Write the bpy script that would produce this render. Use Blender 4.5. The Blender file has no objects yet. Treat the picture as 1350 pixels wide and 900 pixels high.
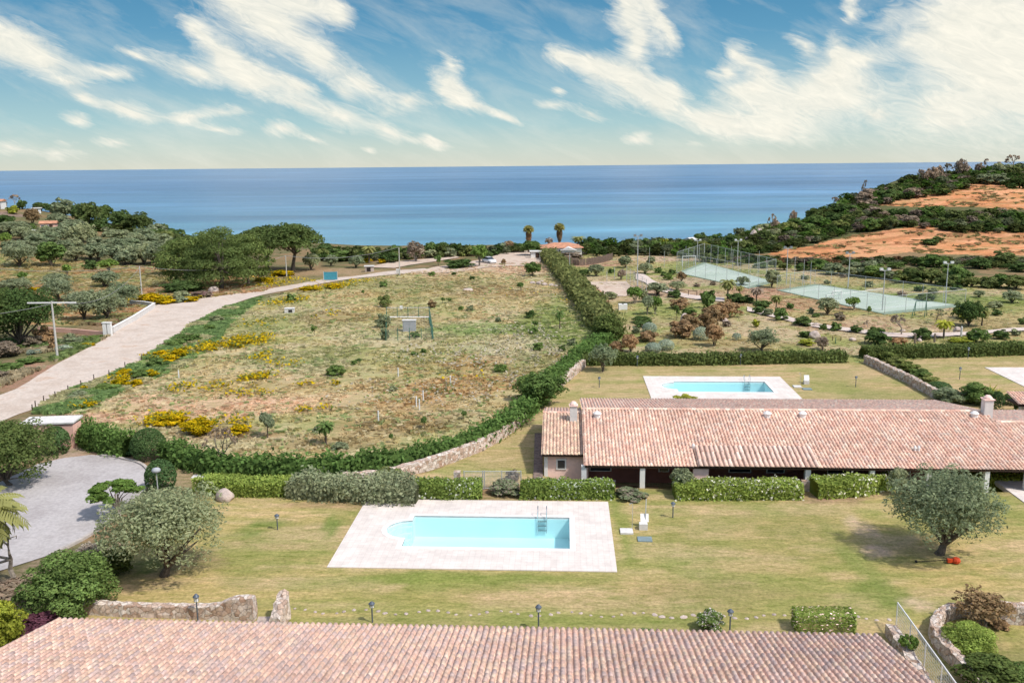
import bpy, math, random
import numpy as np
from mathutils import Vector, Matrix
RND = random.Random(7)
NR = np.random.default_rng(11)
scene = bpy.context.scene
COL = scene.collection
R = math.radians

# ------------------------------------------------------------------ camera
CAMZ, FPX, PITCH, ROLL = 21.7, 1200.0, R(11.01), R(0.52)
fw = Vector((0, math.cos(PITCH), -math.sin(PITCH)))
u0 = Vector((0, math.sin(PITCH), math.cos(PITCH)))
r0 = Vector((1, 0, 0))
cr = r0 * math.cos(ROLL) - u0 * math.sin(ROLL)
cu = u0 * math.cos(ROLL) + r0 * math.sin(ROLL)
cam_d = bpy.data.cameras.new('camera')
cam = bpy.data.objects.new('camera', cam_d)
COL.objects.link(cam)
cam.matrix_world = Matrix(((cr.x, cu.x, -fw.x, 0), (cr.y, cu.y, -fw.y, 0), (cr.z, cu.z, -fw.z, CAMZ), (0, 0, 0, 1)))
cam_d.sensor_width = 36
cam_d.lens = 36 * FPX / 1350
cam_d.clip_start = 0.5
cam_d.clip_end = 40000
scene.camera = cam


def smooth(t):
    t = np.clip(t, 0, 1)
    return t * t * (3 - 2 * t)


def vnoise(x, y, seed=0):
    x = np.asarray(x, float); y = np.asarray(y, float)
    xi = np.floor(x); yi = np.floor(y)
    fx = smooth(x - xi); fy = smooth(y - yi)

    def h(a, b):
        s = np.sin(a * 127.1 + b * 311.7 + seed * 74.7) * 43758.5453
        return s - np.floor(s)
    return (h(xi, yi) * (1 - fx) + h(xi + 1, yi) * fx) * (1 - fy) + (h(xi, yi + 1) * (1 - fx) + h(xi + 1, yi + 1) * fx) * fy


def fbm(x, y, seed=0, o=3):
    s = 0; a = 1; t = 0
    for i in range(o):
        s = s + a * vnoise(x * 2 ** i, y * 2 ** i, seed + i); t += a; a *= .5
    return s / t


YAW = R(3.28)
UX = Vector((math.cos(YAW), -math.sin(YAW), 0))
VX = Vector((math.sin(YAW), math.cos(YAW), 0))
SEA = -6.0


def gz(x, y):
    x = np.asarray(x, float); y = np.asarray(y, float)
    left = 10.6 * smooth((-x - 86) / 76) * smooth((y - 95) / 150)
    g = smooth((x - 22) / 118)
    t = np.maximum(0, y - 198)
    right = .133 * t * g
    right = 18.2 - np.log1p(np.exp((18.2 - right) / 1.2)) * 1.2; right = np.where(t * g > 0, np.maximum(right, 0) , 0)
    z = left + right
    z = z + (fbm(x / 26, y / 26, 3) - .5) * 2.4 * smooth((y - 205) / 40) * smooth((x - 60) / 40)
    z = z + (fbm(x / 9, y / 9, 5) - .5) * .35 * smooth((y - 70) / 10) * smooth((-x + 2) / 8)
    # the house terrace is a little lower than the lawns
    v = x * VX.x + y * VX.y
    u = x * UX.x + y * UX.y
    z = z - .8 * smooth((v - 59.3) / .8) * (1 - smooth((v - 76) / 2)) * smooth((u + 2) / 3)
    # the drive sits lower on the left
    yc = 250 + 30 * smooth((-x - 30) / 60) + 56 * smooth((x - 70) / 60) + .9 * np.maximum(0, x - 125)
    s = smooth((y - yc) / 35)
    return z * (1 - s) - 11 * s


def ray(px, py):
    return (fw * FPX + cr * (px - 675) - cu * (py - 450)).normalized()


def at(px, py, z=None):
    d = ray(px, py)
    if z is not None:
        t = (z - CAMZ) / d.z
        return Vector((d.x * t, d.y * t, z))
    if d.z > -0.012:
        t = 330 / d.y
        return Vector((d.x * t, 330., float(gz(d.x * t, 330.))))
    ts = np.concatenate([np.arange(22, 480, .5)])
    zz = CAMZ + ts * d.z
    gg = gz(ts * d.x, ts * d.y)
    k = np.argmax(zz < gg)
    if not (zz < gg).any():
        k = len(ts) - 1
    a, b = ts[max(k - 1, 0)], ts[k]
    for _ in range(8):
        m = (a + b) / 2
        if CAMZ + m * d.z < float(gz(m * d.x, m * d.y)): b = m
        else: a = m
    return Vector((d.x * b, d.y * b, float(gz(d.x * b, d.y * b))))


def at_land(px, py):
    for k in range(14):
        p = at(px, py + k * 2)
        if p.z > -1.2: return p
    return p


def depth(p):
    return (Vector(p) - Vector((0, 0, CAMZ))).dot(fw)


def proj(p):
    q = Vector(p) - Vector((0, 0, CAMZ)); w = q.dot(fw)
    return 675 + FPX * q.dot(cr) / w, 450 - FPX * q.dot(cu) / w


def uv(p):
    return p[0] * UX.x + p[1] * UX.y, p[0] * VX.x + p[1] * VX.y


def fuv(u, v, z=0.):
    return Vector((u * UX.x + v * VX.x, u * UX.y + v * VX.y, z))


# ------------------------------------------------------------------ materials
def new_mat(name):
    m = bpy.data.materials.new(name); m.use_nodes = True
    nt = m.node_tree; nt.nodes.clear()
    out = nt.nodes.new('ShaderNodeOutputMaterial')
    b = nt.nodes.new('ShaderNodeBsdfPrincipled')
    nt.links.new(b.outputs[0], out.inputs[0])
    return m, nt, b, out


def N(nt, t, **k):
    n = nt.nodes.new(t)
    for a, v in k.items():
        if a == 'ins':
            for i, x in v.items(): n.inputs[i].default_value = x
        else: setattr(n, a, v)
    return n


def noise(nt, scale, detail=4, rough=.6, vec=None, dist=0):
    n = N(nt, 'ShaderNodeTexNoise'); n.inputs['Scale'].default_value = scale
    n.inputs['Detail'].default_value = detail; n.inputs['Roughness'].default_value = rough
    n.inputs['Distortion'].default_value = dist
    if vec is not None: nt.links.new(vec, n.inputs['Vector'])
    return n


def ramp(nt, fac, stops):
    r = N(nt, 'ShaderNodeValToRGB'); e = r.color_ramp.elements
    while len(e) < len(stops): e.new(.5)
    for i, (p, c) in enumerate(stops):
        e[i].position = p; e[i].color = (c, c, c, 1) if isinstance(c, (int, float)) else tuple(c) + (1,)
    nt.links.new(fac, r.inputs[0])
    return r


def mult(nt, a, b, fac=1.0):
    m = N(nt, 'ShaderNodeMix', data_type='RGBA', blend_type='MULTIPLY')
    m.inputs[0].default_value = fac
    nt.links.new(a, m.inputs[6]); nt.links.new(b, m.inputs[7])
    return m.outputs[2]


def mixc(nt, f, a, b):
    m = N(nt, 'ShaderNodeMix', data_type='RGBA')
    if hasattr(f, 'links') or hasattr(f, 'node'): nt.links.new(f, m.inputs[0])
    else: m.inputs[0].default_value = f
    for s, i in ((a, 6), (b, 7)):
        if isinstance(s, tuple): m.inputs[i].default_value = s + (1,)
        else: nt.links.new(s, m.inputs[i])
    return m.outputs[2]


def geo_pos(nt):
    return N(nt, 'ShaderNodeNewGeometry').outputs['Position']


def bump(nt, b, h, strength=.4, dist=.05):
    n = N(nt, 'ShaderNodeBump'); n.inputs['Strength'].default_value = strength; n.inputs['Distance'].default_value = dist
    nt.links.new(h, n.inputs['Height']); nt.links.new(n.outputs[0], b.inputs['Normal'])


def plain(name, rgb, rough=.7, metal=0, var=.15, scale=3., spec=.3):
    m, nt, b, _ = new_mat(name)
    n = noise(nt, scale, 5, vec=geo_pos(nt))
    r = ramp(nt, n.outputs[0], [(.3, 1 - var), (.7, 1 + var * .6)])
    c = N(nt, 'ShaderNodeRGB'); c.outputs[0].default_value = tuple(rgb) + (1,)
    nt.links.new(mult(nt, c.outputs[0], r.outputs[0]), b.inputs['Base Color'])
    b.inputs['Roughness'].default_value = rough; b.inputs['Metallic'].default_value = metal
    b.inputs['Specular IOR Level'].default_value = spec
    return m


def leaf_mat(name, rgb, rvar=.25, transl=.3):
    m, nt, b, out = new_mat(name)
    a = N(nt, 'ShaderNodeAttribute', attribute_name='tint')
    oi = N(nt, 'ShaderNodeObjectInfo')
    rr = ramp(nt, oi.outputs['Random'], [(0, (1 - rvar, 1 - rvar * .8, 1 - rvar)), (.5, (1, 1, 1)), (1, (1 + rvar, 1 + rvar * .7, 1 + rvar * .3))])
    c = N(nt, 'ShaderNodeRGB'); c.outputs[0].default_value = tuple(rgb) + (1,)
    col = mult(nt, mult(nt, c.outputs[0], a.outputs['Color']), rr.outputs[0])
    nt.nodes.remove(b)
    d = N(nt, 'ShaderNodeBsdfDiffuse'); t = N(nt, 'ShaderNodeBsdfTranslucent'); mx = N(nt, 'ShaderNodeMixShader')
    mx.inputs[0].default_value = transl
    nt.links.new(col, d.inputs[0]); nt.links.new(col, t.inputs[0])
    nt.links.new(d.outputs[0], mx.inputs[1]); nt.links.new(t.outputs[0], mx.inputs[2])
    nt.links.new(mx.outputs[0], out.inputs[0])
    return m


M = {}
M['bark'] = plain('bark', (.14, .11, .085), .9, var=.5, scale=6)
M['bark_pale'] = plain('bark_pale', (.26, .22, .18), .9, var=.45, scale=6)
M['metal'] = plain('metal', (.30, .31, .32), .5, .3)
M['lamp_blue'] = plain('lamp_metal', (.10, .12, .15), .5, .2)
M['galv'] = plain('galvanised', (.55, .56, .56), .45, .3)
M['green_post'] = plain('green_post', (.05, .16, .11), .6)
M['concrete_pole'] = plain('pole_concrete', (.50, .48, .44), .8)
M['white'] = plain('white_paint', (.78, .76, .73), .6, var=.08)
M['offwhite'] = plain('render_white', (.66, .63, .60), .8, var=.15)
M['pink'] = plain('pink_render', (.76, .46, .37), .85, var=.10, scale=1.5)
M['pink_pale'] = plain('pink_wash', (.88, .62, .54), .85, var=.14, scale=2.5)
M['wood'] = plain('dark_wood', (.08, .045, .03), .7)
M['wood_pale'] = plain('weathered_wood', (.23, .18, .14), .8, var=.3)
M['glass'] = plain('window_glass', (.03, .04, .05), .08, var=0, spec=.6)
M['dark'] = plain('dark_room', (.03, .022, .02), .9)
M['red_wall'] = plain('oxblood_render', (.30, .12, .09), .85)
M['frosted'] = plain('lamp_glass', (.7, .7, .68), .3, var=.03)
M['orange'] = plain('orange_plastic', (.62, .07, .02), .4)
M['black'] = plain('black_rubber', (.02, .02, .02), .6)
M['cable'] = plain('cable_sheath', (.25, .25, .24), .7)
M['blue'] = plain('blue_sheet', (.06, .28, .36), .5)
M['grey_box'] = plain('grey_cabinet', (.38, .39, .41), .6)
M['teal'] = plain('hatch_cover', (.20, .26, .27), .6)
M['chrome'] = plain('chrome', (.6, .62, .64), .2, 1)
M['car_paint'] = plain('car_paint', (.75, .76, .78), .25, var=.02, spec=.6)
M['asphalt_patch'] = plain('slate', (.2, .19, .19), .8)
M['kerb'] = plain('kerb_stone', (.46, .41, .37), .85, var=.25)
M['plant_pot'] = plain('terracotta', (.45, .2, .12), .8)


def rockmat():
    m, nt, b, _ = new_mat('granite')
    p = geo_pos(nt)
    n = noise(nt, 1.3, 8, .7, p)
    r = ramp(nt, n.outputs[0], [(.3, (.22, .17, .15)), (.5, (.46, .37, .32)), (.7, (.62, .50, .43))])
    nt.links.new(r.outputs[0], b.inputs['Base Color']); b.inputs['Roughness'].default_value = .9
    bump(nt, b, n.outputs[0], .8, .15)
    return m


M['rock'] = rockmat()


def stonewall_mat():
    m, nt, b, _ = new_mat('dry_stone')
    p = geo_pos(nt)
    w = noise(nt, 2.5, 2, vec=p)
    add = N(nt, 'ShaderNodeVectorMath', operation='MULTIPLY_ADD'); add.inputs[1].default_value = (.25, .25, .25)
    nt.links.new(w.outputs['Color'], add.inputs[0]); nt.links.new(p, add.inputs[2])
    v = N(nt, 'ShaderNodeTexVoronoi', feature='F1'); v.inputs['Scale'].default_value = 4.2
    nt.links.new(add.outputs[0], v.inputs['Vector'])
    e = N(nt, 'ShaderNodeTexVoronoi', feature='DISTANCE_TO_EDGE'); e.inputs['Scale'].default_value = 4.2
    nt.links.new(add.outputs[0], e.inputs['Vector'])
    sep = N(nt, 'ShaderNodeSeparateColor'); nt.links.new(v.outputs['Color'], sep.inputs[0])
    c = ramp(nt, sep.outputs[0], [(0, (.42, .27, .19)), (.3, (.56, .42, .33)), (.65, (.64, .53, .45)), (1, (.72, .63, .55))])
    g = ramp(nt, e.outputs[0], [(0, .6), (.06, 1.0)])
    n = noise(nt, 9, 5, .7, p)
    r = ramp(nt, n.outputs[0], [(.3, .7), (.7, 1.15)])
    nt.links.new(mult(nt, mult(nt, c.outputs[0], g.outputs[0]), r.outputs[0]), b.inputs['Base Color'])
    b.inputs['Roughness'].default_value = .95
    bump(nt, b, g.outputs[0], 1, .06)
    return m


M['stone'] = stonewall_mat()


def attr_mat(name, rough=.85, nscale=4, lo=.8, hi=1.15, bs=0, attr='tint', spec=.2):
    m, nt, b, _ = new_mat(name)
    p = geo_pos(nt)
    a = N(nt, 'ShaderNodeAttribute', attribute_name=attr)
    n = noise(nt, nscale, 5, .65, p)
    r = ramp(nt, n.outputs[0], [(.3, lo), (.7, hi)])
    nt.links.new(mult(nt, a.outputs['Color'], r.outputs[0]), b.inputs['Base Color'])
    b.inputs['Roughness'].default_value = rough; b.inputs['Specular IOR Level'].default_value = spec
    if bs: bump(nt, b, n.outputs[0], bs, .03)
    return m


M['tiles'] = attr_mat('roof_tiles', .85, 6, .72, 1.15)

LM = {}
def L(name, rgb, rvar=.22, tr=.38):
    k = 1.0 if name in ('wild', 'yellow', 'blossom') else 1.68
    LM[name] = leaf_mat('leaves_' + name, tuple(c_ * k for c_ in rgb), rvar, tr)
L('olive', (.185, .212, .132), .2, .45); L('dark', (.072, .108, .038)); L('pine', (.088, .118, .040)); L('leafy', (.115, .175, .045))
L('green', (.098, .145, .046)); L('rust', (.23, .155, .09)); L('silver', (.22, .26, .21)); L('yellow', (.62, .44, .015), .1)
L('taupe', (.21, .165, .13)); L('palm', (.19, .19, .07)); L('skirt', (.19, .12, .07)); L('yg', (.24, .25, .04)); L('purple', (.10, .04, .06))
L('maquis', (.105, .128, .048), .38); L('blossom', (.50, .42, .36)); L('hedge', (.080, .132, .036)); L('hedgelight', (.175, .225, .055))
L('hedgedark', (.088, .112, .036)); L('hedgeolive', (.16, .165, .062)); L('greyshrub', (.17, .19, .115)); L('straw', (.36, .30, .17), .1); L('wild', (1, 1, 1), 0)
L('topiary', (.055, .095, .038))

# ------------------------------------------------------------------ mesh helpers


def np_mesh(name, verts, faces, tint=None, smooth_=False):
    """verts (n,3), faces list/array of quads or tris (uniform arrays) or list of arrays"""
    me = bpy.data.meshes.new(name)
    verts = np.asarray(verts, np.float32)
    if isinstance(faces, np.ndarray): faces = [faces]
    me.vertices.add(len(verts)); me.vertices.foreach_set('co', verts.ravel())
    li = np.concatenate([f.ravel() for f in faces]).astype(np.int32)
    tot = np.concatenate([np.full(len(f), f.shape[1]) for f in faces]).astype(np.int32)
    st = np.concatenate([[0], np.cumsum(tot)[:-1]]).astype(np.int32)
    me.loops.add(len(li)); me.loops.foreach_set('vertex_index', li)
    me.polygons.add(len(tot)); me.polygons.foreach_set('loop_start', st); me.polygons.foreach_set('loop_total', tot)
    if smooth_: me.polygons.foreach_set('use_smooth', np.ones(len(tot), bool))
    if tint is not None:
        a = me.color_attributes.new('tint', 'FLOAT_COLOR', 'POINT')
        t = np.ones((len(verts), 4), np.float32); t[:, :3] = np.asarray(tint).reshape(len(verts), -1)
        a.data.foreach_set('color', t.ravel())
    me.update(calc_edges=True)
    me.validate()
    return me


class MB:
    def __init__(s): s.v = []; s.f = []
    def add(s, vs, fs):
        o = len(s.v); s.v += [tuple(v) for v in vs]; s.f += [tuple(i + o for i in f) for f in fs]
    def box(s, x0, x1, y0, y1, z0, z1, mat=None):
        vs = [Vector((x, y, z)) for z in (z0, z1) for y in (y0, y1) for x in (x0, x1)]
        if mat: vs = [mat @ v for v in vs]
        s.add(vs, [(0, 2, 3, 1), (4, 5, 7, 6), (0, 1, 5, 4), (2, 6, 7, 3), (0, 4, 6, 2), (1, 3, 7, 5)])
        return s
    def ubox(s, u0, u1, v0, v1, z0, z1):
        vs = [fuv(u, v, z) for z in (z0, z1) for v in (v0, v1) for u in (u0, u1)]
        s.add(vs, [(0, 2, 3, 1), (4, 5, 7, 6), (0, 1, 5, 4), (2, 6, 7, 3), (0, 4, 6, 2), (1, 3, 7, 5)])
        return s
    def prism(s, pts, z0, z1):
        """pts CCW seen from above"""
        n = len(pts)
        s.add([(p[0], p[1], z0) for p in pts] + [(p[0], p[1], z1) for p in pts],
              [tuple(range(n - 1, -1, -1)), tuple(range(n, 2 * n))] + [(i, (i + 1) % n, n + (i + 1) % n, n + i) for i in range(n)])
        return s
    def tube(s, pts, rad, sides=6, cap=True):
        pts = [Vector(p) for p in pts]; n = len(pts)
        if isinstance(rad, (int, float)): rad = [rad] * n
        vs = []
        for i, p in enumerate(pts):
            d = (pts[min(i + 1, n - 1)] - pts[max(i - 1, 0)]).normalized()
            a = d.cross(Vector((0, 0, 1)) if abs(d.z) < .9 else Vector((1, 0, 0))).normalized(); b = d.cross(a)
            for k in range(sides):
                t = 2 * math.pi * k / sides
                vs.append(p + (a * math.cos(t) + b * math.sin(t)) * rad[i])
        fs = [(i * sides + k, i * sides + (k + 1) % sides, (i + 1) * sides + (k + 1) % sides, (i + 1) * sides + k)
              for i in range(n - 1) for k in range(sides)]
        if cap: fs += [tuple(range(sides - 1, -1, -1)), tuple(range((n - 1) * sides, n * sides))]
        s.add(vs, fs)
        return s
    def lathe(s, c, prof, sides=12):
        """prof list of (r,z)"""
        vs = [(c[0] + r * math.cos(2 * math.pi * k / sides), c[1] + r * math.sin(2 * math.pi * k / sides), c[2] + z) for r, z in prof for k in range(sides)]
        n = len(prof)
        fs = [(i * sides + k, i * sides + (k + 1) % sides, (i + 1) * sides + (k + 1) % sides, (i + 1) * sides + k)
              for i in range(n - 1) for k in range(sides)]
        fs += [tuple(range(sides - 1, -1, -1)), tuple(range((n - 1) * sides, n * sides))]
        s.add(vs, fs)
        return s
    def mesh(s, name, smooth_=False):
        me = bpy.data.meshes.new(name); me.from_pydata([tuple(v) for v in s.v], [], s.f)
        if smooth_:
            for p in me.polygons: p.use_smooth = True
        me.update()
        return me
    def build(s, name, mat, parent=None, smooth_=False, local=False):
        me = s.mesh(name, smooth_)
        return link(name, me, mat, parent, local)


def link(name, me, mat, parent=None, local=False, loc=None):
    if mat is not None and not me.materials: me.materials.append(M[mat] if isinstance(mat, str) else mat)
    o = bpy.data.objects.new(name, me); COL.objects.link(o)
    if parent is not None:
        o.parent = parent
        if not local:   # vertices are world coordinates: bring them into the parent's frame
            o.matrix_parent_inverse = parent.matrix_world.inverted() if False else Matrix.LocRotScale(parent.location, parent.rotation_euler, parent.scale).inverted()
    if loc is not None: o.location = loc
    return o


REG = []   # things waiting for a relative label: (obj, phrase, px, py)


def tag(o, label, cat, group=None, kind=None):
    if label: o['label'] = label
    if cat: o['category'] = cat
    if group: o['group'] = group
    if kind: o['kind'] = kind
    return o


def auto(o, phrase, cat, group, px, py):
    tag(o, None, cat, group); REG.append((o, phrase, px, py)); return o


def empty(name, loc, rz=0, label=None, cat=None, group=None):
    o = bpy.data.objects.new(name, None); COL.objects.link(o); o.location = Vector(loc); o.rotation_euler = (0, 0, rz)
    o.empty_display_size = .3
    return tag(o, label, cat, group)


def struct(o): o['kind'] = 'structure'; return o


def inpoly(x, y, poly):
    x = np.asarray(x, float); y = np.asarray(y, float); c = np.zeros(x.shape, bool)
    n = len(poly)
    for i in range(n):
        x0, y0 = poly[i][0], poly[i][1]; x1, y1 = poly[(i + 1) % n][0], poly[(i + 1) % n][1]
        if y0 == y1: continue
        k = ((y0 > y) != (y1 > y)) & (x < (x1 - x0) * (y - y0) / (y1 - y0) + x0)
        c ^= k
    return c


def W(pts): return [at(*p) for p in pts]
# ------------------------------------------------------------------ light
SUN_AZ = math.atan2(0.83, -0.56)      # direction towards the sun, measured from +Y clockwise
SUN_EL = R(53)
sd = bpy.data.lights.new('sun', 'SUN'); sun = bpy.data.objects.new('sun', sd); COL.objects.link(sun)
sd.energy = 2.6; sd.angle = R(3); sd.color = (1, .955, .88)
tos = Vector((math.sin(SUN_AZ) * math.cos(SUN_EL), math.cos(SUN_AZ) * math.cos(SUN_EL), math.sin(SUN_EL)))
sun.rotation_euler = tos.to_track_quat('Z', 'Y').to_euler()

world = bpy.data.worlds.new('World'); scene.world = world; world.use_nodes = True
wt = world.node_tree; wt.nodes.clear()
wo = N(wt, 'ShaderNodeOutputWorld'); bg = N(wt, 'ShaderNodeBackground'); wt.links.new(bg.outputs[0], wo.inputs[0])
bg.inputs[1].default_value = .15
sky = N(wt, 'ShaderNodeTexSky', sky_type='NISHITA'); sky.sun_disc = False
sky.sun_elevation = SUN_EL; sky.sun_rotation = SUN_AZ; sky.altitude = 50; sky.air_density = 1.0; sky.dust_density = 1.5; sky.ozone_density = 3
tc = N(wt, 'ShaderNodeTexCoord'); sp = N(wt, 'ShaderNodeSeparateXYZ'); wt.links.new(tc.outputs['Generated'], sp.inputs[0])


def mth(op, a, b=None, c=None, clamp=False):
    n = N(wt, 'ShaderNodeMath', operation=op); n.use_clamp = clamp
    for i, x in enumerate((a, b, c)):
        if x is None: continue
        if isinstance(x, (int, float)): n.inputs[i].default_value = x
        else: wt.links.new(x, n.inputs[i])
    return n.outputs[0]


az = mth('MULTIPLY', mth('ARCTAN2', sp.outputs[0], sp.outputs[1]), 12.0)
el = mth('MULTIPLY', mth('ARCSINE', sp.outputs[2]), 12.0)      # 1 unit = 100 px
cv = N(wt, 'ShaderNodeCombineXYZ'); wt.links.new(az, cv.inputs[0]); wt.links.new(el, cv.inputs[1])
# streaky warp
mp = N(wt, 'ShaderNodeMapping', vector_type='TEXTURE'); mp.inputs['Rotation'].default_value = (0, 0, R(-22)); mp.inputs['Scale'].default_value = (1.9, .55, 1)
wt.links.new(cv.outputs[0], mp.inputs[0])
n1 = noise(wt, 1.3, 6, .62, mp.outputs[0], .4)
n1c = N(wt, 'ShaderNodeVectorMath', operation='SUBTRACT'); n1c.inputs[1].default_value = (.5, .5, .5); wt.links.new(n1.outputs['Color'], n1c.inputs[0])
wv = N(wt, 'ShaderNodeVectorMath', operation='MULTIPLY_ADD'); wv.inputs[1].default_value = (.75, .30, 0)
wt.links.new(n1c.outputs[0], wv.inputs[0]); wt.links.new(cv.outputs[0], wv.inputs[2])
n2 = noise(wt, 4.2, 9, .70, mp.outputs[0], 1.4)


def azel(px, py):
    d = ray(px, py)
    return math.atan2(d.x, d.y) * 12, math.asin(d.z) * 12


# clouds: (x0,y0,x1,y1,half width,strength) in picture degrees turned into azimuth / elevation
CL = [(262, -30, 330, 20, 20, 1.2), (320, 8, 400, 58, 21, 1.25), (390, 50, 460, 98, 15, 1.2), (450, 90, 520, 130, 10, 1.1), (510, 124, 575, 140, 7, .9), (560, 138, 660, 142, 4, .6), (588, 66, 598, 95, 8, .8), (572, 95, 600, 122, 12, 1.0), (575, 112, 640, 148, 10, 1.2), (630, 140, 700, 166, 6, 1.1),
      (350, -5, 440, 12, 18, 1.1), (425, 0, 456, 30, 11, 1.1), (243, 22, 275, 52, 10, 1.0), (265, 45, 330, 90, 15, 1.1), (150, 62, 220, 82, 6, 1.0), (210, 78, 290, 104, 10, 1.1), (280, 85, 390, 120, 17, 1.25), (370, 105, 410, 125, 9, .9), (440, 112, 470, 128, 10, .8),
      (-40, 35, 40, 62, 20, 1.15), (20, 55, 100, 92, 15, 1.1), (80, 90, 195, 95, 7, .85), (60, 100, 150, 115, 6, .8), (100, 122, 150, 138, 7, 1.1), (140, 135, 220, 158, 9, 1.2), (210, 152, 290, 165, 7, 1.0), (270, 168, 325, 178, 5, .9), (235, 150, 290, 150, 5, .8), (345, 168, 390, 178, 6, 1.1), (380, 178, 445, 192, 4, .8),
      (245, 135, 350, 155, 5, .7), (350, 130, 430, 145, 8, .7), (400, 142, 480, 165, 11, 1.0), (470, 160, 540, 182, 8, 1.15), (530, 180, 600, 196, 5, 1.1), (555, 178, 580, 190, 5, 1.0), (470, 140, 560, 150, 8, .5), (75, 152, 115, 164, 6, .9), (-20, 190, 50, 196, 6, .9), (30, 198, 120, 206, 6, .8), (110, 184, 190, 194, 4, .85), (60, 184, 100, 188, 3, .5), (470, 192, 495, 199, 3, .8),
      (815, -30, 830, 35, 16, 1.2), (850, -30, 868, 30, 15, 1.2), (835, 30, 840, 85, 17, 1.1), (870, 20, 884, 70, 10, 1.0), (720, 66, 760, 85, 8, 1.25), (750, 78, 800, 100, 11, 1.25), (790, 90, 850, 125, 17, 1.25), (840, 112, 910, 150, 14, 1.2), (900, 142, 990, 178, 12, 1.25), (880, 100, 890, 130, 12, .5),
      (950, 165, 1070, 172, 14, .9), (955, 120, 1030, 108, 13, 1.2), (945, 140, 1090, 140, 24, .85), (1050, 120, 1150, 85, 20, .95), (1040, 140, 1190, 125, 30, .75), (1100, 50, 1108, 100, 10, 1.1), (1105, 75, 1160, 72, 7, .9), (960, 66, 985, 84, 9, 1.25), (940, 98, 962, 92, 7, 1.1), (985, 80, 1020, 95, 9, .8), (1030, 48, 1080, 72, 9, .8), (1110, -20, 1132, 12, 9, 1.1), (1115, 10, 1128, 30, 5, .8),
      (1250, 10, 1300, 60, 34, 1.1), (1290, -20, 1400, 60, 60, .9), (1270, 60, 1360, 100, 34, 1.0), (1190, 160, 1290, 148, 18, .85), (1150, 150, 1165, 155, 6, .8), (1300, 100, 1420, 150, 50, .6), (820, 184, 862, 182, 6, 1.15), (730, 120, 745, 124, 4, .9), (690, 136, 760, 140, 5, .7), (750, 142, 800, 158, 7, .7), (900, 185, 940, 188, 4, .5), (1150, 95, 1380, 190, 60, .3), (1160, 45, 1250, 60, 16, .4), (1150, 30, 1190, 20, 8, .4)]
acc = None
for x0, y0, x1, y1, w, s in CL:
    a0, e0 = azel(x0, y0); a1, e1 = azel(x1, y1)
    m = N(wt, 'ShaderNodeMapping', vector_type='TEXTURE')
    m.inputs['Location'].default_value = ((a0 + a1) / 2, (e0 + e1) / 2, 0)
    m.inputs['Rotation'].default_value = (0, 0, math.atan2(e1 - e0, a1 - a0))
    m.inputs['Scale'].default_value = (math.hypot(a1 - a0, e1 - e0) / 2 + w / 42, w / 41, 1)
    wt.links.new(wv.outputs[0], m.inputs[0])
    g = N(wt, 'ShaderNodeTexGradient', gradient_type='QUADRATIC_SPHERE'); wt.links.new(m.outputs[0], g.inputs[0])
    g2 = mth('MULTIPLY', g.outputs['Fac'], s * 1.5)
    acc = g2 if acc is None else mth('ADD', acc, g2)
dens = mth('ADD', acc, mth('MULTIPLY', mth('SUBTRACT', n2.outputs['Fac'], .5), 1.3))
# only erode where there is cloud; thin veil elsewhere
dr = ramp(wt, mth('MULTIPLY', dens, .49), [(.04, 0.0), (.30, .5), (.60, .92), (1, 1.0)])
veil = mth('MULTIPLY', ramp(wt, n1.outputs['Fac'], [(.45, 0.0), (.75, .35)]).outputs[0], 1.0)
cover = mth('MAXIMUM', mth('MULTIPLY', dr.outputs[0], mth('MINIMUM', mth('MULTIPLY', acc, 5.0), 1.0)), veil, clamp=True)
# elsewhere in the sky: broken cloud high up
hi = N(wt, 'ShaderNodeMapRange'); hi.inputs[1].default_value = 2.2; hi.inputs[2].default_value = 4.5; wt.links.new(el, hi.inputs[0])
n3 = noise(wt, 2.2, 6, .6, tc.outputs['Generated'], .5)
hc = mth('MULTIPLY', mth('MULTIPLY', ramp(wt, n3.outputs['Fac'], [(.45, 0.0), (.65, .8)]).outputs[0], hi.outputs[0]), .8)
cover = mth('MAXIMUM', cover, hc)
# grade: clear sky graded by elevation
er = N(wt, 'ShaderNodeMapRange'); er.inputs[1].default_value = 0; er.inputs[2].default_value = 2.3; wt.links.new(el, er.inputs[0])
GR = ramp(wt, er.outputs[0], [(0, (3.1, 3.2, 2.75)), (.1, (2.6, 3.1, 2.85)), (.22, (1.8, 2.75, 2.9)), (.45, (1.0, 2.05, 2.65)), (.7, (.47, 1.45, 2.3)), (1, (.24, 1.05, 1.9))])
lowmix = N(wt, 'ShaderNodeMapRange'); lowmix.inputs[1].default_value = 3.0; lowmix.inputs[2].default_value = 7; lowmix.inputs[3].default_value = .96; lowmix.inputs[4].default_value = 0
wt.links.new(el, lowmix.inputs[0])
clear = mixc(wt, lowmix.outputs[0], sky.outputs[0], GR.outputs[0])
c_sh = ramp(wt, n2.outputs['Fac'], [(.3, (3.7, 3.7, 3.3)), (.7, (4.7, 4.5, 3.9))])
fin = mixc(wt, cover, clear, c_sh.outputs[0])
wt.links.new(fin, bg.inputs[0])
world.cycles.sampling_method = 'MANUAL'; world.cycles.sample_map_resolution = 512
scene.view_settings.view_transform = 'Standard'; scene.view_settings.look = 'None'
scene.view_settings.exposure = 0.56; scene.view_settings.gamma = 1
scene.cycles.max_bounces = 5; scene.cycles.diffuse_bounces = 3; scene.cycles.transparent_max_bounces = 6
scene.cycles.use_adaptive_sampling = True; scene.cycles.adaptive_threshold = .02
scene.cycles.use_denoising = True
scene.render.use_persistent_data = False

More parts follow.
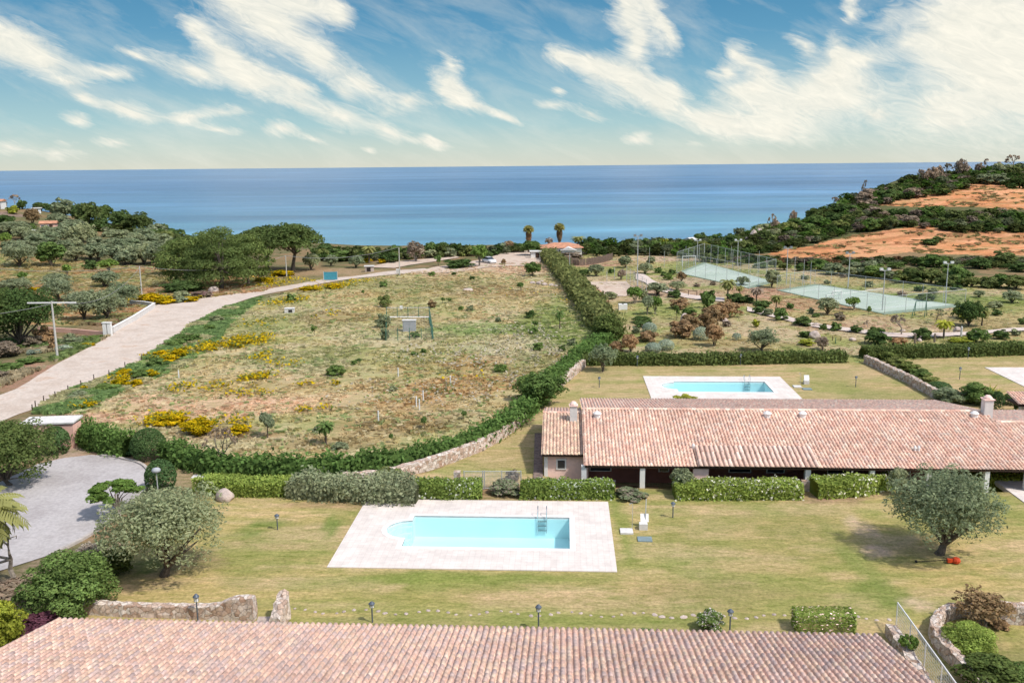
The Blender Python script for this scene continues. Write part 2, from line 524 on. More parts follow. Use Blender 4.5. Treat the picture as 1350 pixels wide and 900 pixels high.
# ------------------------------------------------------------------ sea
m, nt, b, _ = new_mat('sea_water')
p = geo_pos(nt)
sx = N(nt, 'ShaderNodeSeparateXYZ'); nt.links.new(p, sx.inputs[0])
mr = N(nt, 'ShaderNodeMapRange'); mr.inputs[1].default_value = 260; mr.inputs[2].default_value = 2600; nt.links.new(sx.outputs[1], mr.inputs[0])
big = N(nt, 'ShaderNodeMapping'); big.inputs['Scale'].default_value = (.0016, .0075, 1); nt.links.new(p, big.inputs[0])
nb = noise(nt, 1.0, 5, .6, big.outputs[0])
am = N(nt, 'ShaderNodeMath', operation='MULTIPLY_ADD'); am.inputs[1].default_value = .5; nt.links.new(nb.outputs[0], am.inputs[0]); nt.links.new(mr.outputs[0], am.inputs[2])
cr_ = ramp(nt, am.outputs[0], [(.20, (.14, .35, .41)), (.28, (.12, .28, .37)), (.38, (.10, .22, .33)), (.62, (.085, .175, .29)), (.9, (.10, .19, .305)), (1, (.13, .22, .33))])
sm2 = N(nt, 'ShaderNodeMapping'); sm2.inputs['Scale'].default_value = (.006, .03, 1); nt.links.new(p, sm2.inputs[0]); ns2 = noise(nt, 1.0, 6, .65, sm2.outputs[0], .5)
sm3 = N(nt, 'ShaderNodeMapping'); sm3.inputs['Scale'].default_value = (.0007, .0030, 1); nt.links.new(p, sm3.inputs[0]); ns3 = noise(nt, 1.0, 7, .6, sm3.outputs[0], .8)
sa = N(nt, 'ShaderNodeMath', operation='MULTIPLY_ADD'); sa.inputs[1].default_value = 1.0; nt.links.new(ns2.outputs[0], sa.inputs[0]); nt.links.new(ns3.outputs[0], sa.inputs[2])
sh = N(nt, 'ShaderNodeMath', operation='MULTIPLY'); sh.inputs[1].default_value = .5; nt.links.new(sa.outputs[0], sh.inputs[0])
rs2 = ramp(nt, sh.outputs[0], [(.34, .66), (.5, 1.0), (.58, 1.3), (.66, 1.8)])
nt.links.new(mult(nt, cr_.outputs[0], rs2.outputs[0]), b.inputs['Base Color'])
b.inputs['Roughness'].default_value = .32; b.inputs['Specular IOR Level'].default_value = .25
wm = N(nt, 'ShaderNodeMapping'); wm.inputs['Scale'].default_value = (.12, .35, 1); nt.links.new(p, wm.inputs[0])
nw = noise(nt, 1.0, 6, .65, wm.outputs[0]); bump(nt, b, nw.outputs[0], .55, 1.6)
M['sea'] = m
me = np_mesh('sea', [(-16000, 225, SEA), (16000, 225, SEA), (16000, 13000, SEA), (-16000, 13000, SEA), (-16000, -3000, SEA), (-700, -3000, SEA), (-700, 225, SEA), (700, -3000, SEA), (16000, -3000, SEA), (700, 225, SEA)],
             [np.array([[0, 1, 2, 3]]), np.array([[4, 5, 6, 0], [7, 8, 1, 9]])])
struct(link('sea', me, 'sea'))
# ------------------------------------------------------------------ ground sheet
def axis(lo, a, b, hi, fine, g=1.09, mx=12):
    xs = list(np.arange(a, b + 1e-6, fine)); s = fine
    x = a; left = []
    while x > lo: s = min(s * g, mx); x -= s; left.append(x)
    s = fine; x = b; right = []
    while x < hi: s = min(s * g, mx); x += s; right.append(x)
    return np.array(left[::-1] + xs + right)


gx = axis(-620, -95, 120, 720, .5, 1.05, 14); gx = np.concatenate([gx[gx < -170], np.arange(-170, -95, 1.), gx[(gx >= -95) & (gx <= 120)], np.arange(121, 205, 1.), gx[gx > 205]]); gy = axis(-160, 26, 215, 215, .5, 1.05, 12)
gy = np.concatenate([gy, np.arange(gy[-1] + .9, 300, .9), np.arange(301, 420, 3)])
GX, GY = np.meshgrid(gx, gy); gxf = GX.ravel(); gyf = GY.ravel(); gzf = gz(gxf, gyf)
RDm = None


def pw(pts):
    return [(v.x, v.y) for v in W(pts)]


P_lawn1 = pw([(112, 812), (150, 735), (195, 690), (258, 657), (285, 650), (380, 650), (545, 656), (1400, 640), (1900, 660)]) + [(60, 20), (-60, -60), (-40, 20)]
P_lawn2 = pw([(705, 545), (762, 478), (1130, 478), (1360, 466), (1900, 466), (2300, 640), (900, 645), (690, 640), (460, 636), (570, 622), (655, 578), (700, 560)])
P_garden = pw([(765, 474), (800, 455), (770, 400), (735, 350), (760, 334), (980, 342), (1060, 352), (1400, 372), (1900, 385), (1900, 466), (1360, 466), (1130, 478)])
P_field = pw([(60, 548), (100, 512), (190, 475), (256, 428), (300, 406), (380, 385), (480, 367), (600, 353), (700, 345), (735, 350), (770, 400), (800, 440), (745, 490), (700, 535), (600, 600), (300, 612), (215, 597), (110, 590)])
P_up = pw([(1145, 268), (1172, 262), (1215, 250), (1262, 238), (1310, 236), (1420, 240), (1420, 280), (1330, 276), (1250, 272), (1180, 272)])
P_low = pw([(1010, 335), (1080, 320), (1150, 306), (1210, 298), (1245, 301), (1300, 306), (1420, 306), (1420, 336), (1300, 337), (1200, 333), (1140, 338), (1080, 340), (1035, 340)])
P_maq = [(40, 205), (330, 205), (420, 420), (30, 420)]
P_orch = pw([(-300, 330), (0, 318), (100, 345), (250, 352), (350, 366), (350, 384), (205, 402), (160, 430), (0, 425), (-300, 430)])
P_verge = pw([(45, 545), (70, 527), (107, 511), (144, 497), (187, 475), (215, 455), (236, 442), (256, 427), (300, 404), (345, 392), (300, 430), (280, 460), (240, 485), (190, 505), (120, 535), (95, 550)])


def sm_poly(poly, x, y, k=1.2, s=3):
    xx = x + (fbm(x / 4, y / 4, 21) - .5) * k * 3; yy = y + (fbm(x / 4, y / 4, 31) - .5) * k * 3
    return inpoly(xx, yy, poly).astype(float)


def blob(x, y, px, py, rx, ry, k=.35):
    c = at(px, py); s = depth(c) / FPX
    ex = rx * s
    f = at(px, py - ry); n = at(px, py + ry)
    ey = max(.3, abs(f.y - n.y) / 2)
    xx = (x - c.x) / ex; yy = (y - c.y) / ey
    r = np.sqrt(xx ** 2 + yy ** 2) + (fbm(x / (ex * .5 + .5), y / (ey * .5 + .5), 41) - .5) * k * 4
    return 1 - smooth((r - .6) / .7)


def ground_col(x, y):
    n1 = fbm(x / 14, y / 14, 1); n2 = fbm(x / 4.5, y / 4.5, 2); n3 = fbm(x / 1.6, y / 1.6, 4)
    def mix(a, b, t): return a * (1 - t[:, None]) + np.array(b)[None, :] * t[:, None]
    C = np.tile(np.array([.150, .135, .070]), (len(x), 1))
    C = mix(C, (.24, .165, .095), smooth((n2 - .45) / .2))
    wild = np.full(len(x), .6)
    # left orchard
    k = sm_poly(P_orch, x, y, 2)
    O = mix(np.tile(np.array([.33, .255, .12]), (len(x), 1)), (.40, .24, .125), smooth((n1 - .42) / .2)); O = mix(O, (.26, .245, .10), smooth((n2 - .5) / .15) * .8)
    C = C * (1 - k[:, None]) + O * k[:, None]
    # field
    k = sm_poly(P_field, x, y, 1.2)
    F = np.tile(np.array([.43, .345, .19]), (len(x), 1))
    F = mix(F, (.32, .305, .135), smooth((n1 - .42) / .2) * .75)
    F = mix(F, (.42, .36, .23), smooth((fbm(x / 7, y / 7, 8) - .5) / .15) * .8)
    F = mix(F, (.38, .27, .13), smooth((fbm(x / 11, y / 8, 9) - .56) / .12) * .6)
    for (bx, by, rx, ry, c, s) in FIELD_BLOBS:
        F = mix(F, c, blob(x, y, bx, by, rx, ry) * s)
    F = mix(F, (.44, .38, .25), smooth((n3 - .62) / .1) * .35)
    F = mix(F, (.22, .24, .10), smooth((.36 - n3) / .1) * .3)
    C = C * (1 - k[:, None]) + F * k[:, None]; wild = np.where(k > .5, 1., wild)
    k = sm_poly(P_verge, x, y, 1.0); C = C * (1 - k[:, None]) + mix(mix(F * 0, (.19, .25, .09), n1 * 0 + 1), (.36, .31, .18), smooth((n2 - .5) / .12)) * k[:, None]
    # garden
    k = sm_poly(P_garden, x, y, 1.)
    G = np.tile(np.array([.38, .305, .155]), (len(x), 1))
    G = mix(G, (.25, .262, .095), smooth((n1 - .42) / .2)); G = mix(G, (.44, .34, .23), smooth((fbm(x / 8, y / 8, 12) - .55) / .1) * .8)
    for (bx, by, rx, ry, c, s) in GARDEN_BLOBS:
        G = mix(G, c, blob(x, y, bx, by, rx, ry) * s)
    C = C * (1 - k[:, None]) + G * k[:, None]; wild = np.where(k > .5, .35, wild)
    # red clearings
    for P in (P_up, P_low):
        k = sm_poly(P, x, y, 1.5)
        Rr = np.tile(np.array([.56, .24, .115]), (len(x), 1)); Rr = mix(Rr, (.60, .33, .19), smooth((n1 - .5) / .2) * .6); Rr = mix(Rr, (.36, .16, .08), smooth((fbm(x / 22, y / 2.2, 15) - .5) / .1) * .75); Rr = mix(Rr, (.62, .34, .20), smooth((fbm(x / 3, y / 1.5, 16) - .6) / .08) * .6)
        Rr = mix(Rr, (.30, .24, .11), smooth((fbm(x / 5, y / 2.5, 19) - .62) / .08) * .35)
        C = C * (1 - k[:, None]) + Rr * k[:, None]; wild = np.where(k > .5, .9, wild)
    k = sm_poly(P_maq, x, y, 1.) * (y > 215)
    k = k * (1 - sm_poly(P_up, x, y, 1.5)) * (1 - sm_poly(P_low, x, y, 1.5)); C = mix(C, (.115, .115, .055), k)
    for (bx, by, rx, ry, c, s) in OTHER_BLOBS:
        C = mix(C, c, blob(x, y, bx, by, rx, ry) * s)
    # lawns
    for i, P in enumerate((P_lawn2, P_lawn1)):
        k = inpoly(x, y, P).astype(float)
        Lw = np.tile(np.array([.405, .315, .14]), (len(x), 1)) if i else np.tile(np.array([.42, .31, .17]), (len(x), 1))
        Lw = mix(Lw, (.250, .236, .083), smooth((n1 - .46) / .16) * (.8 if i else .4))
        Lw = mix(Lw, (.42, .315, .18), smooth((fbm(x / 6, y / 2.5, 17) - .52) / .12) * .6)
        u = x * UX.x + y * UX.y; v = x * VX.x + y * VX.y
        Lw = mix(Lw, (.24, .255, .08), smooth((fbm(u / 7, v / .8, 18) - .50) / .1) * .5); Lw = mix(Lw, (.47, .35, .20), smooth((fbm(u / 5, v / .7, 28) - .56) / .08) * .55)
        Lw = mix(Lw, (.22, .25, .07), smooth((n2 - .64) / .1) * .5)
        for (bx, by, rx, ry, c, s) in LAWN_BLOBS:
            Lw = mix(Lw, c, blob(x, y, bx, by, rx, ry) * s)
        C = C * (1 - k[:, None]) + Lw * k[:, None]; wild = np.where(k > .5, .15, wild)
    return C, wild


GRN = (.22, .28, .10); SOIL = (.52, .35, .24); RUST = (.36, .22, .10); PALE = (.44, .40, .28); YEL = (.50, .38, .04)
FIELD_BLOBS = [(250, 535, 110, 14, SOIL, .75), (170, 552, 70, 8, SOIL, .9), (330, 535, 70, 16, SOIL, .6), (440, 530, 70, 12, SOIL, .4), (420, 500, 60, 8, SOIL, .35), (540, 535, 60, 14, RUST, .7),
               (590, 510, 90, 16, RUST, .8), (640, 480, 60, 10, RUST, .7), (520, 560, 110, 12, (.27, .19, .09), .7), (440, 420, 60, 10, (.29, .20, .10), .6), (690, 500, 40, 10, RUST, .5),
               (640, 432, 70, 8, GRN, .8), (600, 440, 60, 8, GRN, .5), (730, 420, 40, 30, (.17, .22, .06), .8), (760, 440, 30, 20, (.17, .22, .06), .7), (560, 375, 90, 8, (.24, .21, .10), .6),
               (640, 385, 70, 8, (.30, .21, .10), .7), (400, 470, 70, 14, (.23, .24, .10), .7), (350, 430, 60, 20, (.24, .25, .10), .6), (540, 425, 26, 12, (.34, .28, .16), .9),
               (680, 460, 60, 16, PALE, .5), (640, 350, 70, 9, (.50, .36, .25), 1), (560, 358, 60, 5, (.42, .30, .20), .8), (690, 352, 45, 10, (.48, .34, .24), .9), (480, 440, 80, 14, PALE, .35), (350, 450, 70, 8, (.30, .28, .06), .5),
               (380, 378, 60, 6, (.26, .25, .09), .6), (700, 480, 50, 14, (.20, .22, .08), .5), (300, 570, 90, 8, (.31, .21, .12), .7), (420, 585, 120, 7, (.25, .20, .10), .7)]
GARDEN_BLOBS = [(1060, 400, 90, 9, (.40, .23, .16), .7), (1000, 385, 50, 8, (.40, .24, .17), .9), (860, 385, 90, 10, (.42, .28, .21), .8), (1200, 425, 90, 9, (.40, .28, .19), .6), (1120, 430, 60, 5, (.42, .26, .18), .6),
                (880, 425, 60, 8, (.37, .28, .17), .5), (1300, 400, 60, 10, (.20, .23, .07), .6), (1250, 392, 90, 6, (.17, .23, .06), .7), (1320, 430, 60, 8, (.30, .24, .12), .8), (900, 340, 70, 5, (.45, .33, .25), .9), (870, 448, 60, 5, (.33, .30, .13), .6),
                (800, 350, 40, 8, (.25, .24, .10), .7), (960, 455, 90, 8, (.30, .24, .12), .6), (770, 348, 60, 4, (.42, .24, .18), .8), (900, 372, 60, 6, (.43, .32, .24), .8)]
OTHER_BLOBS = [(20, 500, 60, 22, (.30, .18, .13), .95), (55, 480, 50, 12, (.32, .19, .14), .8), (110, 455, 45, 12, (.19, .19, .09), .9), (80, 470, 60, 8, (.16, .18, .07), .6), (60, 560, 80, 12, (.36, .26, .18), .8), (105, 600, 40, 12, (.33, .23, .16), .9),
               (160, 428, 40, 8, (.27, .18, .12), .9), (230, 393, 80, 5, (.42, .33, .08), .5), (300, 384, 120, 5, (.36, .23, .13), .8), (450, 358, 60, 6, (.36, .25, .16), .7), (20, 273, 50, 6, (.34, .22, .13), .8), (10, 283, 25, 4, (.27, .18, .17), .7),
               (236, 630, 45, 18, (.28, .22, .13), .9), (200, 602, 60, 8, (.24, .16, .12), .9), (130, 742, 35, 28, (.36, .27, .20), .9), (30, 770, 60, 40, (.24, .18, .13), .9), (85, 800, 40, 20, (.22, .17, .12), .9), (100, 590, 20, 14, (.35, .27, .21), .9),
               (385, 370, 60, 6, (.27, .22, .10), .7), (70, 395, 60, 10, (.26, .2, .09), .5), (180, 365, 90, 5, (.25, .21, .09), .6)]
LAWN_BLOBS = [(1130, 740, 22, 60, (.19, .22, .065), .8), (1165, 785, 40, 20, (.18, .21, .06), .85), (1138, 697, 16, 16, (.52, .38, .28), .9), (1155, 726, 18, 10, (.52, .38, .28), .9), (1180, 712, 40, 6, (.48, .36, .23), .7), (1205, 795, 22, 8, (.50, .37, .26), .8), (1040, 700, 50, 8, (.22, .22, .075), .6), (960, 690, 60, 10, (.23, .235, .08), .6), (1000, 745, 90, 10, (.46, .33, .18), .6), (720, 785, 160, 6, (.47, .34, .19), .6), (520, 790, 100, 8, (.26, .25, .08), .7), (860, 770, 60, 16, (.45, .33, .17), .6),
              (1100, 655, 60, 7, (.31, .22, .13), .8), (620, 657, 120, 4, (.26, .18, .11), .7), (360, 690, 26, 5, (.13, .18, .04), .7), (330, 700, 12, 10, (.15, .2, .05), .6), (440, 690, 12, 14, (.15, .2, .05), .8), (620, 762, 220, 7, (.20, .23, .06), .8),
              (822, 700, 14, 50, (.20, .23, .06), .8), (230, 745, 60, 20, (.22, .17, .10), .75), (195, 745, 20, 10, (.15, .18, .05), .7), (600, 820, 400, 8, (.20, .22, .065), .55), (300, 800, 120, 8, (.21, .22, .06), .6), (950, 780, 120, 20, (.31, .235, .12), .5),
              (450, 665, 60, 6, (.30, .21, .12), .7), (1330, 870, 60, 30, (.24, .21, .09), .8), (1210, 870, 30, 40, (.26, .21, .10), .8), (1040, 700, 120, 25, (.34, .27, .12), .4), (1170, 520, 60, 12, (.24, .235, .09), .6), (1100, 500, 50, 14, (.26, .25, .10), .5), (1090, 660, 40, 5, (.30, .2, .13), .8)]
col, wild = ground_col(gxf, gyf)
nx, ny = len(gx), len(gy)
ii = np.arange(nx * ny).reshape(ny, nx)
q = np.stack([ii[:-1, :-1], ii[:-1, 1:], ii[1:, 1:], ii[1:, :-1]], -1).reshape(-1, 4)
vv = np.stack([gxf, gyf, gzf], -1)
# cut the basins of the pools out of the sheet (filled in below)
POOL_HOLES = []


def pool_rect(c_px, w, d, decks):
    pass


def uvrect(u0_, u1_, v0_, v1_): return [tuple(fuv(a, b)[:2]) for a, b in ((u0_, v0_), (u1_, v0_), (u1_, v1_), (u0_, v1_))]


# pools, in the frame of the gardens (u across, v away)
a1 = uv(at(433, 748)); a2 = uv(at(812, 754)); a3 = uv(at(803, 662)); a4 = uv(at(482, 658))
D1 = ((a1[0] + a4[0]) / 2, (a2[0] + a3[0]) / 2, (a1[1] + a2[1]) / 2, (a3[1] + a4[1]) / 2)
w1 = uv(at(751, 724)); w2 = uv(at(751, 682)); w3 = uv(at(545, 681)); w4 = uv(at(531, 721))
PW1 = ((w3[0] + w4[0]) / 2, (w1[0] + w2[0]) / 2, (w1[1] + w4[1]) / 2, (w2[1] + w3[1]) / 2)
b1 = uv(at(848, 497)); b2 = uv(at(1027, 496)); b3 = uv(at(1058, 526))
D2 = (b1[0], (b2[0] + b3[0]) / 2, b3[1] - 2.0, (b1[1] + b2[1]) / 2)
PW2 = (uv(at(888, 504))[0], uv(at(1008, 504))[0], uv(at(1000, 517.5))[1], uv(at(1000, 503.5))[1])
c1 = uv(at(1298, 484.5)); D3 = (c1[0], c1[0] + 17, uv(at(1350, 505))[1] - 3, c1[1])
PW3 = (D3[0] + 3.5, D3[0] + 13.5, D3[2] + 3, D3[3] - 2.6)
d1 = uv(at(1309, 648)); D4 = (d1[0], d1[0] + 17, d1[1] - 10.5, d1[1])
PW4 = (d1[0] + 4.5, d1[0] + 14.5, d1[1] - 7.5, d1[1] - 2.6)
print('deck1', D1, 'pool1', PW1); print('deck2', D2, 'pool2', PW2)
cu_, cv_ = uv((vv[:, 0], vv[:, 1]))
inhole = np.zeros(len(vv), bool)
for Pq in (PW1, PW2, PW3, PW4):
    inhole |= (cu_ > Pq[0] - 1.9) & (cu_ < Pq[1] + 1.0) & (cv_ > Pq[2] - 1.0) & (cv_ < Pq[3] + 1.0)
q = q[~inhole[q].any(1)]
me = np_mesh('ground', vv, q, smooth_=True)
a = me.color_attributes.new('tint', 'FLOAT_COLOR', 'POINT'); t = np.ones((len(vv), 4), np.float32); t[:, :3] = col; t[:, 3] = wild; a.data.foreach_set('color', t.ravel())
m, nt, b, _ = new_mat('ground_cover')
p = geo_pos(nt)
at_ = N(nt, 'ShaderNodeAttribute', attribute_name='tint')
na = noise(nt, .9, 8, .72, p); nb = noise(nt, 5.5, 6, .75, p); nc = noise(nt, .16, 5, .6, p)
ra = ramp(nt, na.outputs[0], [(.28, (.76, .82, .74)), (.5, (1, 1, 1)), (.72, (1.17, 1.12, 1.10))])
rb = ramp(nt, nb.outputs[0], [(.38, .76), (.5, .99), (.62, 1.20)])
rc = ramp(nt, nc.outputs[0], [(.3, (.86, .92, .82)), (.7, (1.12, 1.05, 1.05))])
mf = N(nt, 'ShaderNodeMapping', vector_type='TEXTURE'); mf.inputs['Rotation'].default_value = (0, 0, -YAW); mf.inputs['Scale'].default_value = (1.6, .55, 1); nt.links.new(p, mf.inputs[0])
nf = noise(nt, 1.5, 9, .74, mf.outputs[0], .3); rf_ = ramp(nt, nf.outputs[0], [(.36, (.66, .75, .58)), (.46, (.90, .93, .86)), (.54, (1.05, 1.03, 1.06)), (.64, (1.30, 1.21, 1.28))])
c0 = mult(nt, mult(nt, mult(nt, at_.outputs['Color'], rb.outputs[0]), rc.outputs[0]), rf_.outputs[0])
ma = N(nt, 'ShaderNodeMix', data_type='RGBA', blend_type='MULTIPLY')
fa = N(nt, 'ShaderNodeMath', operation='MULTIPLY_ADD'); fa.inputs[1].default_value = .75; fa.inputs[2].default_value = .10; nt.links.new(at_.outputs['Alpha'], fa.inputs[0])
nt.links.new(fa.outputs[0], ma.inputs[0]); nt.links.new(c0, ma.inputs[6]); nt.links.new(ra.outputs[0], ma.inputs[7])
nt.links.new(ma.outputs[2], b.inputs['Base Color']); b.inputs['Roughness'].default_value = 1; b.inputs['Specular IOR Level'].default_value = .05
bump(nt, b, nb.outputs[0], .5, .035)
M['ground'] = m
struct(link('ground', me, 'ground'))


def drape(name, pts, mat, z=.04, step=1.0, kind='structure', jag=0):
    """a sheet over the polygon pts (world xy), clipped cell by cell on a fine grid of its own"""
    import bmesh
    bm = bmesh.new()
    xs = [p_[0] for p_ in pts]; ys = [p_[1] for p_ in pts]
    vs = [bm.verts.new((p_[0], p_[1], 0)) for p_ in pts]
    bm.faces.new(vs)
    for x in np.arange(math.floor(min(xs)) + step, max(xs), step):
        bmesh.ops.bisect_plane(bm, geom=bm.verts[:] + bm.edges[:] + bm.faces[:], plane_co=(x, 0, 0), plane_no=(1, 0, 0))
    for y in np.arange(math.floor(min(ys)) + step, max(ys), step):
        bmesh.ops.bisect_plane(bm, geom=bm.verts[:] + bm.edges[:] + bm.faces[:], plane_co=(0, y, 0), plane_no=(0, 1, 0))
    for v in bm.verts: v.co.z = float(gz(v.co.x, v.co.y)) + z
    bmesh.ops.recalc_face_normals(bm, faces=bm.faces[:])
    me_ = bpy.data.meshes.new(name); bm.to_mesh(me_); bm.free()
    if me_.polygons and sum(p_.normal.z for p_ in me_.polygons) < 0: me_.flip_normals()
    o = link(name, me_, mat)
    if kind: o['kind'] = kind
    return o


def spline(pts, n=8):
    out = []
    P = [pts[0]] + list(pts) + [pts[-1]]
    for i in range(1, len(P) - 2):
        for k in range(n):
            t_ = k / n
            out.append(tuple(.5 * ((2 * P[i][j]) + (-P[i - 1][j] + P[i + 1][j]) * t_ + (2 * P[i - 1][j] - 5 * P[i][j] + 4 * P[i + 1][j] - P[i + 2][j]) * t_ ** 2 + (-P[i - 1][j] + 3 * P[i][j] - 3 * P[i + 1][j] + P[i + 2][j]) * t_ ** 3) for j in range(len(pts[0]))))
    out.append(tuple(pts[-1]))
    return out


def road_mat(name, ca, cb, sc=.5, cc=None):
    m, nt, b, _ = new_mat(name); p = geo_pos(nt)
    n = noise(nt, sc, 8, .7, p); n_ = noise(nt, sc * 14, 5, .7, p)
    r = ramp(nt, n.outputs[0], [(.40, ca), (.54, cb)] + ([(.64, cc)] if cc else [])); r2 = ramp(nt, n_.outputs[0], [(.38, .86), (.62, 1.08)])
    nt.links.new(mult(nt, r.outputs[0], r2.outputs[0]), b.inputs['Base Color']); b.inputs['Roughness'].default_value = .92; b.inputs['Specular IOR Level'].default_value = .15
    bump(nt, b, n_.outputs[0], .3, .02)
    M[name] = m


road_mat('road', (.50, .405, .335), (.58, .49, .42), .25, (.50, .37, .285))
road_mat('asphalt', (.38, .345, .335), (.45, .415, .405), .3)
road_mat('dirt', (.48, .355, .275), (.56, .45, .36), .5); road_mat('path', (.52, .41, .35), (.62, .52, .46), .5)
Lr = [(-190, 590), (0, 521), (30, 508), (75, 480), (100, 467), (133, 450), (160, 432), (185, 413), (207, 402), (235, 400), (270, 393), (300, 389), (338, 384), (377, 377), (428, 368), (469, 364), (510, 358), (560, 354)]
Rr = [(-190, 650), (0, 557), (43, 540), (73, 526), (107, 510), (144, 496), (187, 474), (213, 454), (235, 441), (256, 426), (299, 404), (338, 391), (377, 383), (428, 373), (479, 366), (530, 361), (575, 359)]
lw = spline(pw(Lr), 5); rw = spline(pw(Rr), 5)
drape('road', rw + lw[::-1], 'road', .05, 1.5)
drape('dirt_yard', spline(pw([(545, 360), (575, 352), (610, 347), (640, 341), (665, 334), (700, 331), (712, 337), (712, 346), (700, 350), (672, 351), (640, 353), (610, 358), (575, 361), (545, 360)]), 4)[:-1], 'dirt', .09, 2)
drape('coast_track', [(v[0], v[1]) for v in pw([(480, 353), (520, 345), (600, 338), (606, 340), (560, 347), (520, 354)])], 'dirt', .13, 2)
drv = [(-120, 670), (0, 636), (50, 612), (85, 604), (120, 600), (150, 602), (178, 608), (193, 618), (197, 630), (188, 648), (152, 682), (108, 711), (66, 732), (0, 753), (-140, 800)]
drape('driveway', pw(drv), 'asphalt', .05, 1.5)
path = [(868, 379, 3), (885, 384, 3), (905, 391, 3), (930, 396, 3), (958, 398, 4)]


def strip(pts, name, mat, z):
    Lp = pw([(x, y - h * 1.3) for x, y, h in pts]); Rp = pw([(x, y + h * 1.3) for x, y, h in pts])
    drape(name, spline(Rp, 4) + spline(Lp, 4)[::-1], mat, z, 2)


strip([(838, 365, 3), (850, 368, 4), (862, 376, 4), (885, 385, 2.6), (905, 391, 2), (930, 394, 2), (955, 396, 2)], 'garden_path', 'path', .16)
strip([(985, 408, 2.2), (1010, 414, 2.2), (1035, 420, 2.2), (1060, 427, 2), (1090, 432, 1.8), (1130, 437, 1.8), (1170, 442, 2), (1215, 443, 2.2), (1270, 441, 1.6), (1310, 438, 1.6), (1350, 435, 1.6), (1500, 431, 1.6)], 'garden_path', 'path', .16)
strip([(945, 408, 1), (950, 415, 3), (957, 425, 4), (962, 428, 1)], 'garden_path', 'path', .17)

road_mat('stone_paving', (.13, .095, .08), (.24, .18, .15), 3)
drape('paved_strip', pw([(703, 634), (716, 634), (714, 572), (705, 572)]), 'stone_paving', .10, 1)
# kerb of the drive
kb = MB()
for seg in ([(133, 601.5), (150, 603), (165, 606.5), (180, 610), (190, 615), (196, 622)], [(196, 632), (190, 647), (175, 662), (152, 683), (130, 698), (108, 712), (66, 733)]):
    s_ = spline(pw(seg), 4)
    for i in range(len(s_) - 1):
        A = Vector(s_[i] + (0,)); B_ = Vector(s_[i + 1] + (0,)); d = (B_ - A); nn = Vector((-d.y, d.x, 0)).normalized() * .11
        g0, g1 = float(gz(A.x, A.y)), float(gz(B_.x, B_.y))
        vs = [(A - nn).to_tuple()[:2] + (g0 - .1,), (A + nn).to_tuple()[:2] + (g0 - .1,), (B_ + nn).to_tuple()[:2] + (g1 - .1,), (B_ - nn).to_tuple()[:2] + (g1 - .1,)]
        vs += [(v_[0], v_[1], v_[2] + .26) for v_ in vs]
        kb.add(vs, [(0, 1, 2, 3), (4, 7, 6, 5), (0, 4, 5, 1), (1, 5, 6, 2), (2, 6, 7, 3), (3, 7, 4, 0)])
struct(kb.build('kerb', 'kerb'))

# ------------------------------------------------------------------ pools
m, nt, b, _ = new_mat('pool_paving'); p = geo_pos(nt)
rot = N(nt, 'ShaderNodeMapping'); rot.inputs['Rotation'].default_value = (0, 0, YAW); nt.links.new(p, rot.inputs[0])
br = N(nt, 'ShaderNodeTexBrick', offset=0.0); br.inputs['Color1'].default_value = (.67, .59, .535, 1); br.inputs['Color2'].default_value = (.72, .64, .585, 1); br.inputs['Mortar'].default_value = (.56, .49, .45, 1)
br.inputs['Scale'].default_value = 1; br.inputs['Brick Width'].default_value = .33; br.inputs['Row Height'].default_value = .33; br.inputs['Mortar Size'].default_value = .008
nt.links.new(rot.outputs[0], br.inputs['Vector']); n = noise(nt, .8, 7, .7, p); r = ramp(nt, n.outputs[0], [(.38, .88), (.60, 1.05)])
nt.links.new(mult(nt, br.outputs[0], r.outputs[0]), b.inputs['Base Color']); b.inputs['Roughness'].default_value = .85
M['paving'] = m
m, nt, b, _ = new_mat('pool_liner'); p = geo_pos(nt); n = noise(nt, .5, 4, .6, p)
r = ramp(nt, n.outputs[0], [(.3, (.70, .88, .90)), (.7, (.76, .91, .92))]); nt.links.new(r.outputs[0], b.inputs['Base Color']); b.inputs['Roughness'].default_value = .6
M['liner'] = m
m, nt, b, out = new_mat('pool_water'); p = geo_pos(nt)
nt.nodes.remove(b)
tr = N(nt, 'ShaderNodeBsdfTransparent'); tr.inputs[0].default_value = (.80, .97, .99, 1)
gl = N(nt, 'ShaderNodeBsdfGlossy'); gl.inputs['Roughness'].default_value = .06; fr = N(nt, 'ShaderNodeFresnel'); fr.inputs[0].default_value = 1.33
ms = N(nt, 'ShaderNodeMixShader'); n = noise(nt, 3.5, 4, .6, p); bp = N(nt, 'ShaderNodeBump'); bp.inputs['Strength'].default_value = .5; bp.inputs['Distance'].default_value = .02
nt.links.new(n.outputs[0], bp.inputs['Height']); nt.links.new(bp.outputs[0], gl.inputs['Normal']); nt.links.new(bp.outputs[0], fr.inputs['Normal'])
nt.links.new(fr.outputs[0], ms.inputs[0]); nt.links.new(tr.outputs[0], ms.inputs[1]); nt.links.new(gl.outputs[0], ms.inputs[2]); nt.links.new(ms.outputs[0], out.inputs[0])
M['pool_water'] = m
M['coping'] = plain('coping_stone', (.80, .725, .68), .8, var=.08)


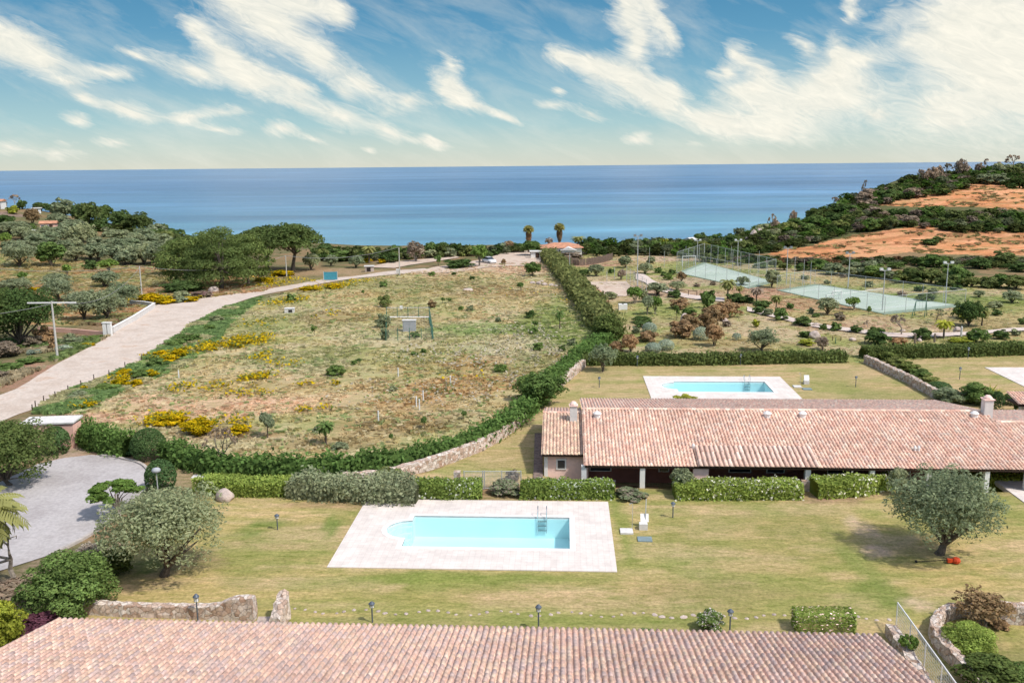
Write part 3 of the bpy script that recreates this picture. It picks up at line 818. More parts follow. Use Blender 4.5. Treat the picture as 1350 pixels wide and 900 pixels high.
def pool(Dk, Pw, label, steps=True, ladder=True, zt=.05):
    cx, cy = (Dk[0] + Dk[1]) / 2, (Dk[2] + Dk[3]) / 2
    root = empty('swimming_pool', fuv(cx, cy, 0), 0, label, 'swimming pool')
    u0_, u1_, v0_, v1_ = Pw; rS = 1.35; vm = (v0_ + v1_) / 2 + .2
    # basin outline with a round bay of steps on the left
    outl = [(u0_, v0_), (u1_, v0_), (u1_, v1_), (u0_, v1_)]
    if steps:
        outl += [(u0_, vm + rS)] + [(u0_ - rS * math.sin(t_), vm + rS * math.cos(t_)) for t_ in np.linspace(.2, math.pi - .2, 10)] + [(u0_, vm - rS)]
    Nn = len(outl)
    import bmesh
    # deck: polygon with hole through triangle fill
    def ringmesh(outer, inner, z, th=None):
        bm = bmesh.new()
        vo = [bm.verts.new(fuv(a_, c_, z)) for a_, c_ in outer]; vi = [bm.verts.new(fuv(a_, c_, z)) for a_, c_ in inner]
        es = [bm.edges.new((vo[i], vo[(i + 1) % len(vo)])) for i in range(len(vo))] + [bm.edges.new((vi[i], vi[(i + 1) % len(vi)])) for i in range(len(vi))]
        bmesh.ops.triangle_fill(bm, use_beauty=True, use_dissolve=False, edges=es)
        fs = bm.faces[:]
        for f in fs:
            if f.normal.z < 0: f.normal_flip()
        if th:
            r_ = bmesh.ops.extrude_face_region(bm, geom=bm.faces[:])
            for g_ in r_['geom']:
                if isinstance(g_, bmesh.types.BMVert): g_.co.z -= th
            bmesh.ops.recalc_face_normals(bm, faces=bm.faces[:])
        me_ = bpy.data.meshes.new('ring'); bm.to_mesh(me_); bm.free(); return me_
    def grow(o_, k):
        c_ = ((u0_ + u1_) / 2, (v0_ + v1_) / 2); res = []
        for a_, d_ in o_:
            if steps and a_ < u0_ - .01:
                dx, dy = a_ - u0_, d_ - vm; l_ = math.hypot(dx, dy); res.append((u0_ + dx / l_ * (l_ + k), vm + dy / l_ * (l_ + k)))
            elif steps and abs(a_ - u0_) < .01 and abs(abs(d_ - vm) - rS) < .01: res.append((u0_ - k, vm + math.copysign(rS + k * .3, d_ - vm)))
            else: res.append((a_ + math.copysign(k, a_ - c_[0]), d_ + math.copysign(k, d_ - c_[1])))
        return res
    cop = grow(outl, .32)
    me_ = ringmesh([(Dk[0], Dk[2]), (Dk[1], Dk[2]), (Dk[1], Dk[3]), (Dk[0], Dk[3])], cop, zt, .3); me_.name = 'deck'
    link('deck', me_, 'paving', root)
    me_ = ringmesh(cop, outl, zt + .012, .12); link('coping', me_, M['coping'], root)
    bs = MB(); dp = -1.35
    vsT = [fuv(a_, c_, zt) for a_, c_ in outl]; vsB = [fuv(a_, c_, dp) for a_, c_ in outl]
    bs.add(vsT + vsB, [(i, (i + 1) % Nn, Nn + (i + 1) % Nn, Nn + i) for i in range(Nn)] + [tuple(range(Nn, 2 * Nn))])
    link('basin', bs.mesh('basin'), 'liner', root)
    if steps:
        for k in range(3):
            st_ = MB(); rr_ = rS * (1 - .28 * k) - .02
            pts = [(u0_, vm + rr_)] + [(u0_ - rr_ * math.sin(t_), vm + rr_ * math.cos(t_)) for t_ in np.linspace(.1, math.pi - .1, 9)] + [(u0_, vm - rr_)]
            # each lower step reaches further towards the pool
            # built as nested rings from the wall inwards: highest ring is widest away from the pool
            r_in = rS * (1 - .28 * (k + 1))
            ring = [(u0_ - rr_ * math.sin(t_), vm + rr_ * math.cos(t_)) for t_ in np.linspace(.02, math.pi - .02, 11)]
            inn = [(u0_ - r_in * math.sin(t_), vm + r_in * math.cos(t_)) for t_ in np.linspace(.02, math.pi - .02, 11)]
            zt_ = -.28 - .27 * k
            for i in range(10):
                P4 = [fuv(*ring[i], zt_), fuv(*ring[i + 1], zt_), fuv(*inn[i + 1], zt_), fuv(*inn[i], zt_)]; Q4 = [v_ - Vector((0, 0, 1.0)) for v_ in P4]
                st_.add(P4 + Q4, [(0, 1, 2, 3), (0, 4, 5, 1), (1, 5, 6, 2), (2, 6, 7, 3), (3, 7, 4, 0)])
            st_.build('step', 'liner', root)
    wz = -.10
    wmesh = MB(); wmesh.add([fuv(a_, c_, wz) for a_, c_ in outl], [tuple(range(Nn))]); link('water', wmesh.mesh('water'), 'pool_water', root)
    if ladder:
        lu = u1_ - 1.7
        ld = empty('pool_ladder', fuv(lu, v1_, 0), 0, 'chrome pool ladder at the far edge of the ' + ('front' if zt == .05 and Dk is D1 else 'back') + ' pool', 'ladder')
        for s_ in (-.27, .27):
            t_ = MB(); t_.tube([fuv(lu + s_, v1_ + .55, zt), fuv(lu + s_, v1_ + .5, .55), fuv(lu + s_, v1_ + .3, .66), fuv(lu + s_, v1_ + .05, .6), fuv(lu + s_, v1_ - .08, .4), fuv(lu + s_, v1_ - .08, -1.0)], .025, 6)
            t_.build('rail', 'chrome', ld)
        for z_ in (-.2, -.5, -.8):
            t_ = MB(); t_.ubox(lu - .27, lu + .27, v1_ - .14, v1_ - .04, z_ - .02, z_ + .02); t_.build('rung', M['teal'], ld)
    return root


pool(D1, PW1, 'nearest turquoise swimming pool with round bay of steps in pale paving on front lawn')
pool(D2, PW2, 'swimming pool in pale paving on the back lawn beyond the long tiled house')
pool(D3, PW3, 'pale paved pool deck cut off by the right edge, beyond the yucca', True, False)
pool(D4, PW4, 'corner of pale pool deck right of the large olive tree on the lawn', True, False)
# ------------------------------------------------------------------ foliage
def leaf_cloud(rng, lobes, n, size, aspect=.55, shell=.72, low=.35, tvar=.28, flower=None, droop=0):
    lobes = np.array(lobes, float)
    area = (lobes[:, 3] * lobes[:, 4] + lobes[:, 4] * lobes[:, 5] + lobes[:, 3] * lobes[:, 5])
    k = rng.choice(len(lobes), n, p=area / area.sum())
    d = rng.normal(size=(n, 3)); d /= np.linalg.norm(d, axis=1)[:, None]
    flip = (d[:, 2] < 0) & (rng.random(n) > low); d[flip, 2] *= -1
    r = shell + (1.04 - shell) * rng.random(n) ** .6; inner = rng.random(n) < .15; r[inner] *= rng.random(inner.sum()) * .5 + .4
    c = lobes[k, :3] + d * lobes[k, 3:6] * r[:, None]
    nm = d + rng.normal(size=(n, 3)) * .55 + np.array([0, 0, .15]); nm /= np.linalg.norm(nm, axis=1)[:, None]
    a = np.cross(nm, rng.normal(size=(n, 3))); a /= np.linalg.norm(a, axis=1)[:, None]; b = np.cross(nm, a)
    s = size * (.6 + .8 * rng.random(n))[:, None]
    a *= s; b *= s * aspect
    v = np.stack([c - a, c - b * .9 + a * .1, c + a, c + b * .9 - a * .1], 1).reshape(-1, 3)
    lt = 1 + (rng.random(len(lobes)) - .5) * tvar * 1.2
    t = lt[k] * (1 + (rng.random(n) - .5) * tvar * 2)
    tint = np.stack([t * (1 + .12 * (rng.random(n) - .4)), t, t * (1 - .1 * rng.random(n))], -1)
    if flower:
        f = (rng.random(n) < flower[1]) & (d[:, 2] > -.3)
        tint[f] = np.array(flower[0])
    return v, np.arange(4 * n).reshape(-1, 4), np.repeat(tint, 4, 0)


def rand_lobes(rng, k, cx=0, cy=0, z0=.3, z1=1., rad=.5, lr=(.18, .3), flat=.8):
    out = []
    zc, hz = (z0 + z1) / 2, (z1 - z0) / 2
    for i in range(k):
        th = i * 2.399 + rng.random() * .9; ph = (i + .5) / k; q9 = .78 + .34 * rng.random()
        z = 1 - 2 * ph * .8; rr = math.sqrt(max(0, 1 - z * z))
        r = lr[0] + (lr[1] - lr[0]) * rng.random()
        out.append((cx + (rad - r) * rr * math.cos(th) * q9, cy + (rad - r) * rr * math.sin(th) * q9, zc + (hz - r * flat) * z * (.8 + .25 * rng.random()), r, r * (.8 + .4 * rng.random()), r * flat))
    return out


def limbs(rng, h0, tips, r, splay=.1, stems=1):
    mb = MB()
    for s in range(stems):
        b = Vector(((rng.random() - .5) * .12 * (stems > 1), (rng.random() - .5) * .12 * (stems > 1), 0))
        f = Vector((b.x + (rng.random() - .5) * splay, b.y + (rng.random() - .5) * splay, h0))
        mb.tube([b, b.lerp(f, .5) + Vector((rng.random() - .5, 0, 0)) * .03, f], [r * 1.35, r, r * .85], 7)
        for t in tips[s::stems]:
            t = Vector(t); m_ = f.lerp(t, .5) + Vector((rng.random() - .5, rng.random() - .5, .3 * rng.random())) * .12
            mb.tube([f, m_, t], [r * .7, r * .45, r * .14], 5)
    return mb


def build_kind(kind, lod, var):
    """unit-size plant: width 1, height 1 → (crown mesh, trunk MB or None, extra)"""
    rng = np.random.default_rng(abs(hash((kind, lod))) % 9999 * 0 + sum(map(ord, kind)) * 7 + lod * 31 + var * 101)
    n = (420, 1700, 4600, 16000)[lod]; s = (.088, .052, .029, .0145)[lod]
    tr = None; ex = None
    if kind in ('olive', 'darktree', 'leafy', 'rusttree', 'blossom', 'maquistree', 'taupetree'):
        z0 = {'olive': .14, 'darktree': .10, 'leafy': .30, 'rusttree': .16, 'blossom': .28, 'maquistree': .02, 'taupetree': .12}[kind] * (.45 if lod < 2 and kind != 'leafy' else 1)
        k = (9, 13, 18, 30)[lod]
        lb = rand_lobes(rng, k, z0=z0, z1=1, rad=.5, lr=(.13, .23), flat=.85)
        if kind == 'leafy' and lod >= 2:
            lb = [(l[0] * 1.05, l[1] * 1.05, l[2] * .85 + .14 , l[3] * .6, l[4] * .6, l[5] * .62) for l in lb]
        elif lod >= 2:
            for i in range(k): # sprays that break the outline
                a9 = rng.random() * 6.28; z9 = z0 + .06 + (1 - z0) * rng.random() * .92; q9 = .5 * math.sqrt(max(.05, 1 - ((z9 - (z0 + 1) / 2) / ((1 - z0) / 2)) ** 2)) * (.85 + .25 * rng.random()); r9 = .045 + .05 * rng.random()
                lb.append((q9 * math.cos(a9), q9 * math.sin(a9), z9, r9, r9, r9 * 1.3))
        for i in range(k // 2 if not (kind == 'leafy' and lod >= 2) else 0): # centre fill
            lb.append(((rng.random() - .5) * .4, (rng.random() - .5) * .4, z0 + (1 - z0) * (.35 + .4 * rng.random()), .2, .2, .17))
        dens = {'leafy': .5, 'taupetree': .5, 'blossom': .6, 'rusttree': .8}.get(kind, 1)
        v, f, t = leaf_cloud(rng, lb, int(n * dens), s * (1.15 if kind != 'leafy' else 1.25), .5 if kind == 'olive' else .7)
        tips = [(l[0] * .8, l[1] * .8, l[2]) for l in lb[::max(1, len(lb) // 9)]]
        tr = limbs(rng, z0 * (.8 if kind != 'leafy' else .6), tips, .026 if kind != 'olive' else .036, .1, 1 if kind in ('olive', 'darktree') else 2)
    elif kind == 'pine':
        lb = []
        for lev, (z, rr, k) in enumerate(((.22, .38, 8), (.42, .42, 9), (.62, .36, 8), (.8, .25, 6), (.9, .1, 3))):
            for i in range(k):
                a = i * 6.283 / k + lev + rng.random() * .5; r = .13 + rng.random() * .06
                lb.append((rr * math.cos(a) * (.8 + .3 * rng.random()), rr * math.sin(a) * (.8 + .3 * rng.random()), z + (rng.random() - .5) * .1, r * 1.1, r * 1.1, r * .62))
        v, f, t = leaf_cloud(rng, lb, n, s * 1.1, .45, tvar=.35)
        tr = limbs(rng, .3, [(l[0] * .85, l[1] * .85, l[2] - .03) for l in lb[::3]], .028, .06, 1)
    elif kind == 'umbrella':
        lb = []
        for i in range(26):
            a = i * 2.399; q_ = math.sqrt((i + .5) / 26) * .40; r = .14 + rng.random() * .06
            lb.append((q_ * math.cos(a), q_ * math.sin(a), .88 - q_ * q_ * 2.1 - r * .4 + (rng.random() - .5) * .06, r, r, r * .75))
        v, f, t = leaf_cloud(rng, lb, int(n * 1.2), s * .95, .5, low=.15, tvar=.3)
        tr = limbs(rng, .34, [(l[0] * .8, l[1] * .8, l[2] - .05) for l in lb[::3]], .028, .1, 1)
    elif kind in ('bush', 'whiteflower', 'yellowbush', 'scrub', 'rustbush', 'lavender'):
        k = (6, 9, 14, 26)[lod]
        lb = rand_lobes(rng, k, z0=-.25, z1=1.05, rad=.55, lr=(.12, .27), flat=.95) + [(0, 0, .36, .33, .33, .40)]
        fl = {'whiteflower': ((5.2, 3.1, 10), .16), 'yellowbush': ((.16, .30, .6), .22), 'lavender': ((1.6, 1.1, 1.5), .25)}.get(kind)
        v, f, t = leaf_cloud(rng, lb, n, s * 1.25, .75, low=.25, flower=fl, tvar=.36)
        v[:, 2] = np.maximum(v[:, 2], .0)
    elif kind in ('ball', 'cloud_ball'):
        v, f, t = leaf_cloud(rng, [(0, 0, .42, .485, .485, .56)], int(n * 1.3), s * .8, .8, shell=.93, low=.5, tvar=.2)
        v[:, 2] = np.maximum(v[:, 2], .0)
    elif kind == 'block':    # unit box hedge
        P = rng.random((int(n * 1.2), 3)) - [.5, .5, 0]; ax = rng.integers(0, 5, len(P))
        P[ax == 0, 0] = -.48; P[ax == 1, 0] = .48; P[ax == 2, 1] = -.48; P[ax == 3, 1] = .48; P[ax == 4, 2] = .96
        P += rng.normal(size=P.shape) * .014
        nrm = P - [0, 0, .4] + rng.normal(size=P.shape) * .4; nrm /= np.linalg.norm(nrm, axis=1)[:, None]
        a = np.cross(nrm, rng.normal(size=P.shape)); a /= np.linalg.norm(a, axis=1)[:, None]; b = np.cross(nrm, a)
        ss = s * (.7 + .6 * rng.random(len(P)))[:, None]; a *= ss; b *= ss * .7
        v = np.stack([P - a, P - b, P + a, P + b], 1).reshape(-1, 3); v[:, 2] = np.maximum(v[:, 2], 0); f = np.arange(len(v)).reshape(-1, 4)
        t = 1 + (rng.random(len(P)) - .5) * .7; t = np.stack([t, t, t], -1); k_ = rng.random(len(P)) < .06; t[k_] = (7.5, 4.0, 17); t = np.repeat(t, 4, 0)
    elif kind == 'bare':
        mb = MB(); tips = []
        def grow(p, d, l, r, lv):
            q_ = p + d * l; mb.tube([p, q_], [r, r * .62], 4 if lv else 6, cap=False)
            if lv >= (4 if lod > 1 else 3): tips.append(tuple(q_)); return
            for _ in range(3 if lv < 3 else 2):
                nd = (d + Vector(rng.normal(size=3)) * .5 + Vector((0, 0, .12))).normalized(); grow(q_, nd, l * .74, r * .6, lv + 1)
        grow(Vector((0, 0, 0)), Vector((.05, 0, 1)).normalized(), .3, .028, 0)
        tr = mb; T = np.array(tips); kk = rng.integers(0, len(T), n // 6)
        lb = [(x[0], x[1], x[2], .035, .035, .035) for x in T]
        v, f, t = leaf_cloud(rng, lb, max(120, n // 5), s * .75, .6, shell=.1)
        sc_ = .5 / max(.2, np.abs(T[:, :2]).max()); zz_ = 1 / max(.3, T[:, 2].max()); v *= [sc_, sc_, zz_]; tr.v = [(a_ * sc_, b_ * sc_, c_ * zz_) for a_, b_, c_ in tr.v]
    elif kind in ('palm', 'yucca'):
        nf = (18, 30, 46, 60)[lod]; V = []; F = []; T = []
        zc = .72 if kind == 'palm' else .3
        for i in range(nf):
            a = i * 2.399; lift = 1.25 - 1.75 * (i / nf); ln = .5 * (.85 + .25 * rng.random())
            d = Vector((math.cos(a), math.sin(a), 0)); p = Vector((0, 0, zc)); seg = 7; tt = .8 + .4 * rng.random()
            el_ = lift; pr = []
            for j in range(seg + 1):
                pr.append(p.copy()); p = p + (d * math.cos(el_) + Vector((0, 0, math.sin(el_) * .62))) * (ln * 1.15 / seg); el_ -= (.28 if kind == 'palm' else .06)
            sd_ = Vector((-d.y, d.x, 0))
            for j in range(seg):
                w_ = .085 * math.sin(math.pi * (j + .8) / (seg + 1)) * (1 if kind == 'palm' else .35)
                for q_ in range(3 if lod > 1 else 1):
                    A = pr[j].lerp(pr[j + 1], q_ / (3 if lod > 1 else 1)); B_ = pr[j].lerp(pr[j + 1], (q_ + (.55 if lod > 1 else 1)) / (3 if lod > 1 else 1))
                    for sg in (-1, 1):
                        o_ = len(V); V += [A, B_, B_ + sd_ * sg * w_ + (pr[j + 1] - pr[j]) * .5 - Vector((0, 0, w_ * .5)), A + sd_ * sg * w_ + (pr[j + 1] - pr[j]) * .3 - Vector((0, 0, w_ * .5))]
                        F.append((o_, o_ + 1, o_ + 2, o_ + 3)); T += [(tt, tt, tt)] * 4
        v = np.array([tuple(x) for x in V]); f = np.array(F); t = np.array(T)
        tr = MB(); tr.tube([(0, 0, 0), (.01, 0, zc * .5), (0, 0, zc)], [.055, .04, .05], 8)
    elif kind == 'skirtpalm':   # tall palm with a skirt of dead fronds
        V = []
        for i in range(46):
            a = i * 2.399; el_ = 1.3 - 1.9 * i / 46; d = Vector((math.cos(a) * math.cos(el_) , math.sin(a) * math.cos(el_), math.sin(el_) * .36)); sd_ = Vector((-math.sin(a), math.cos(a), 0)); c_ = Vector((0, 0, .84)); e_ = c_ + d * .42
            V += [c_, e_ - sd_ * .11, e_ + d * .12 - Vector((0, 0, .05)), e_ + sd_ * .11]
        v = np.array([tuple(q_) for q_ in V]); f = np.arange(len(v)).reshape(-1, 4); t = np.repeat((.7 + .6 * rng.random((len(v) // 4, 1))) * np.ones((1, 3)), 4, 0)
        ex = leaf_cloud(rng, [(0, 0, .62, .24, .24, .2), (0, 0, .48, .2, .2, .16)], n // 2, s * 1.5, .3, shell=.7)
        tr = MB(); tr.tube([(0, 0, 0), (0, 0, .85)], [.1, .08], 8)
    elif kind == 'sapling':
        lb = [((rng.random() - .5) * .5, (rng.random() - .5) * .5, .5 + .4 * rng.random(), .22, .22, .14) for _ in range(5)]
        v, f, t = leaf_cloud(rng, lb, n // 3, s * 1.6, .6)
        tr = limbs(rng, .4, [l[:3] for l in lb], .03)
    elif kind == 'deadwood':
        v = None
    if kind == 'deadwood':
        tr = MB()
        def g2(p, d, l, r, lv):
            m_ = p + d * l * .5 + Vector(rng.normal(size=3)) * .03; q_ = p + d * l
            tr.tube([p, m_, q_], [r, r * .85, r * .65], 6)
            if lv >= 3: return
            for _ in range(2 if lv else 3):
                g2(q_, (d * .6 + Vector(rng.normal(size=3)) * .6 + Vector((0, 0, .25))).normalized(), l * .66, r * .6, lv + 1)
        g2(Vector((0, 0, 0)), Vector((.1, 0, 1)).normalized(), .42, .045, 0)
        return None, tr, None, None
    return (v, f, t), tr, ex, None


NAMES = {'olive': ('olive_tree', 'tree'), 'darktree': ('evergreen_tree', 'tree'), 'leafy': ('leafy_tree', 'tree'), 'rusttree': ('reddish_tree', 'tree'), 'blossom': ('blossom_shrub', 'shrub'), 'maquistree': ('evergreen_tree', 'tree'),
         'taupetree': ('tamarisk_tree', 'tree'), 'pine': ('pine_tree', 'tree'), 'umbrella': ('umbrella_pine', 'tree'), 'bush': ('shrub', 'shrub'), 'whiteflower': ('flowering_shrub', 'shrub'), 'yellowbush': ('yellow_flower_shrub', 'shrub'),
         'scrub': ('shrub', 'shrub'), 'rustbush': ('reddish_shrub', 'shrub'), 'lavender': ('lavender_shrub', 'shrub'), 'ball': ('clipped_shrub', 'shrub'), 'block': ('clipped_hedge', 'hedge'), 'bare': ('bare_tree', 'tree'),
         'palm': ('palm_tree', 'palm'), 'yucca': ('yucca', 'plant'), 'skirtpalm': ('palm_tree', 'palm'), 'sapling': ('sapling', 'young tree'), 'deadwood': ('dead_tree', 'dead tree')}
CACHE = {}


def plant(kind, px, py, w, h, leaf, label=None, lod=None, group=None, loc=None, size=None, rz=None, phrase=None, dep=None):
    p = Vector(loc) if loc is not None else at_land(px, py)
    dc = depth(p); s = dc / FPX
    Wm, Hm = (w * s, h * s * .97) if size is None else size
    if kind in ('bush', 'ball', 'whiteflower', 'yellowbush', 'scrub', 'rustbush', 'lavender', 'block') and size is None:
        sn = (CAMZ - p.z) / dc; Hm = max(h * s * .6, h * s * 1.05 - Wm * sn * .35); Wm *= 1.08
    if lod is None: lod = 0 if w < 17 else 1 if w < 40 else 2 if w < 90 else 3
    vs = 3 if lod < 3 else 1
    var = RND.randrange(vs)
    key = (kind, lod, var, leaf)
    if key not in CACHE:
        cr0, tr, ex, _ = build_kind(kind, lod, var)
        ms = {}
        nm = NAMES[kind][0]
        if cr0 is not None: c_ = np_mesh('crown', *cr0); c_.materials.append(LM[leaf]); ms['crown'] = c_
        if tr is not None: c_ = tr.mesh('trunk'); c_.materials.append(M['bark_pale'] if kind in ('bare', 'deadwood', 'taupetree', 'leafy') else M['bark']); ms['trunk'] = c_
        if ex is not None: c_ = np_mesh('skirt', *ex); c_.materials.append(LM['skirt']); ms['skirt'] = c_
        CACHE[key] = ms
    ms = CACHE[key]; nm, cat = NAMES[kind]
    rz = RND.random() * 6.28 if rz is None else rz
    if len(ms) == 1:
        o = bpy.data.objects.new(nm, list(ms.values())[0]); COL.objects.link(o)
        o.location = p - Vector((0, 0, .03)); o.rotation_euler = (0, 0, rz); o.scale = (Wm, Wm if dep is None else dep, Hm)
    else:
        o = bpy.data.objects.new(nm, None); COL.objects.link(o); o.location = p - Vector((0, 0, .05)); o.rotation_euler = (0, 0, rz); o.scale = (Wm, Wm, Hm)
        for k_, me_ in ms.items():
            c_ = bpy.data.objects.new(k_, me_); COL.objects.link(c_); c_.parent = o
    if label: tag(o, label, cat, group)
    else: auto(o, phrase or PHR.get((kind, leaf)) or PHR.get(kind) or 'green ' + cat, cat, group, px, py)
    return o


PHR = {'olive': 'grey-green olive tree', 'darktree': 'dark evergreen tree', 'maquistree': 'dark rounded evergreen tree', 'leafy': 'bright green leafy tree', 'pine': 'dark green pine', 'bare': 'nearly bare twiggy tree',
       'taupetree': 'greyish-brown feathery tree', 'rusttree': 'small tree with reddish-brown leaves', 'bush': 'rounded green shrub', ('bush', 'dark'): 'dark green rounded shrub', ('bush', 'rust'): 'rusty brown shrub', ('bush', 'maquis'): 'olive-dark maquis shrub',
       ('bush', 'greyshrub'): 'grey-green shrub', ('bush', 'taupe'): 'dull brown shrub', ('bush', 'yg'): 'yellow-green shrub', ('ball', 'silver'): 'silvery ball-shaped shrub', ('bush', 'green'): 'fresh green shrub', 'yellowbush': 'shrub covered in yellow flowers',
       'lavender': 'mauve-tinged flowering shrub', 'palm': 'small palm', 'sapling': 'thin green sapling', 'whiteflower': 'green shrub dotted with pale flowers', ('bush', 'purple'): 'dark purple shrub', 'ball': 'clipped ball shrub', 'skirtpalm': 'tall palm with dead skirt'}

# --- left hill ---------------------------------------------------------------
T = plant
LEFT = [('bare', 20, 267, 14, 18, 'taupe'), ('bush', 29, 276, 13, 12, 'dark'), ('bush', 18, 282, 16, 12, 'yg'), ('bush', 4, 270, 10, 10, 'taupe'), ('maquistree', 53, 272, 18, 11, 'maquis'), ('maquistree', 66, 276, 14, 11, 'dark'), ('maquistree', 85, 290, 30, 27, 'greyshrub'),
        ('darktree', 104, 295, 16, 24, 'dark'), ('darktree', 119, 303, 28, 36, 'maquis'), ('maquistree', 140, 294, 20, 22, 'dark'), ('bush', 131, 305, 26, 18, 'dark'), ('maquistree', 162, 305, 26, 26, 'dark'), ('maquistree', 155, 298, 18, 18, 'maquis'), ('maquistree', 184, 309, 36, 26, 'maquis'),
        ('bush', 211, 314, 26, 20, 'maquis'), ('bush', 230, 320, 26, 20, 'dark'), ('rusttree', 43, 297, 22, 24, 'rust'), ('bush', 7, 299, 26, 16, 'dark'), ('bush', 42, 306, 12, 11, 'green'), ('olive', 13, 308, 30, 16, 'olive'), ('olive', 30, 317, 22, 18, 'olive'),
        ('leafy', 8, 327, 18, 22, 'leafy'), ('olive', 77, 299, 24, 18, 'olive'), ('darktree', 109, 327, 33, 30, 'greyshrub'), ('olive', 90, 314, 26, 22, 'olive'), ('olive', 70, 320, 38, 20, 'olive'), ('olive', 50, 332, 30, 24, 'olive'), ('olive', 27, 353, 36, 32, 'olive'),
        ('darktree', 68, 352, 32, 32, 'green'), ('olive', 158, 319, 30, 16, 'olive'), ('bush', 143, 313, 16, 13, 'greyshrub'), ('olive', 129, 344, 28, 24, 'olive'), ('olive', 150, 348, 30, 26, 'olive'), ('olive', 170, 334, 30, 20, 'olive'), ('olive', 150, 332, 28, 18, 'olive'),
        ('olive', 191, 349, 30, 28, 'olive'), ('olive', 172, 348, 26, 24, 'olive'), ('olive', 211, 351, 32, 30, 'olive'), ('bush', 220, 339, 28, 24, 'greyshrub'), ('olive', 200, 328, 24, 18, 'olive'), ('bush', 119, 356, 18, 14, 'dark'), ('leafy', 143, 360, 28, 20, 'leafy'),
        ('leafy', 89, 364, 14, 17, 'leafy'), ('leafy', 31, 373, 14, 16, 'leafy'), ('olive', 76, 380, 32, 20, 'olive'), ('olive', 140, 379, 30, 22, 'olive'), ('olive', 77, 399, 34, 30, 'olive'), ('olive', 112, 423, 44, 38, 'olive'), ('olive', 139, 421, 44, 38, 'olive'),
        ('olive', 162, 405, 40, 30, 'olive'), ('darktree', 25, 455, 84, 72, 'dark'), ('darktree', -20, 460, 80, 76, 'maquis'), ('rustbush', 58, 452, 26, 24, 'rust'), ('olive', 22, 388, 40, 20, 'greyshrub'), ('yellowbush', 42, 385, 22, 8, 'yellow'), ('bush', 5, 392, 24, 14, 'dark'),
        ('pine', 255, 378, 64, 60, 'pine'), ('pine', 292, 381, 74, 76, 'pine'), ('pine', 328, 376, 50, 62, 'pine'), ('pine', 235, 362, 44, 42, 'pine'), ('pine', 270, 350, 50, 36, 'pine'), ('bush', 240, 386, 56, 18, 'dark'), ('bush', 240, 394, 22, 12, 'greyshrub'), ('lavender', 266, 391, 26, 9, 'taupe'), ('bush', 243, 397, 26, 8, 'greyshrub'),
        ('yellowbush', 200, 398, 32, 13, 'yellow'), ('yellowbush', 218, 400, 26, 11, 'yellow'), ('yellowbush', 252, 397, 22, 8, 'yellow'), ('umbrella', 351, 358, 72, 60, 'pine'), ('umbrella', 386, 358, 68, 64, 'pine'), ('umbrella', 318, 352, 44, 42, 'pine'), ('olive', 411, 356, 20, 22, 'olive'), ('olive', 437, 351, 16, 15, 'olive'),
        ('bush', 425, 341, 30, 18, 'dark'), ('bush', 450, 344, 30, 16, 'green'), ('olive', 470, 353, 20, 16, 'olive'), ('palm', 487, 347, 20, 27, 'palm'), ('yellowbush', 504, 347, 10, 7, 'yellow'), ('bush', 514, 346, 26, 15, 'dark'), ('taupetree', 548, 345, 28, 30, 'taupe'), ('darktree', 568, 336, 16, 16, 'green'),
        ('darktree', 583, 335, 18, 15, 'dark'), ('bush', 604, 336, 14, 11, 'taupe'), ('sapling', 578, 351, 12, 15, 'green'), ('bush', 605, 353, 38, 13, 'dark'), ('leafy', 632, 351, 24, 30, 'leafy'), ('darktree', 641, 346, 16, 16, 'dark'), ('rusttree', 671, 332, 18, 16, 'rust'), ('sapling', 665, 352, 9, 12, 'rust'),
        ('darktree', 700, 337, 24, 20, 'green'), ('taupetree', 724, 324, 12, 12, 'taupe'), ('darktree', 702, 364, 20, 18, 'green'), ('yellowbush', 372, 363, 30, 8, 'yellow'), ('yellowbush', 350, 372, 26, 8, 'yellow'), ('yellowbush', 440, 380, 22, 7, 'yellow'), ('yellowbush', 408, 383, 24, 7, 'yellow'), ('bush', 384, 398, 12, 11, 'green'), ('yellowbush', 485, 346, 12, 6, 'yellow')]
LEFT = [((k[0], k[1], k[2], k[3] * 1.22, k[4] * 1.12) + tuple(k[5:])) if k[0] in ('olive', 'darktree', 'maquistree', 'umbrella', 'pine') else k for k in LEFT]
for k in LEFT: T(*k)
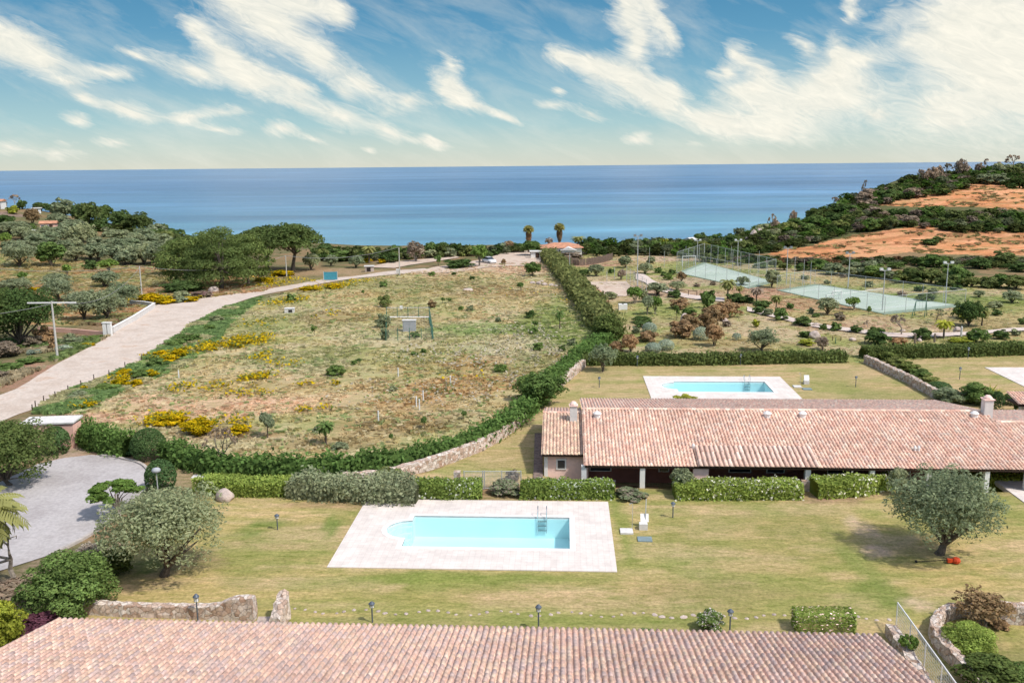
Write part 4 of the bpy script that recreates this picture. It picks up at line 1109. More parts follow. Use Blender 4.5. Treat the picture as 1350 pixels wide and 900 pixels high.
FIELD = [('bush', 506, 379, 12, 9, 'green'), ('bush', 508, 405, 17, 18, 'maquis'), ('bush', 505, 432, 20, 20, 'greyshrub'), ('bush', 507, 448, 12, 18, 'greyshrub'), ('sapling', 415, 443, 10, 17, 'green'), ('bush', 443, 495, 24, 16, 'green'), ('bush', 467, 481, 9, 8, 'green'), ('bush', 473, 477, 8, 6, 'dark'),
         ('sapling', 479, 390, 6, 9, 'green'), ('bush', 569, 406, 12, 12, 'rust'), ('sapling', 583, 400, 9, 9, 'green'), ('sapling', 591, 400, 9, 9, 'green'), ('bush', 622, 369, 8, 6, 'dark'), ('bush', 570, 364, 10, 7, 'green'), ('bush', 598, 363, 7, 5, 'dark'), ('bush', 620, 410, 10, 8, 'greyshrub'), ('bush', 548, 445, 14, 9, 'green'),
         ('bush', 546, 469, 12, 7, 'green'), ('bush', 558, 466, 8, 8, 'green'), ('sapling', 353, 578, 26, 42, 'olive'), ('palm', 430, 586, 28, 38, 'green'), ('sapling', 517, 583, 9, 14, 'green'), ('sapling', 560, 566, 12, 20, 'green'), ('sapling', 611, 553, 10, 15, 'green'), ('bush', 449, 592, 20, 12, 'greyshrub'),
         ('bush', 417, 570, 12, 10, 'greyshrub'), ('bush', 518, 515, 10, 8, 'greyshrub'), ('yellowbush', 228, 560, 36, 18, 'yellow'), ('yellowbush', 262, 571, 42, 24, 'yellow'), ('yellowbush', 316, 572, 24, 16, 'yellow'), ('sapling', 687, 384, 13, 13, 'green'), ('bush', 700, 419, 14, 12, 'dark'),
         ('palm', 738, 433, 16, 30, 'green'), ('sapling', 705, 433, 10, 12, 'green'), ('bush', 704, 440, 11, 10, 'green'), ('bush', 710, 462, 15, 13, 'green'), ('bush', 741, 463, 10, 9, 'dark'), ('bush', 754, 456, 12, 11, 'greyshrub'), ('bush', 660, 491, 18, 13, 'green'), ('bush', 657, 424, 9, 7, 'greyshrub'), ('bush', 608, 409, 8, 6, 'green'),
         ('bush', 286, 424, 18, 10, 'greyshrub'), ('bush', 276, 436, 16, 10, 'green'), ('yellowbush', 212, 469, 20, 9, 'yellow'), ('yellowbush', 166, 495, 22, 11, 'yellow'), ('yellowbush', 158, 508, 22, 12, 'yellow'), ('yellowbush', 180, 509, 16, 11, 'yellow'), ('yellowbush', 200, 497, 18, 12, 'yellow'), ('yellowbush', 222, 478, 26, 12, 'yellow'), ('yellowbush', 236, 470, 20, 12, 'yellow'),
         ('yellowbush', 110, 516, 16, 9, 'yellow'), ('yellowbush', 116, 536, 16, 8, 'yellow'), ('bush', 207, 484, 26, 14, 'green'), ('bush', 185, 497, 30, 13, 'green'), ('bush', 140, 515, 36, 12, 'green'), ('bush', 105, 525, 30, 12, 'greyshrub'), ('bush', 250, 450, 30, 12, 'green'), ('bush', 232, 456, 24, 10, 'green')]
for k in FIELD: T(*k)
GARDEN = [('darktree', 786, 364, 23, 18, 'greyshrub'), ('bush', 769, 364, 17, 10, 'dark'), ('bush', 768, 371, 13, 7, 'dark'), ('bush', 806, 360, 9, 6, 'dark'), ('darktree', 824, 353, 21, 17, 'greyshrub'), ('taupetree', 819.5, 369, 14, 16, 'taupe'), ('olive', 851, 361, 24, 16, 'greyshrub'), ('bush', 858, 347, 12, 10, 'greyshrub'),
          ('bush', 867.6, 360, 10, 8, 'green'), ('bush', 875, 364, 9, 7, 'dark'), ('bush', 880.6, 369, 12, 10, 'green'), ('bush', 886, 362, 10, 7, 'dark'), ('rusttree', 898, 372, 16, 15, 'rust'), ('olive', 893.6, 383, 26, 14, 'olive'), ('olive', 866, 389, 34, 19, 'greyshrub'), ('bush', 890, 392, 18, 11, 'dark'), ('leafy', 836.6, 400, 23, 24, 'leafy'),
          ('darktree', 847, 398, 16, 19, 'greyshrub'), ('leafy', 854, 415, 18, 27, 'olive'), ('leafy', 864, 414, 18, 26, 'leafy'), ('bush', 897, 407, 26, 16, 'rust'), ('bush', 909, 415, 18, 11, 'green'), ('sapling', 892, 421, 9, 20, 'green'), ('bush', 846, 425, 24, 10, 'dark'), ('bush', 846, 431, 18, 10, 'dark'), ('ball', 856, 438, 18, 14, 'silver'),
          ('ball', 805, 420, 13, 11, 'silver'), ('bush', 798, 407, 16, 13, 'rust'), ('bush', 778, 384, 26, 10, 'taupe'), ('bush', 804, 394, 18, 11, 'greyshrub'), ('bush', 931, 406, 14, 20, 'green'), ('bush', 937, 400, 12, 18, 'green'), ('bush', 929, 396, 12, 14, 'green'), ('bush', 936, 431, 32, 28, 'rust'), ('bush', 960, 418, 32, 24, 'rust'), ('bush', 946, 422, 26, 24, 'rust'),
          ('bush', 911, 435, 26, 24, 'rust'), ('rusttree', 941, 456, 30, 32, 'rust'), ('bush', 898, 445, 34, 26, 'rust'), ('ball', 924, 448, 20, 18, 'silver'), ('bush', 890, 430, 12, 8, 'rust'), ('bush', 854, 450, 26, 16, 'rust'), ('bush', 830, 452, 20, 13, 'rust'), ('ball', 861, 464, 20, 14, 'silver'), ('ball', 878, 461, 20, 15, 'silver'),
          ('rusttree', 830, 464, 24, 24, 'rust'), ('bush', 812, 463, 18, 15, 'rust'), ('bush', 958, 430, 12, 8, 'taupe'), ('bush', 838, 440, 12, 10, 'greyshrub'), ('olive', 1005, 463, 40, 32, 'olive'), ('ball', 971, 448, 11, 10, 'silver'), ('palm', 959, 396, 24, 34, 'palm'), ('palm', 975, 391, 15, 18, 'palm'), ('palm', 997, 400, 20, 26, 'taupe'),
          ('palm', 1023, 410, 18, 26, 'palm'), ('bush', 969, 397, 22, 12, 'dark'), ('bush', 983, 399, 22, 11, 'dark'), ('bush', 1008, 404, 18, 9, 'dark'), ('darktree', 1018, 379, 25, 24, 'greyshrub'), ('olive', 979, 376, 22, 13, 'greyshrub'), ('bush', 1003, 407, 19, 12, 'dark'), ('bush', 1000, 413, 14, 10, 'dark'), ('bush', 1012, 416, 15, 11, 'greyshrub'),
          ('bush', 1029, 422, 18, 18, 'green'), ('bush', 1041, 407, 10, 9, 'green'), ('bush', 996, 431, 10, 12, 'yg'), ('olive', 1090, 415, 32, 26, 'greyshrub'), ('leafy', 1124.5, 408, 22, 18, 'leafy'), ('sapling', 1144.5, 416, 8, 14, 'green'), ('bush', 1069, 413, 9, 8, 'greyshrub'), ('bush', 1076, 418, 10, 6, 'dark'), ('bush', 1107, 422, 15, 11, 'taupe'),
          ('bush', 1059, 429, 22, 14, 'dark'), ('bush', 1085, 435, 10, 9, 'green'), ('bush', 1102, 436, 13, 12, 'green'), ('bush', 1128, 438, 16, 10, 'dark'), ('bush', 1153, 441, 17, 12, 'dark'), ('bush', 1061, 444, 16, 9, 'dark'), ('bush', 1064, 455, 20, 10, 'yg'), ('rusttree', 1084, 461, 20, 20, 'taupe'), ('bare', 1144, 432, 10, 10, 'taupe'),
          ('bare', 1234, 426, 26, 20, 'greyshrub'), ('bare', 1188.5, 442, 28, 27, 'taupe'), ('bush', 1157, 454, 30, 22, 'dark'), ('bush', 1185, 454, 22, 11, 'rust'), ('bush', 1215, 447, 22, 17, 'dark'), ('palm', 1244, 446, 26, 30, 'yg'), ('darktree', 1277, 430, 40, 36, 'dark'), ('bush', 1272, 420, 26, 18, 'yg'), ('palm', 1294, 430, 22, 28, 'palm'),
          ('bush', 1289, 451, 27, 20, 'green'), ('bush', 1320, 447, 19, 14, 'dark'), ('bush', 1338, 442, 14, 10, 'greyshrub'), ('bush', 1267, 452, 28, 9, 'yg'), ('bush', 1348, 427, 12, 9, 'dark'), ('bush', 1314, 416, 13, 9, 'dark'), ('bush', 1312, 405, 19, 9, 'greyshrub'), ('olive', 1334, 399, 30, 18, 'olive'), ('bush', 1221, 396, 24, 11, 'dark'),
          ('bush', 1188.5, 390, 13, 7, 'taupe'), ('bush', 1212, 384, 15, 8, 'dark'), ('bush', 1060, 368, 12, 7, 'greyshrub'), ('bush', 1090, 374, 10, 6, 'greyshrub'), ('leafy', 1181, 374, 12, 9, 'leafy'), ('bush', 1229, 387, 14, 8, 'greyshrub'), ('olive', 1290, 392, 16, 11, 'greyshrub'), ('bush', 919, 378, 10, 5, 'taupe'), ('bush', 940, 376, 8, 6, 'taupe'),
          ('bush', 1112, 366, 10, 5, 'taupe'), ('bush', 1145, 378, 14, 8, 'greyshrub'), ('bush', 1260, 382, 14, 8, 'dark'), ('bush', 1170, 366, 12, 8, 'greyshrub')]
for k in GARDEN: T(*k)

# hedge of big bushes behind the courts
def along(pts, step):
    out = []; acc_ = 0
    for (x0, y0), (x1, y1) in zip(pts[:-1], pts[1:]):
        n_ = max(1, int(math.hypot(x1 - x0, y1 - y0) / step))
        for i in range(n_): t_ = i / n_; out.append((x0 + (x1 - x0) * t_, y0 + (y1 - y0) * t_))
    return out


for x, y in along([(905, 341), (950, 347), (1000, 352), (1075, 358), (1141, 365), (1228, 375), (1280, 377), (1360, 384)], 17):
    w_ = RND.uniform(24, 38) if x > 1060 else RND.uniform(15, 24)
    T('bush' if RND.random() < .7 else 'darktree', x + RND.uniform(-4, 4), y + RND.uniform(-1.5, 1.5), w_, w_ * RND.uniform(.5, .68), RND.choice(['maquis', 'maquis', 'greyshrub', 'green', 'dark']), group='big shrubs hedging the sports courts', phrase='big hedging shrub')
for x, y, w_, h_, l_ in [(1151, 362, 18, 15, 'yg'), (1125, 352, 16, 9, 'dark'), (1230, 352, 36, 18, 'green'), (1290, 354, 30, 16, 'dark'), (1320, 350, 34, 20, 'maquis'), (1255, 362, 30, 16, 'green'), (1345, 358, 26, 14, 'dark'), (1180, 354, 22, 10, 'dark'), (1060, 348, 18, 9, 'dark'), (1090, 348, 18, 9, 'rust')]:
    T('bush', x, y, w_, h_, l_, group='shrubs below the lower orange clearing')
T('bush', 1225, 322, 22, 8, 'dark', label='isolated green shrub strip lying across the lower orange clearing'); T('bush', 1236, 318, 16, 7, 'maquis', label='small dark shrub touching the upper end of the strip in the lower clearing')


def scatter(poly_px, n, spacing, fn, seed):
    r_ = random.Random(seed); xs = [p_[0] for p_ in poly_px]; ys = [p_[1] for p_ in poly_px]; got = []; tries = 0
    while len(got) < n and tries < n * 60:
        tries += 1
        x, y = r_.uniform(min(xs), max(xs)), r_.uniform(min(ys), max(ys))
        if not bool(inpoly(np.array([x]), np.array([y]), poly_px)[0]): continue
        if any(abs(x - a_) < spacing and abs(y - b_) < spacing * .42 for a_, b_ in got): continue
        got.append((x, y))
    for x, y in sorted(got, key=lambda q_: q_[1]): fn(x, y, r_)
    return got


def mass(name, items, label, seed=1):
    rng = np.random.default_rng(seed); V = []; T_ = []
    colr = {'maquis': (.085, .105, .035), 'dark': (.062, .098, .030), 'green': (.085, .150, .032), 'greyshrub': (.13, .15, .085), 'taupe': (.21, .165, .13), 'rust': (.19, .11, .06), 'yg': (.24, .25, .04)}
    for px, py, w, h, lf in items:
        p = at(px, py)
        if p.z < -1.5: continue
        s_ = depth(p) / FPX; w, h = w * s_ * 1.1, h * s_; k = 5
        lb = rand_lobes(rng, k, z0=-.25, z1=1, rad=.5, lr=(.2, .3), flat=.95) + [(0, 0, .4, .36, .36, .48)]
        v, f, t = leaf_cloud(rng, lb, 230, .10, .75, low=.25, tvar=.36); v[:, 2] = np.maximum(v[:, 2], 0)
        V.append(v * [w, w, h] + np.array(p)); T_.append(t * np.array(colr[lf]) * (.75 + .5 * rng.random()))
    V = np.concatenate(V); T_ = np.concatenate(T_); o = link(name, np_mesh(name, V, np.arange(len(V)).reshape(-1, 4), T_), LM['wild']); tag(o, label, None, None, 'stuff')


def zz(pts): return [(880 + x / 2.872, 200 + y / 2.872) for x, y in pts]
MAQ = zz([(235, 392), (390, 378), (500, 352), (600, 332), (700, 300), (930, 278), (1090, 296), (1370, 300), (1370, 236), (1180, 236), (960, 233), (790, 234), (780, 205), (905, 178), (1060, 158), (1150, 125), (1210, 112), (1260, 118), (1300, 136), (1370, 135), (1370, 45), (1280, 66), (1090, 104), (870, 142), (750, 165), (600, 200), (500, 220), (390, 250), (300, 290), (240, 335)])
def fm(x, y, r_):
    w_ = r_.uniform(13, 26); T('bush' if r_.random() < .75 else 'maquistree', x, y + 3, w_, w_ * r_.uniform(.5, .75), r_.choice(['maquis', 'maquis', 'dark', 'dark', 'green', 'greyshrub', 'maquis', 'green', 'taupe']), group='scrub covering the right-hand hill', lod=1 if w_ > 20 else 0)
scatter(MAQ, 78, 12, fm, 5)
MASS = []
def fmm(x, y, r_):
    w_ = r_.uniform(11, 20); MASS.append((x, y + 3, w_, w_ * r_.uniform(.5, .8), r_.choice(['maquis', 'maquis', 'dark', 'dark', 'green', 'greyshrub', 'maquis', 'green', 'taupe'])))
scatter(MAQ, 430, 5.5, fmm, 55); scatter([(1140, 252), (1220, 232), (1290, 222), (1365, 212), (1365, 238), (1250, 238), (1180, 256)], 80, 6, fmm, 56)
mass('hillside_scrub', MASS, 'dense evergreen scrub covering the right-hand hill', 3); MASS = []
def fs(x, y, r_):
    w_ = r_.uniform(10, 18); MASS.append((x, y, w_, w_ * r_.uniform(.4, .6), r_.choice(['maquis', 'taupe', 'rust', 'dark', 'greyshrub'])))
scatter([(930, 340), (1010, 343), (1080, 345), (1200, 343), (1350, 346), (1350, 356), (1250, 350), (1100, 350), (1000, 348), (940, 345)], 130, 5, fs, 6)
mass('low_scrub', MASS, 'low scrub below the lower orange clearing', 4); MASS = []
def fc(x, y, r_):
    w_ = r_.uniform(11, 20); T('bush' if r_.random() < .7 else 'darktree', x, y, w_, w_ * r_.uniform(.6, .95), r_.choice(['maquis', 'dark', 'green', 'greyshrub', 'maquis', 'yg' if 860 < x < 930 else 'dark']), group='coastal shrubs along the shore')
scatter([(764, 335), (764, 327), (800, 328), (850, 326), (900, 322), (985, 318), (990, 340), (950, 342), (905, 338), (845, 336), (800, 340)], 34, 11, fc, 8)
def fcc(x, y, r_):
    w_ = r_.uniform(11, 20); MASS.append((x, y, w_, w_ * r_.uniform(.6, .95), r_.choice(['maquis', 'dark', 'green', 'greyshrub', 'maquis', 'yg' if 860 < x < 930 else 'dark'])))
scatter([(764, 335), (764, 327), (800, 328), (850, 326), (900, 322), (985, 318), (990, 340), (950, 342), (905, 338), (845, 336), (800, 340)], 120, 6, fcc, 81)
scatter([(418, 345), (418, 334), (500, 335), (560, 336), (690, 330), (690, 334), (620, 338), (540, 341), (480, 345)], 60, 7, fcc, 82)
mass('coastal_scrub', MASS, 'coastal scrub between the gardens and the sea', 5); MASS = []
scatter([(325, 340), (300, 330), (240, 318), (200, 308), (150, 300), (150, 306), (215, 324), (262, 340), (325, 352)], 70, 7, fmm, 83)
mass('skyline_scrub', MASS, 'dark evergreen scrub along the left-hand skyline', 6)
scatter([(418, 346), (418, 336), (500, 338), (560, 338), (690, 331), (690, 334), (620, 339), (540, 343), (480, 346)], 26, 9, lambda x, y, r_: fc(x, y, r_), 9)
scatter([(322, 346), (300, 332), (240, 322), (200, 314), (215, 324), (262, 340)], 14, 10, lambda x, y, r_: T('maquistree', x, y, r_.uniform(20, 30), r_.uniform(15, 20), r_.choice(['maquis', 'dark', 'green']), group='evergreens filling the left-hand skyline'), 10)
for x, y, w_, h_ in [(1019, 288, 12, 22), (1045, 283, 10, 22), (1098, 272, 12, 14), (1141, 258, 8, 20), (1210, 242, 12, 18), (1228, 240, 14, 22), (1238, 236, 10, 20), (1246, 234, 12, 18), (1265, 232, 14, 24), (1272, 230, 10, 16), (1300, 228, 12, 18), (1315, 226, 10, 14), (1336, 222, 16, 22), (1218, 241, 10, 18), (1022, 300, 10, 14), (1290, 228, 10, 14)]:
    T('taupetree' if w_ % 4 else 'bare', x, y + 3, w_ * 1.3, h_ + 3, 'taupe', group='bare trees on the skyline of the right-hand hill')

ro = random.Random(3)
for x, y in [(100, 330), (120, 340), (182, 340), (196, 338), (215, 330), (112, 318), (125, 333), (60, 316), (85, 334), (36, 338), (18, 336), (176, 326), (188, 320), (165, 350), (205, 345), (225, 346), (64, 326), (98, 346), (235, 352), (22, 312), (40, 322), (100, 310), (205, 318)]:
    w9 = ro.uniform(26, 36); T(ro.choice(['olive', 'olive', 'maquistree']), x + ro.uniform(-4, 4), y + ro.uniform(-2, 2), w9, w9 * .7, ro.choice(['olive', 'greyshrub', 'olive']))
# --- near plants -----------------------------------------------------------------
T('ball', 197, 604, 42, 44, 'topiary', 'large clipped dome shrub standing just beyond the end of the driveway'); T('bush', 176, 598, 26, 22, 'topiary', 'small green mound tucked left of the large clipped dome shrub')
T('ball', 213, 645, 37, 44, 'topiary', 'clipped egg-shaped shrub right behind the round-headed lamp'); T('ball', 75, 597, 33, 38, 'topiary', 'round clipped shrub in front of the pink shelter')
T('darktree', 14, 640, 118, 92, 'pine', 'broad pine in front of the pink shelter, cut by the left edge', lod=3)
T('leafy', 153, 679, 84, 52, 'leafy', 'small leafy tree with open branches on the driveway kerb', lod=2)
T('bare', 293, 621, 46, 62, 'taupe', 'nearly leafless pinkish-grey tree between the clipped shrubs and the hedge', lod=2)
T('olive', 217, 758, 158, 126, 'olive', 'big grey-green olive tree on the lawn left of the nearest pool', lod=3)
T('bush', 152, 757, 44, 42, 'hedgedark', 'dark green shrub tucked under the left side of the left olive tree', lod=2)
T('bush', 94, 806, 108, 96, 'green', 'large glossy green shrub left of the low stone wall', lod=3)
T('blossom', 121, 748, 44, 36, 'blossom', 'pale pinkish dry-flowered shrub between the olive and the glossy shrub', lod=2)
T('deadwood', 20, 764, 84, 72, 'taupe', 'dead forked tree beside the driveway at the left edge')
T('scrub', 25, 800, 100, 46, 'taupe', 'brown dry scrub under the dead tree at the left edge', lod=2); T('scrub', 62, 812, 60, 34, 'taupe', 'brown dry scrub just left of the glossy shrub foot', lod=2)
T('bush', 8, 852, 56, 70, 'yg', 'bright yellow-green shrub at the lower left edge', lod=2); T('bush', 52, 835, 64, 34, 'purple', 'dark purple-leaved shrub beside the tiled roof corner', lod=2)
T('palm', -22, 792, 140, 175, 'palm', 'palm whose fronds reach in from the left edge over the driveway', lod=3)
T('olive', 1238, 730, 142, 120, 'olive', 'big rounded olive tree on the lawn in front of the long house', lod=3)
T('whiteflower', 936, 829, 34, 32, 'green', 'round white-flowered shrub beside a garden lamp on the front lawn', lod=2)
T('block', 1085, 828, 0, 0, 'hedgelight', 'rectangular clipped box hedge standing alone on the front lawn', lod=2, size=(2.75, .95), rz=-YAW, dep=1.0)
bpy.data.objects[-1:] and None
T('whiteflower', 855, 846, 36, 22, 'green', 'pale-flowered shrub top peeping over the near roof edge', lod=2)
T('bush', 1276, 858, 64, 48, 'hedgelight', 'dense green shrub filling the curved stone bed', lod=3); T('bush', 1306, 902, 80, 50, 'hedgedark', 'dark green shrub at the bottom right of the curved stone bed', lod=2)
T('taupetree', 1297, 824, 74, 50, 'rust', 'reddish bare-stemmed shrub at the head of the curved stone bed', lod=2)
T('bush', 1317, 826, 26, 14, 'rust', 'low brownish shrub right of the reddish shrub'); T('bush', 1344, 905, 50, 40, 'green', 'green shrub cut off at the lower right corner')
T('leafy', 1197, 868, 30, 38, 'leafy', 'pale green broad-leaved plant beside the glass screen', lod=2)
T('bush', 1252, 838, 22, 16, 'leafy', 'small light green shrub at the tip of the curved stone bed')
T('olive', 1183, 652, 26, 42, 'greyshrub', 'small feathery tree rising in front of the long house eave')
T('olive', 898, 650, 34, 40, 'greyshrub', 'thin grey-green shrub against the long house wall beside the flowering hedge'); T('lavender', 831, 655, 38, 16, 'greyshrub', 'lavender clump in front of the second white pillar')
T('lavender', 666, 650, 40, 22, 'greyshrub', 'brownish lavender clump between the wire gate and flowering hedge'); T('bush', 676, 632, 18, 16, 'taupe', 'dry shrub behind the wire gate')
T('bush', 510, 640, 38, 30, 'maquis', 'dark rounded shrub rising above the grey-green hedge'); T('bush', 1040, 640, 60, 14, 'greyshrub', 'grey shrub behind the flowering hedge in front of the veranda')
T('darktree', 716, 534, 62, 46, 'green', 'bushy bright green tree at the left end of the long house', lod=2); T('darktree', 700, 528, 44, 40, 'green', 'smaller green tree against the bushy tree beside the stone wall')
T('blossom', 795, 489, 38, 36, 'olive', 'small round pale-leaved tree in front of the back hedge', lod=2); bpy.data.objects
T('bush', 903, 531, 30, 14, 'yg', 'pale shrub top showing above the long roof beside the pool')
for x, y, w_, h_, l_, lab in [(1168, 474, 26, 14, 'hedgedark', 'first dark shrub behind the upper end of the sloping stone wall'), (1183, 482, 28, 14, 'maquis', 'second dark shrub down the sloping stone wall'), (1198, 490, 30, 15, 'hedgedark', 'third dark shrub down the sloping stone wall'), (1212, 499, 30, 16, 'dark', 'fourth dark shrub down the sloping stone wall'), (1224, 507, 28, 15, 'maquis', 'fifth dark shrub down the sloping stone wall'),
                        (1238, 514, 28, 13, 'topiary', 'low domed dark shrub at the foot of the sloping wall'), (1252, 530, 40, 22, 'olive', 'grey-green mound at the lower end of the sloping wall'), (1288, 532, 42, 30, 'green', 'dark bushy shrub behind the white chimney'), (1314, 540, 16, 26, 'topiary', 'upright clipped shrub right of the yucca'),
                        (1333, 533, 20, 17, 'topiary', 'round clipped shrub right of the yucca near the right edge'), (1276, 530, 14, 10, 'yg', 'small yellow shrub left of the white chimney'), (1347, 543, 20, 24, 'dark', 'dark shrub beside the small tiled porch at the right edge')]:
    T('ball' if 'clipped' in lab or 'domed' in lab else 'bush', x, y, w_, h_, l_, lab)
T('yucca', 1305, 530, 34, 40, 'yg', 'spiky yucca behind the white chimney', lod=2)
T('skirtpalm', 697, 333, 15, 38, 'palm', 'left of two tall shaggy palms on the shore', lod=1); T('skirtpalm', 737.5, 331, 15, 39, 'palm', 'right of two tall shaggy palms on the shore, beside the orange roof', lod=1)
T('palm', 762, 328, 20, 20, 'palm', 'ragged palm right of the orange-roofed house'); T('darktree', 778, 331, 20, 20, 'dark', 'dark round tree right of the orange-roofed house'); T('bush', 752, 341, 34, 10, 'taupe', 'brown shrub beside the reed fence')


# --- hedges --------------------------------------------------------------------
def hedge(pts, wd, ht, leaf, name='hedge', size=None, wob=.12, dens=1.0, flower=None, label=None, cat='hedge', seed=1, rough=1.0, round_=.25):
    rng = np.random.default_rng(seed)
    P = np.array([(p_[0], p_[1]) for p_ in pts], float); seg = np.linalg.norm(np.diff(P, axis=0), axis=1); cs = np.concatenate([[0], np.cumsum(seg)]); Ln = cs[-1]
    wd_ = wd if callable(wd) else (lambda t_: wd); ht_ = ht if callable(ht) else (lambda t_: ht)
    dc = depth((P[:, 0].mean(), P[:, 1].mean(), 0)); size = size or max(.07, dc * .00135)
    wm_, hm_ = wd_(.5), ht_(.5)
    n = int(dens * Ln * (2 * hm_ + wm_ + .5) / (size * size * .75)); n = min(n, 60000)
    s = rng.random(n) * Ln; x = np.interp(s, cs, P[:, 0]); y = np.interp(s, cs, P[:, 1])
    e = .3; tx = np.interp(np.minimum(s + e, Ln), cs, P[:, 0]) - np.interp(np.maximum(s - e, 0), cs, P[:, 0]); ty = np.interp(np.minimum(s + e, Ln), cs, P[:, 1]) - np.interp(np.maximum(s - e, 0), cs, P[:, 1]); l_ = np.hypot(tx, ty); tx /= l_; ty /= l_
    tt = s / Ln; w_ = np.array([wd_(a_) for a_ in tt]); h_ = np.array([ht_(a_) for a_ in tt])
    # fade the ends so that they are rounded
    h_ = h_ * (1 + (vnoise(s / 1.3, s * 0 + seed, 1) - .5) * 2 * wob); w_ = w_ * (1 + (vnoise(s / 1.1, s * 0 + seed, 2) - .5) * 1.6 * wob)
    per = rng.random(n) * (2 * h_ + w_ * 1.15)
    side = np.where(per < h_, -1, np.where(per < h_ + w_ * 1.15, 0, 1))
    o = np.where(side == -1, -w_ / 2, np.where(side == 1, w_ / 2, (rng.random(n) - .5) * w_)); zc = np.where(side == 0, h_, rng.random(n) * h_)
    fr = np.clip((zc / h_ - (1 - round_)) / round_, 0, 1); o = o * (1 - .22 * fr ** 2 * (side != 0)); zc = np.where(side == 0, zc - (np.abs(o) / (w_ / 2)) ** 4 * .12 * h_, zc)
    jit = size * rough; o = o + rng.normal(size=n) * jit * .9; zc = zc + rng.normal(size=n) * jit * .8
    cx = x - ty * o; cy = y + tx * o; cz = gz(cx, cy) + np.maximum(zc, .03)
    nd = np.stack([-ty * side, tx * side, (side == 0) * 1.0], -1) + rng.normal(size=(n, 3)) * .55; nd /= np.linalg.norm(nd, axis=1)[:, None]
    a = np.cross(nd, rng.normal(size=(n, 3))); a /= np.linalg.norm(a, axis=1)[:, None]; b = np.cross(nd, a); ss = (size * (.6 + .8 * rng.random(n)))[:, None]; a *= ss; b *= ss * .65
    c = np.stack([cx, cy, cz], -1); v = np.stack([c - a, c - b, c + a, c + b], 1).reshape(-1, 3); f = np.arange(4 * n).reshape(-1, 4)
    cl = .75 + .5 * vnoise(s / 2.2, zc / .8 + side * 5, seed + 3); t = cl * (1 + (rng.random(n) - .5) * .5); T_ = np.stack([t * (1 + .12 * (rng.random(n) - .5)), t, t], -1)
    if flower:
        k = (rng.random(n) < flower[1]) & (fbm(s / 1.5, o + zc, 3) > .38); T_[k] = flower[0]
    T_ = np.repeat(T_, 4, 0)
    # inner body
    m_ = max(2, int(Ln / .6)); sv = np.linspace(0, Ln, m_); bx_ = np.interp(sv, cs, P[:, 0]); by_ = np.interp(sv, cs, P[:, 1]); ax_ = np.gradient(bx_); ay_ = np.gradient(by_); l_ = np.hypot(ax_, ay_); ax_ /= l_; ay_ /= l_
    W_ = np.array([wd_(a_ / Ln) for a_ in sv]) * .42; H_ = np.array([ht_(a_ / Ln) for a_ in sv]) * .9; ring = []
    for i in range(m_):
        for o_, h2 in ((-1, 0), (-1, .8), (-.7, 1), (.7, 1), (1, .8), (1, 0)):
            xx, yy = bx_[i] - ay_[i] * o_ * W_[i], by_[i] + ax_[i] * o_ * W_[i]; ring.append((xx, yy, float(gz(xx, yy)) + h2 * H_[i]))
    base = len(v); rf = np.array([(base + i * 6 + k, base + i * 6 + k + 1, base + (i + 1) * 6 + k + 1, base + (i + 1) * 6 + k) for i in range(m_ - 1) for k in range(5)])
    capf = np.array([(base, base + 1, base + 2, base + 3), (base, base + 3, base + 4, base + 5)] + [(base + (m_ - 1) * 6 + q_ for q_ in qs) for qs in ()] or None)
    e0 = base + (m_ - 1) * 6; capf = np.array([(base, base + 1, base + 2, base + 3), (base, base + 3, base + 4, base + 5), (e0, e0 + 3, e0 + 2, e0 + 1), (e0, e0 + 5, e0 + 4, e0 + 3)])
    V = np.concatenate([v, np.array(ring)]); TT = np.concatenate([T_, np.full((len(ring), 3), .7)])
    me_ = np_mesh(name, V, [np.concatenate([f, rf, capf])], TT); ob = link(name, me_, LM[leaf])
    return tag(ob, label, cat)


def wp(pts): return [(v_.x, v_.y) for v_ in W(pts)]
big = spline(wp([(222, 604), (260, 617), (300, 625), (360, 628), (420, 627), (480, 622), (530, 614), (580, 603), (625, 588), (660, 570), (690, 548), (715, 522), (745, 492), (775, 465), (800, 450), (812, 444)]), 5)
hedge(big, 1.6, lambda t: 1.2 - .2 * t, 'hedge', size=.16, wob=.2, label='long curving bright green hedge along the near side of the wild field', seed=3, rough=1.6)
diag = spline(wp([(806, 446), (790, 425), (772, 400), (755, 378), (740, 360), (728, 346), (722, 339)]), 5)
hedge(diag, lambda t: 3.0 - .3 * t, lambda t: 1.85, 'hedgeolive', size=.30, wob=.25, label='tall straight hedge running from the gardens towards the orange-roofed house', seed=4, rough=1.5)
T('bush', 800, 448, 40, 36, 'hedgedark', 'rounded end bush where the diagonal hedge meets the curving hedge', lod=2)
hedge(spline(wp([(108, 580), (120, 588), (145, 596), (172, 600)]), 5), 1.5, 1.5, 'hedge', size=.13, wob=.3, label='ragged green hedge between the pink shelter and the clipped dome', seed=5, rough=1.8)
hedge(spline(wp([(270, 650), (277, 646), (290, 648), (320, 650), (385, 649)]), 5), 1.7, 1.0, 'hedgelight', size=.085, wob=.06, label='yellow-green clipped hedge behind the granite boulder', seed=6)
hedge(wp([(384, 651), (440, 654), (500, 657), (552, 659)]), 2.0, 1.15, 'greyshrub', size=.11, wob=.35, label='loose grey-green hedge behind the left end of the nearest pool', seed=7, rough=2)
FLW = ((3.1, 2.4, 8.5), .13)
hedge(wp([(546, 653), (590, 654), (636, 653)]), 1.5, 1.0, 'hedgelight', size=.085, wob=.08, flower=FLW, label='short flowering hedge left of the wire gate', seed=8)
hedge(wp([(686, 653), (750, 654), (809, 653)]), 1.5, .95, 'hedgelight', size=.085, wob=.08, flower=FLW, label='flowering hedge in front of the pink end room', seed=9)
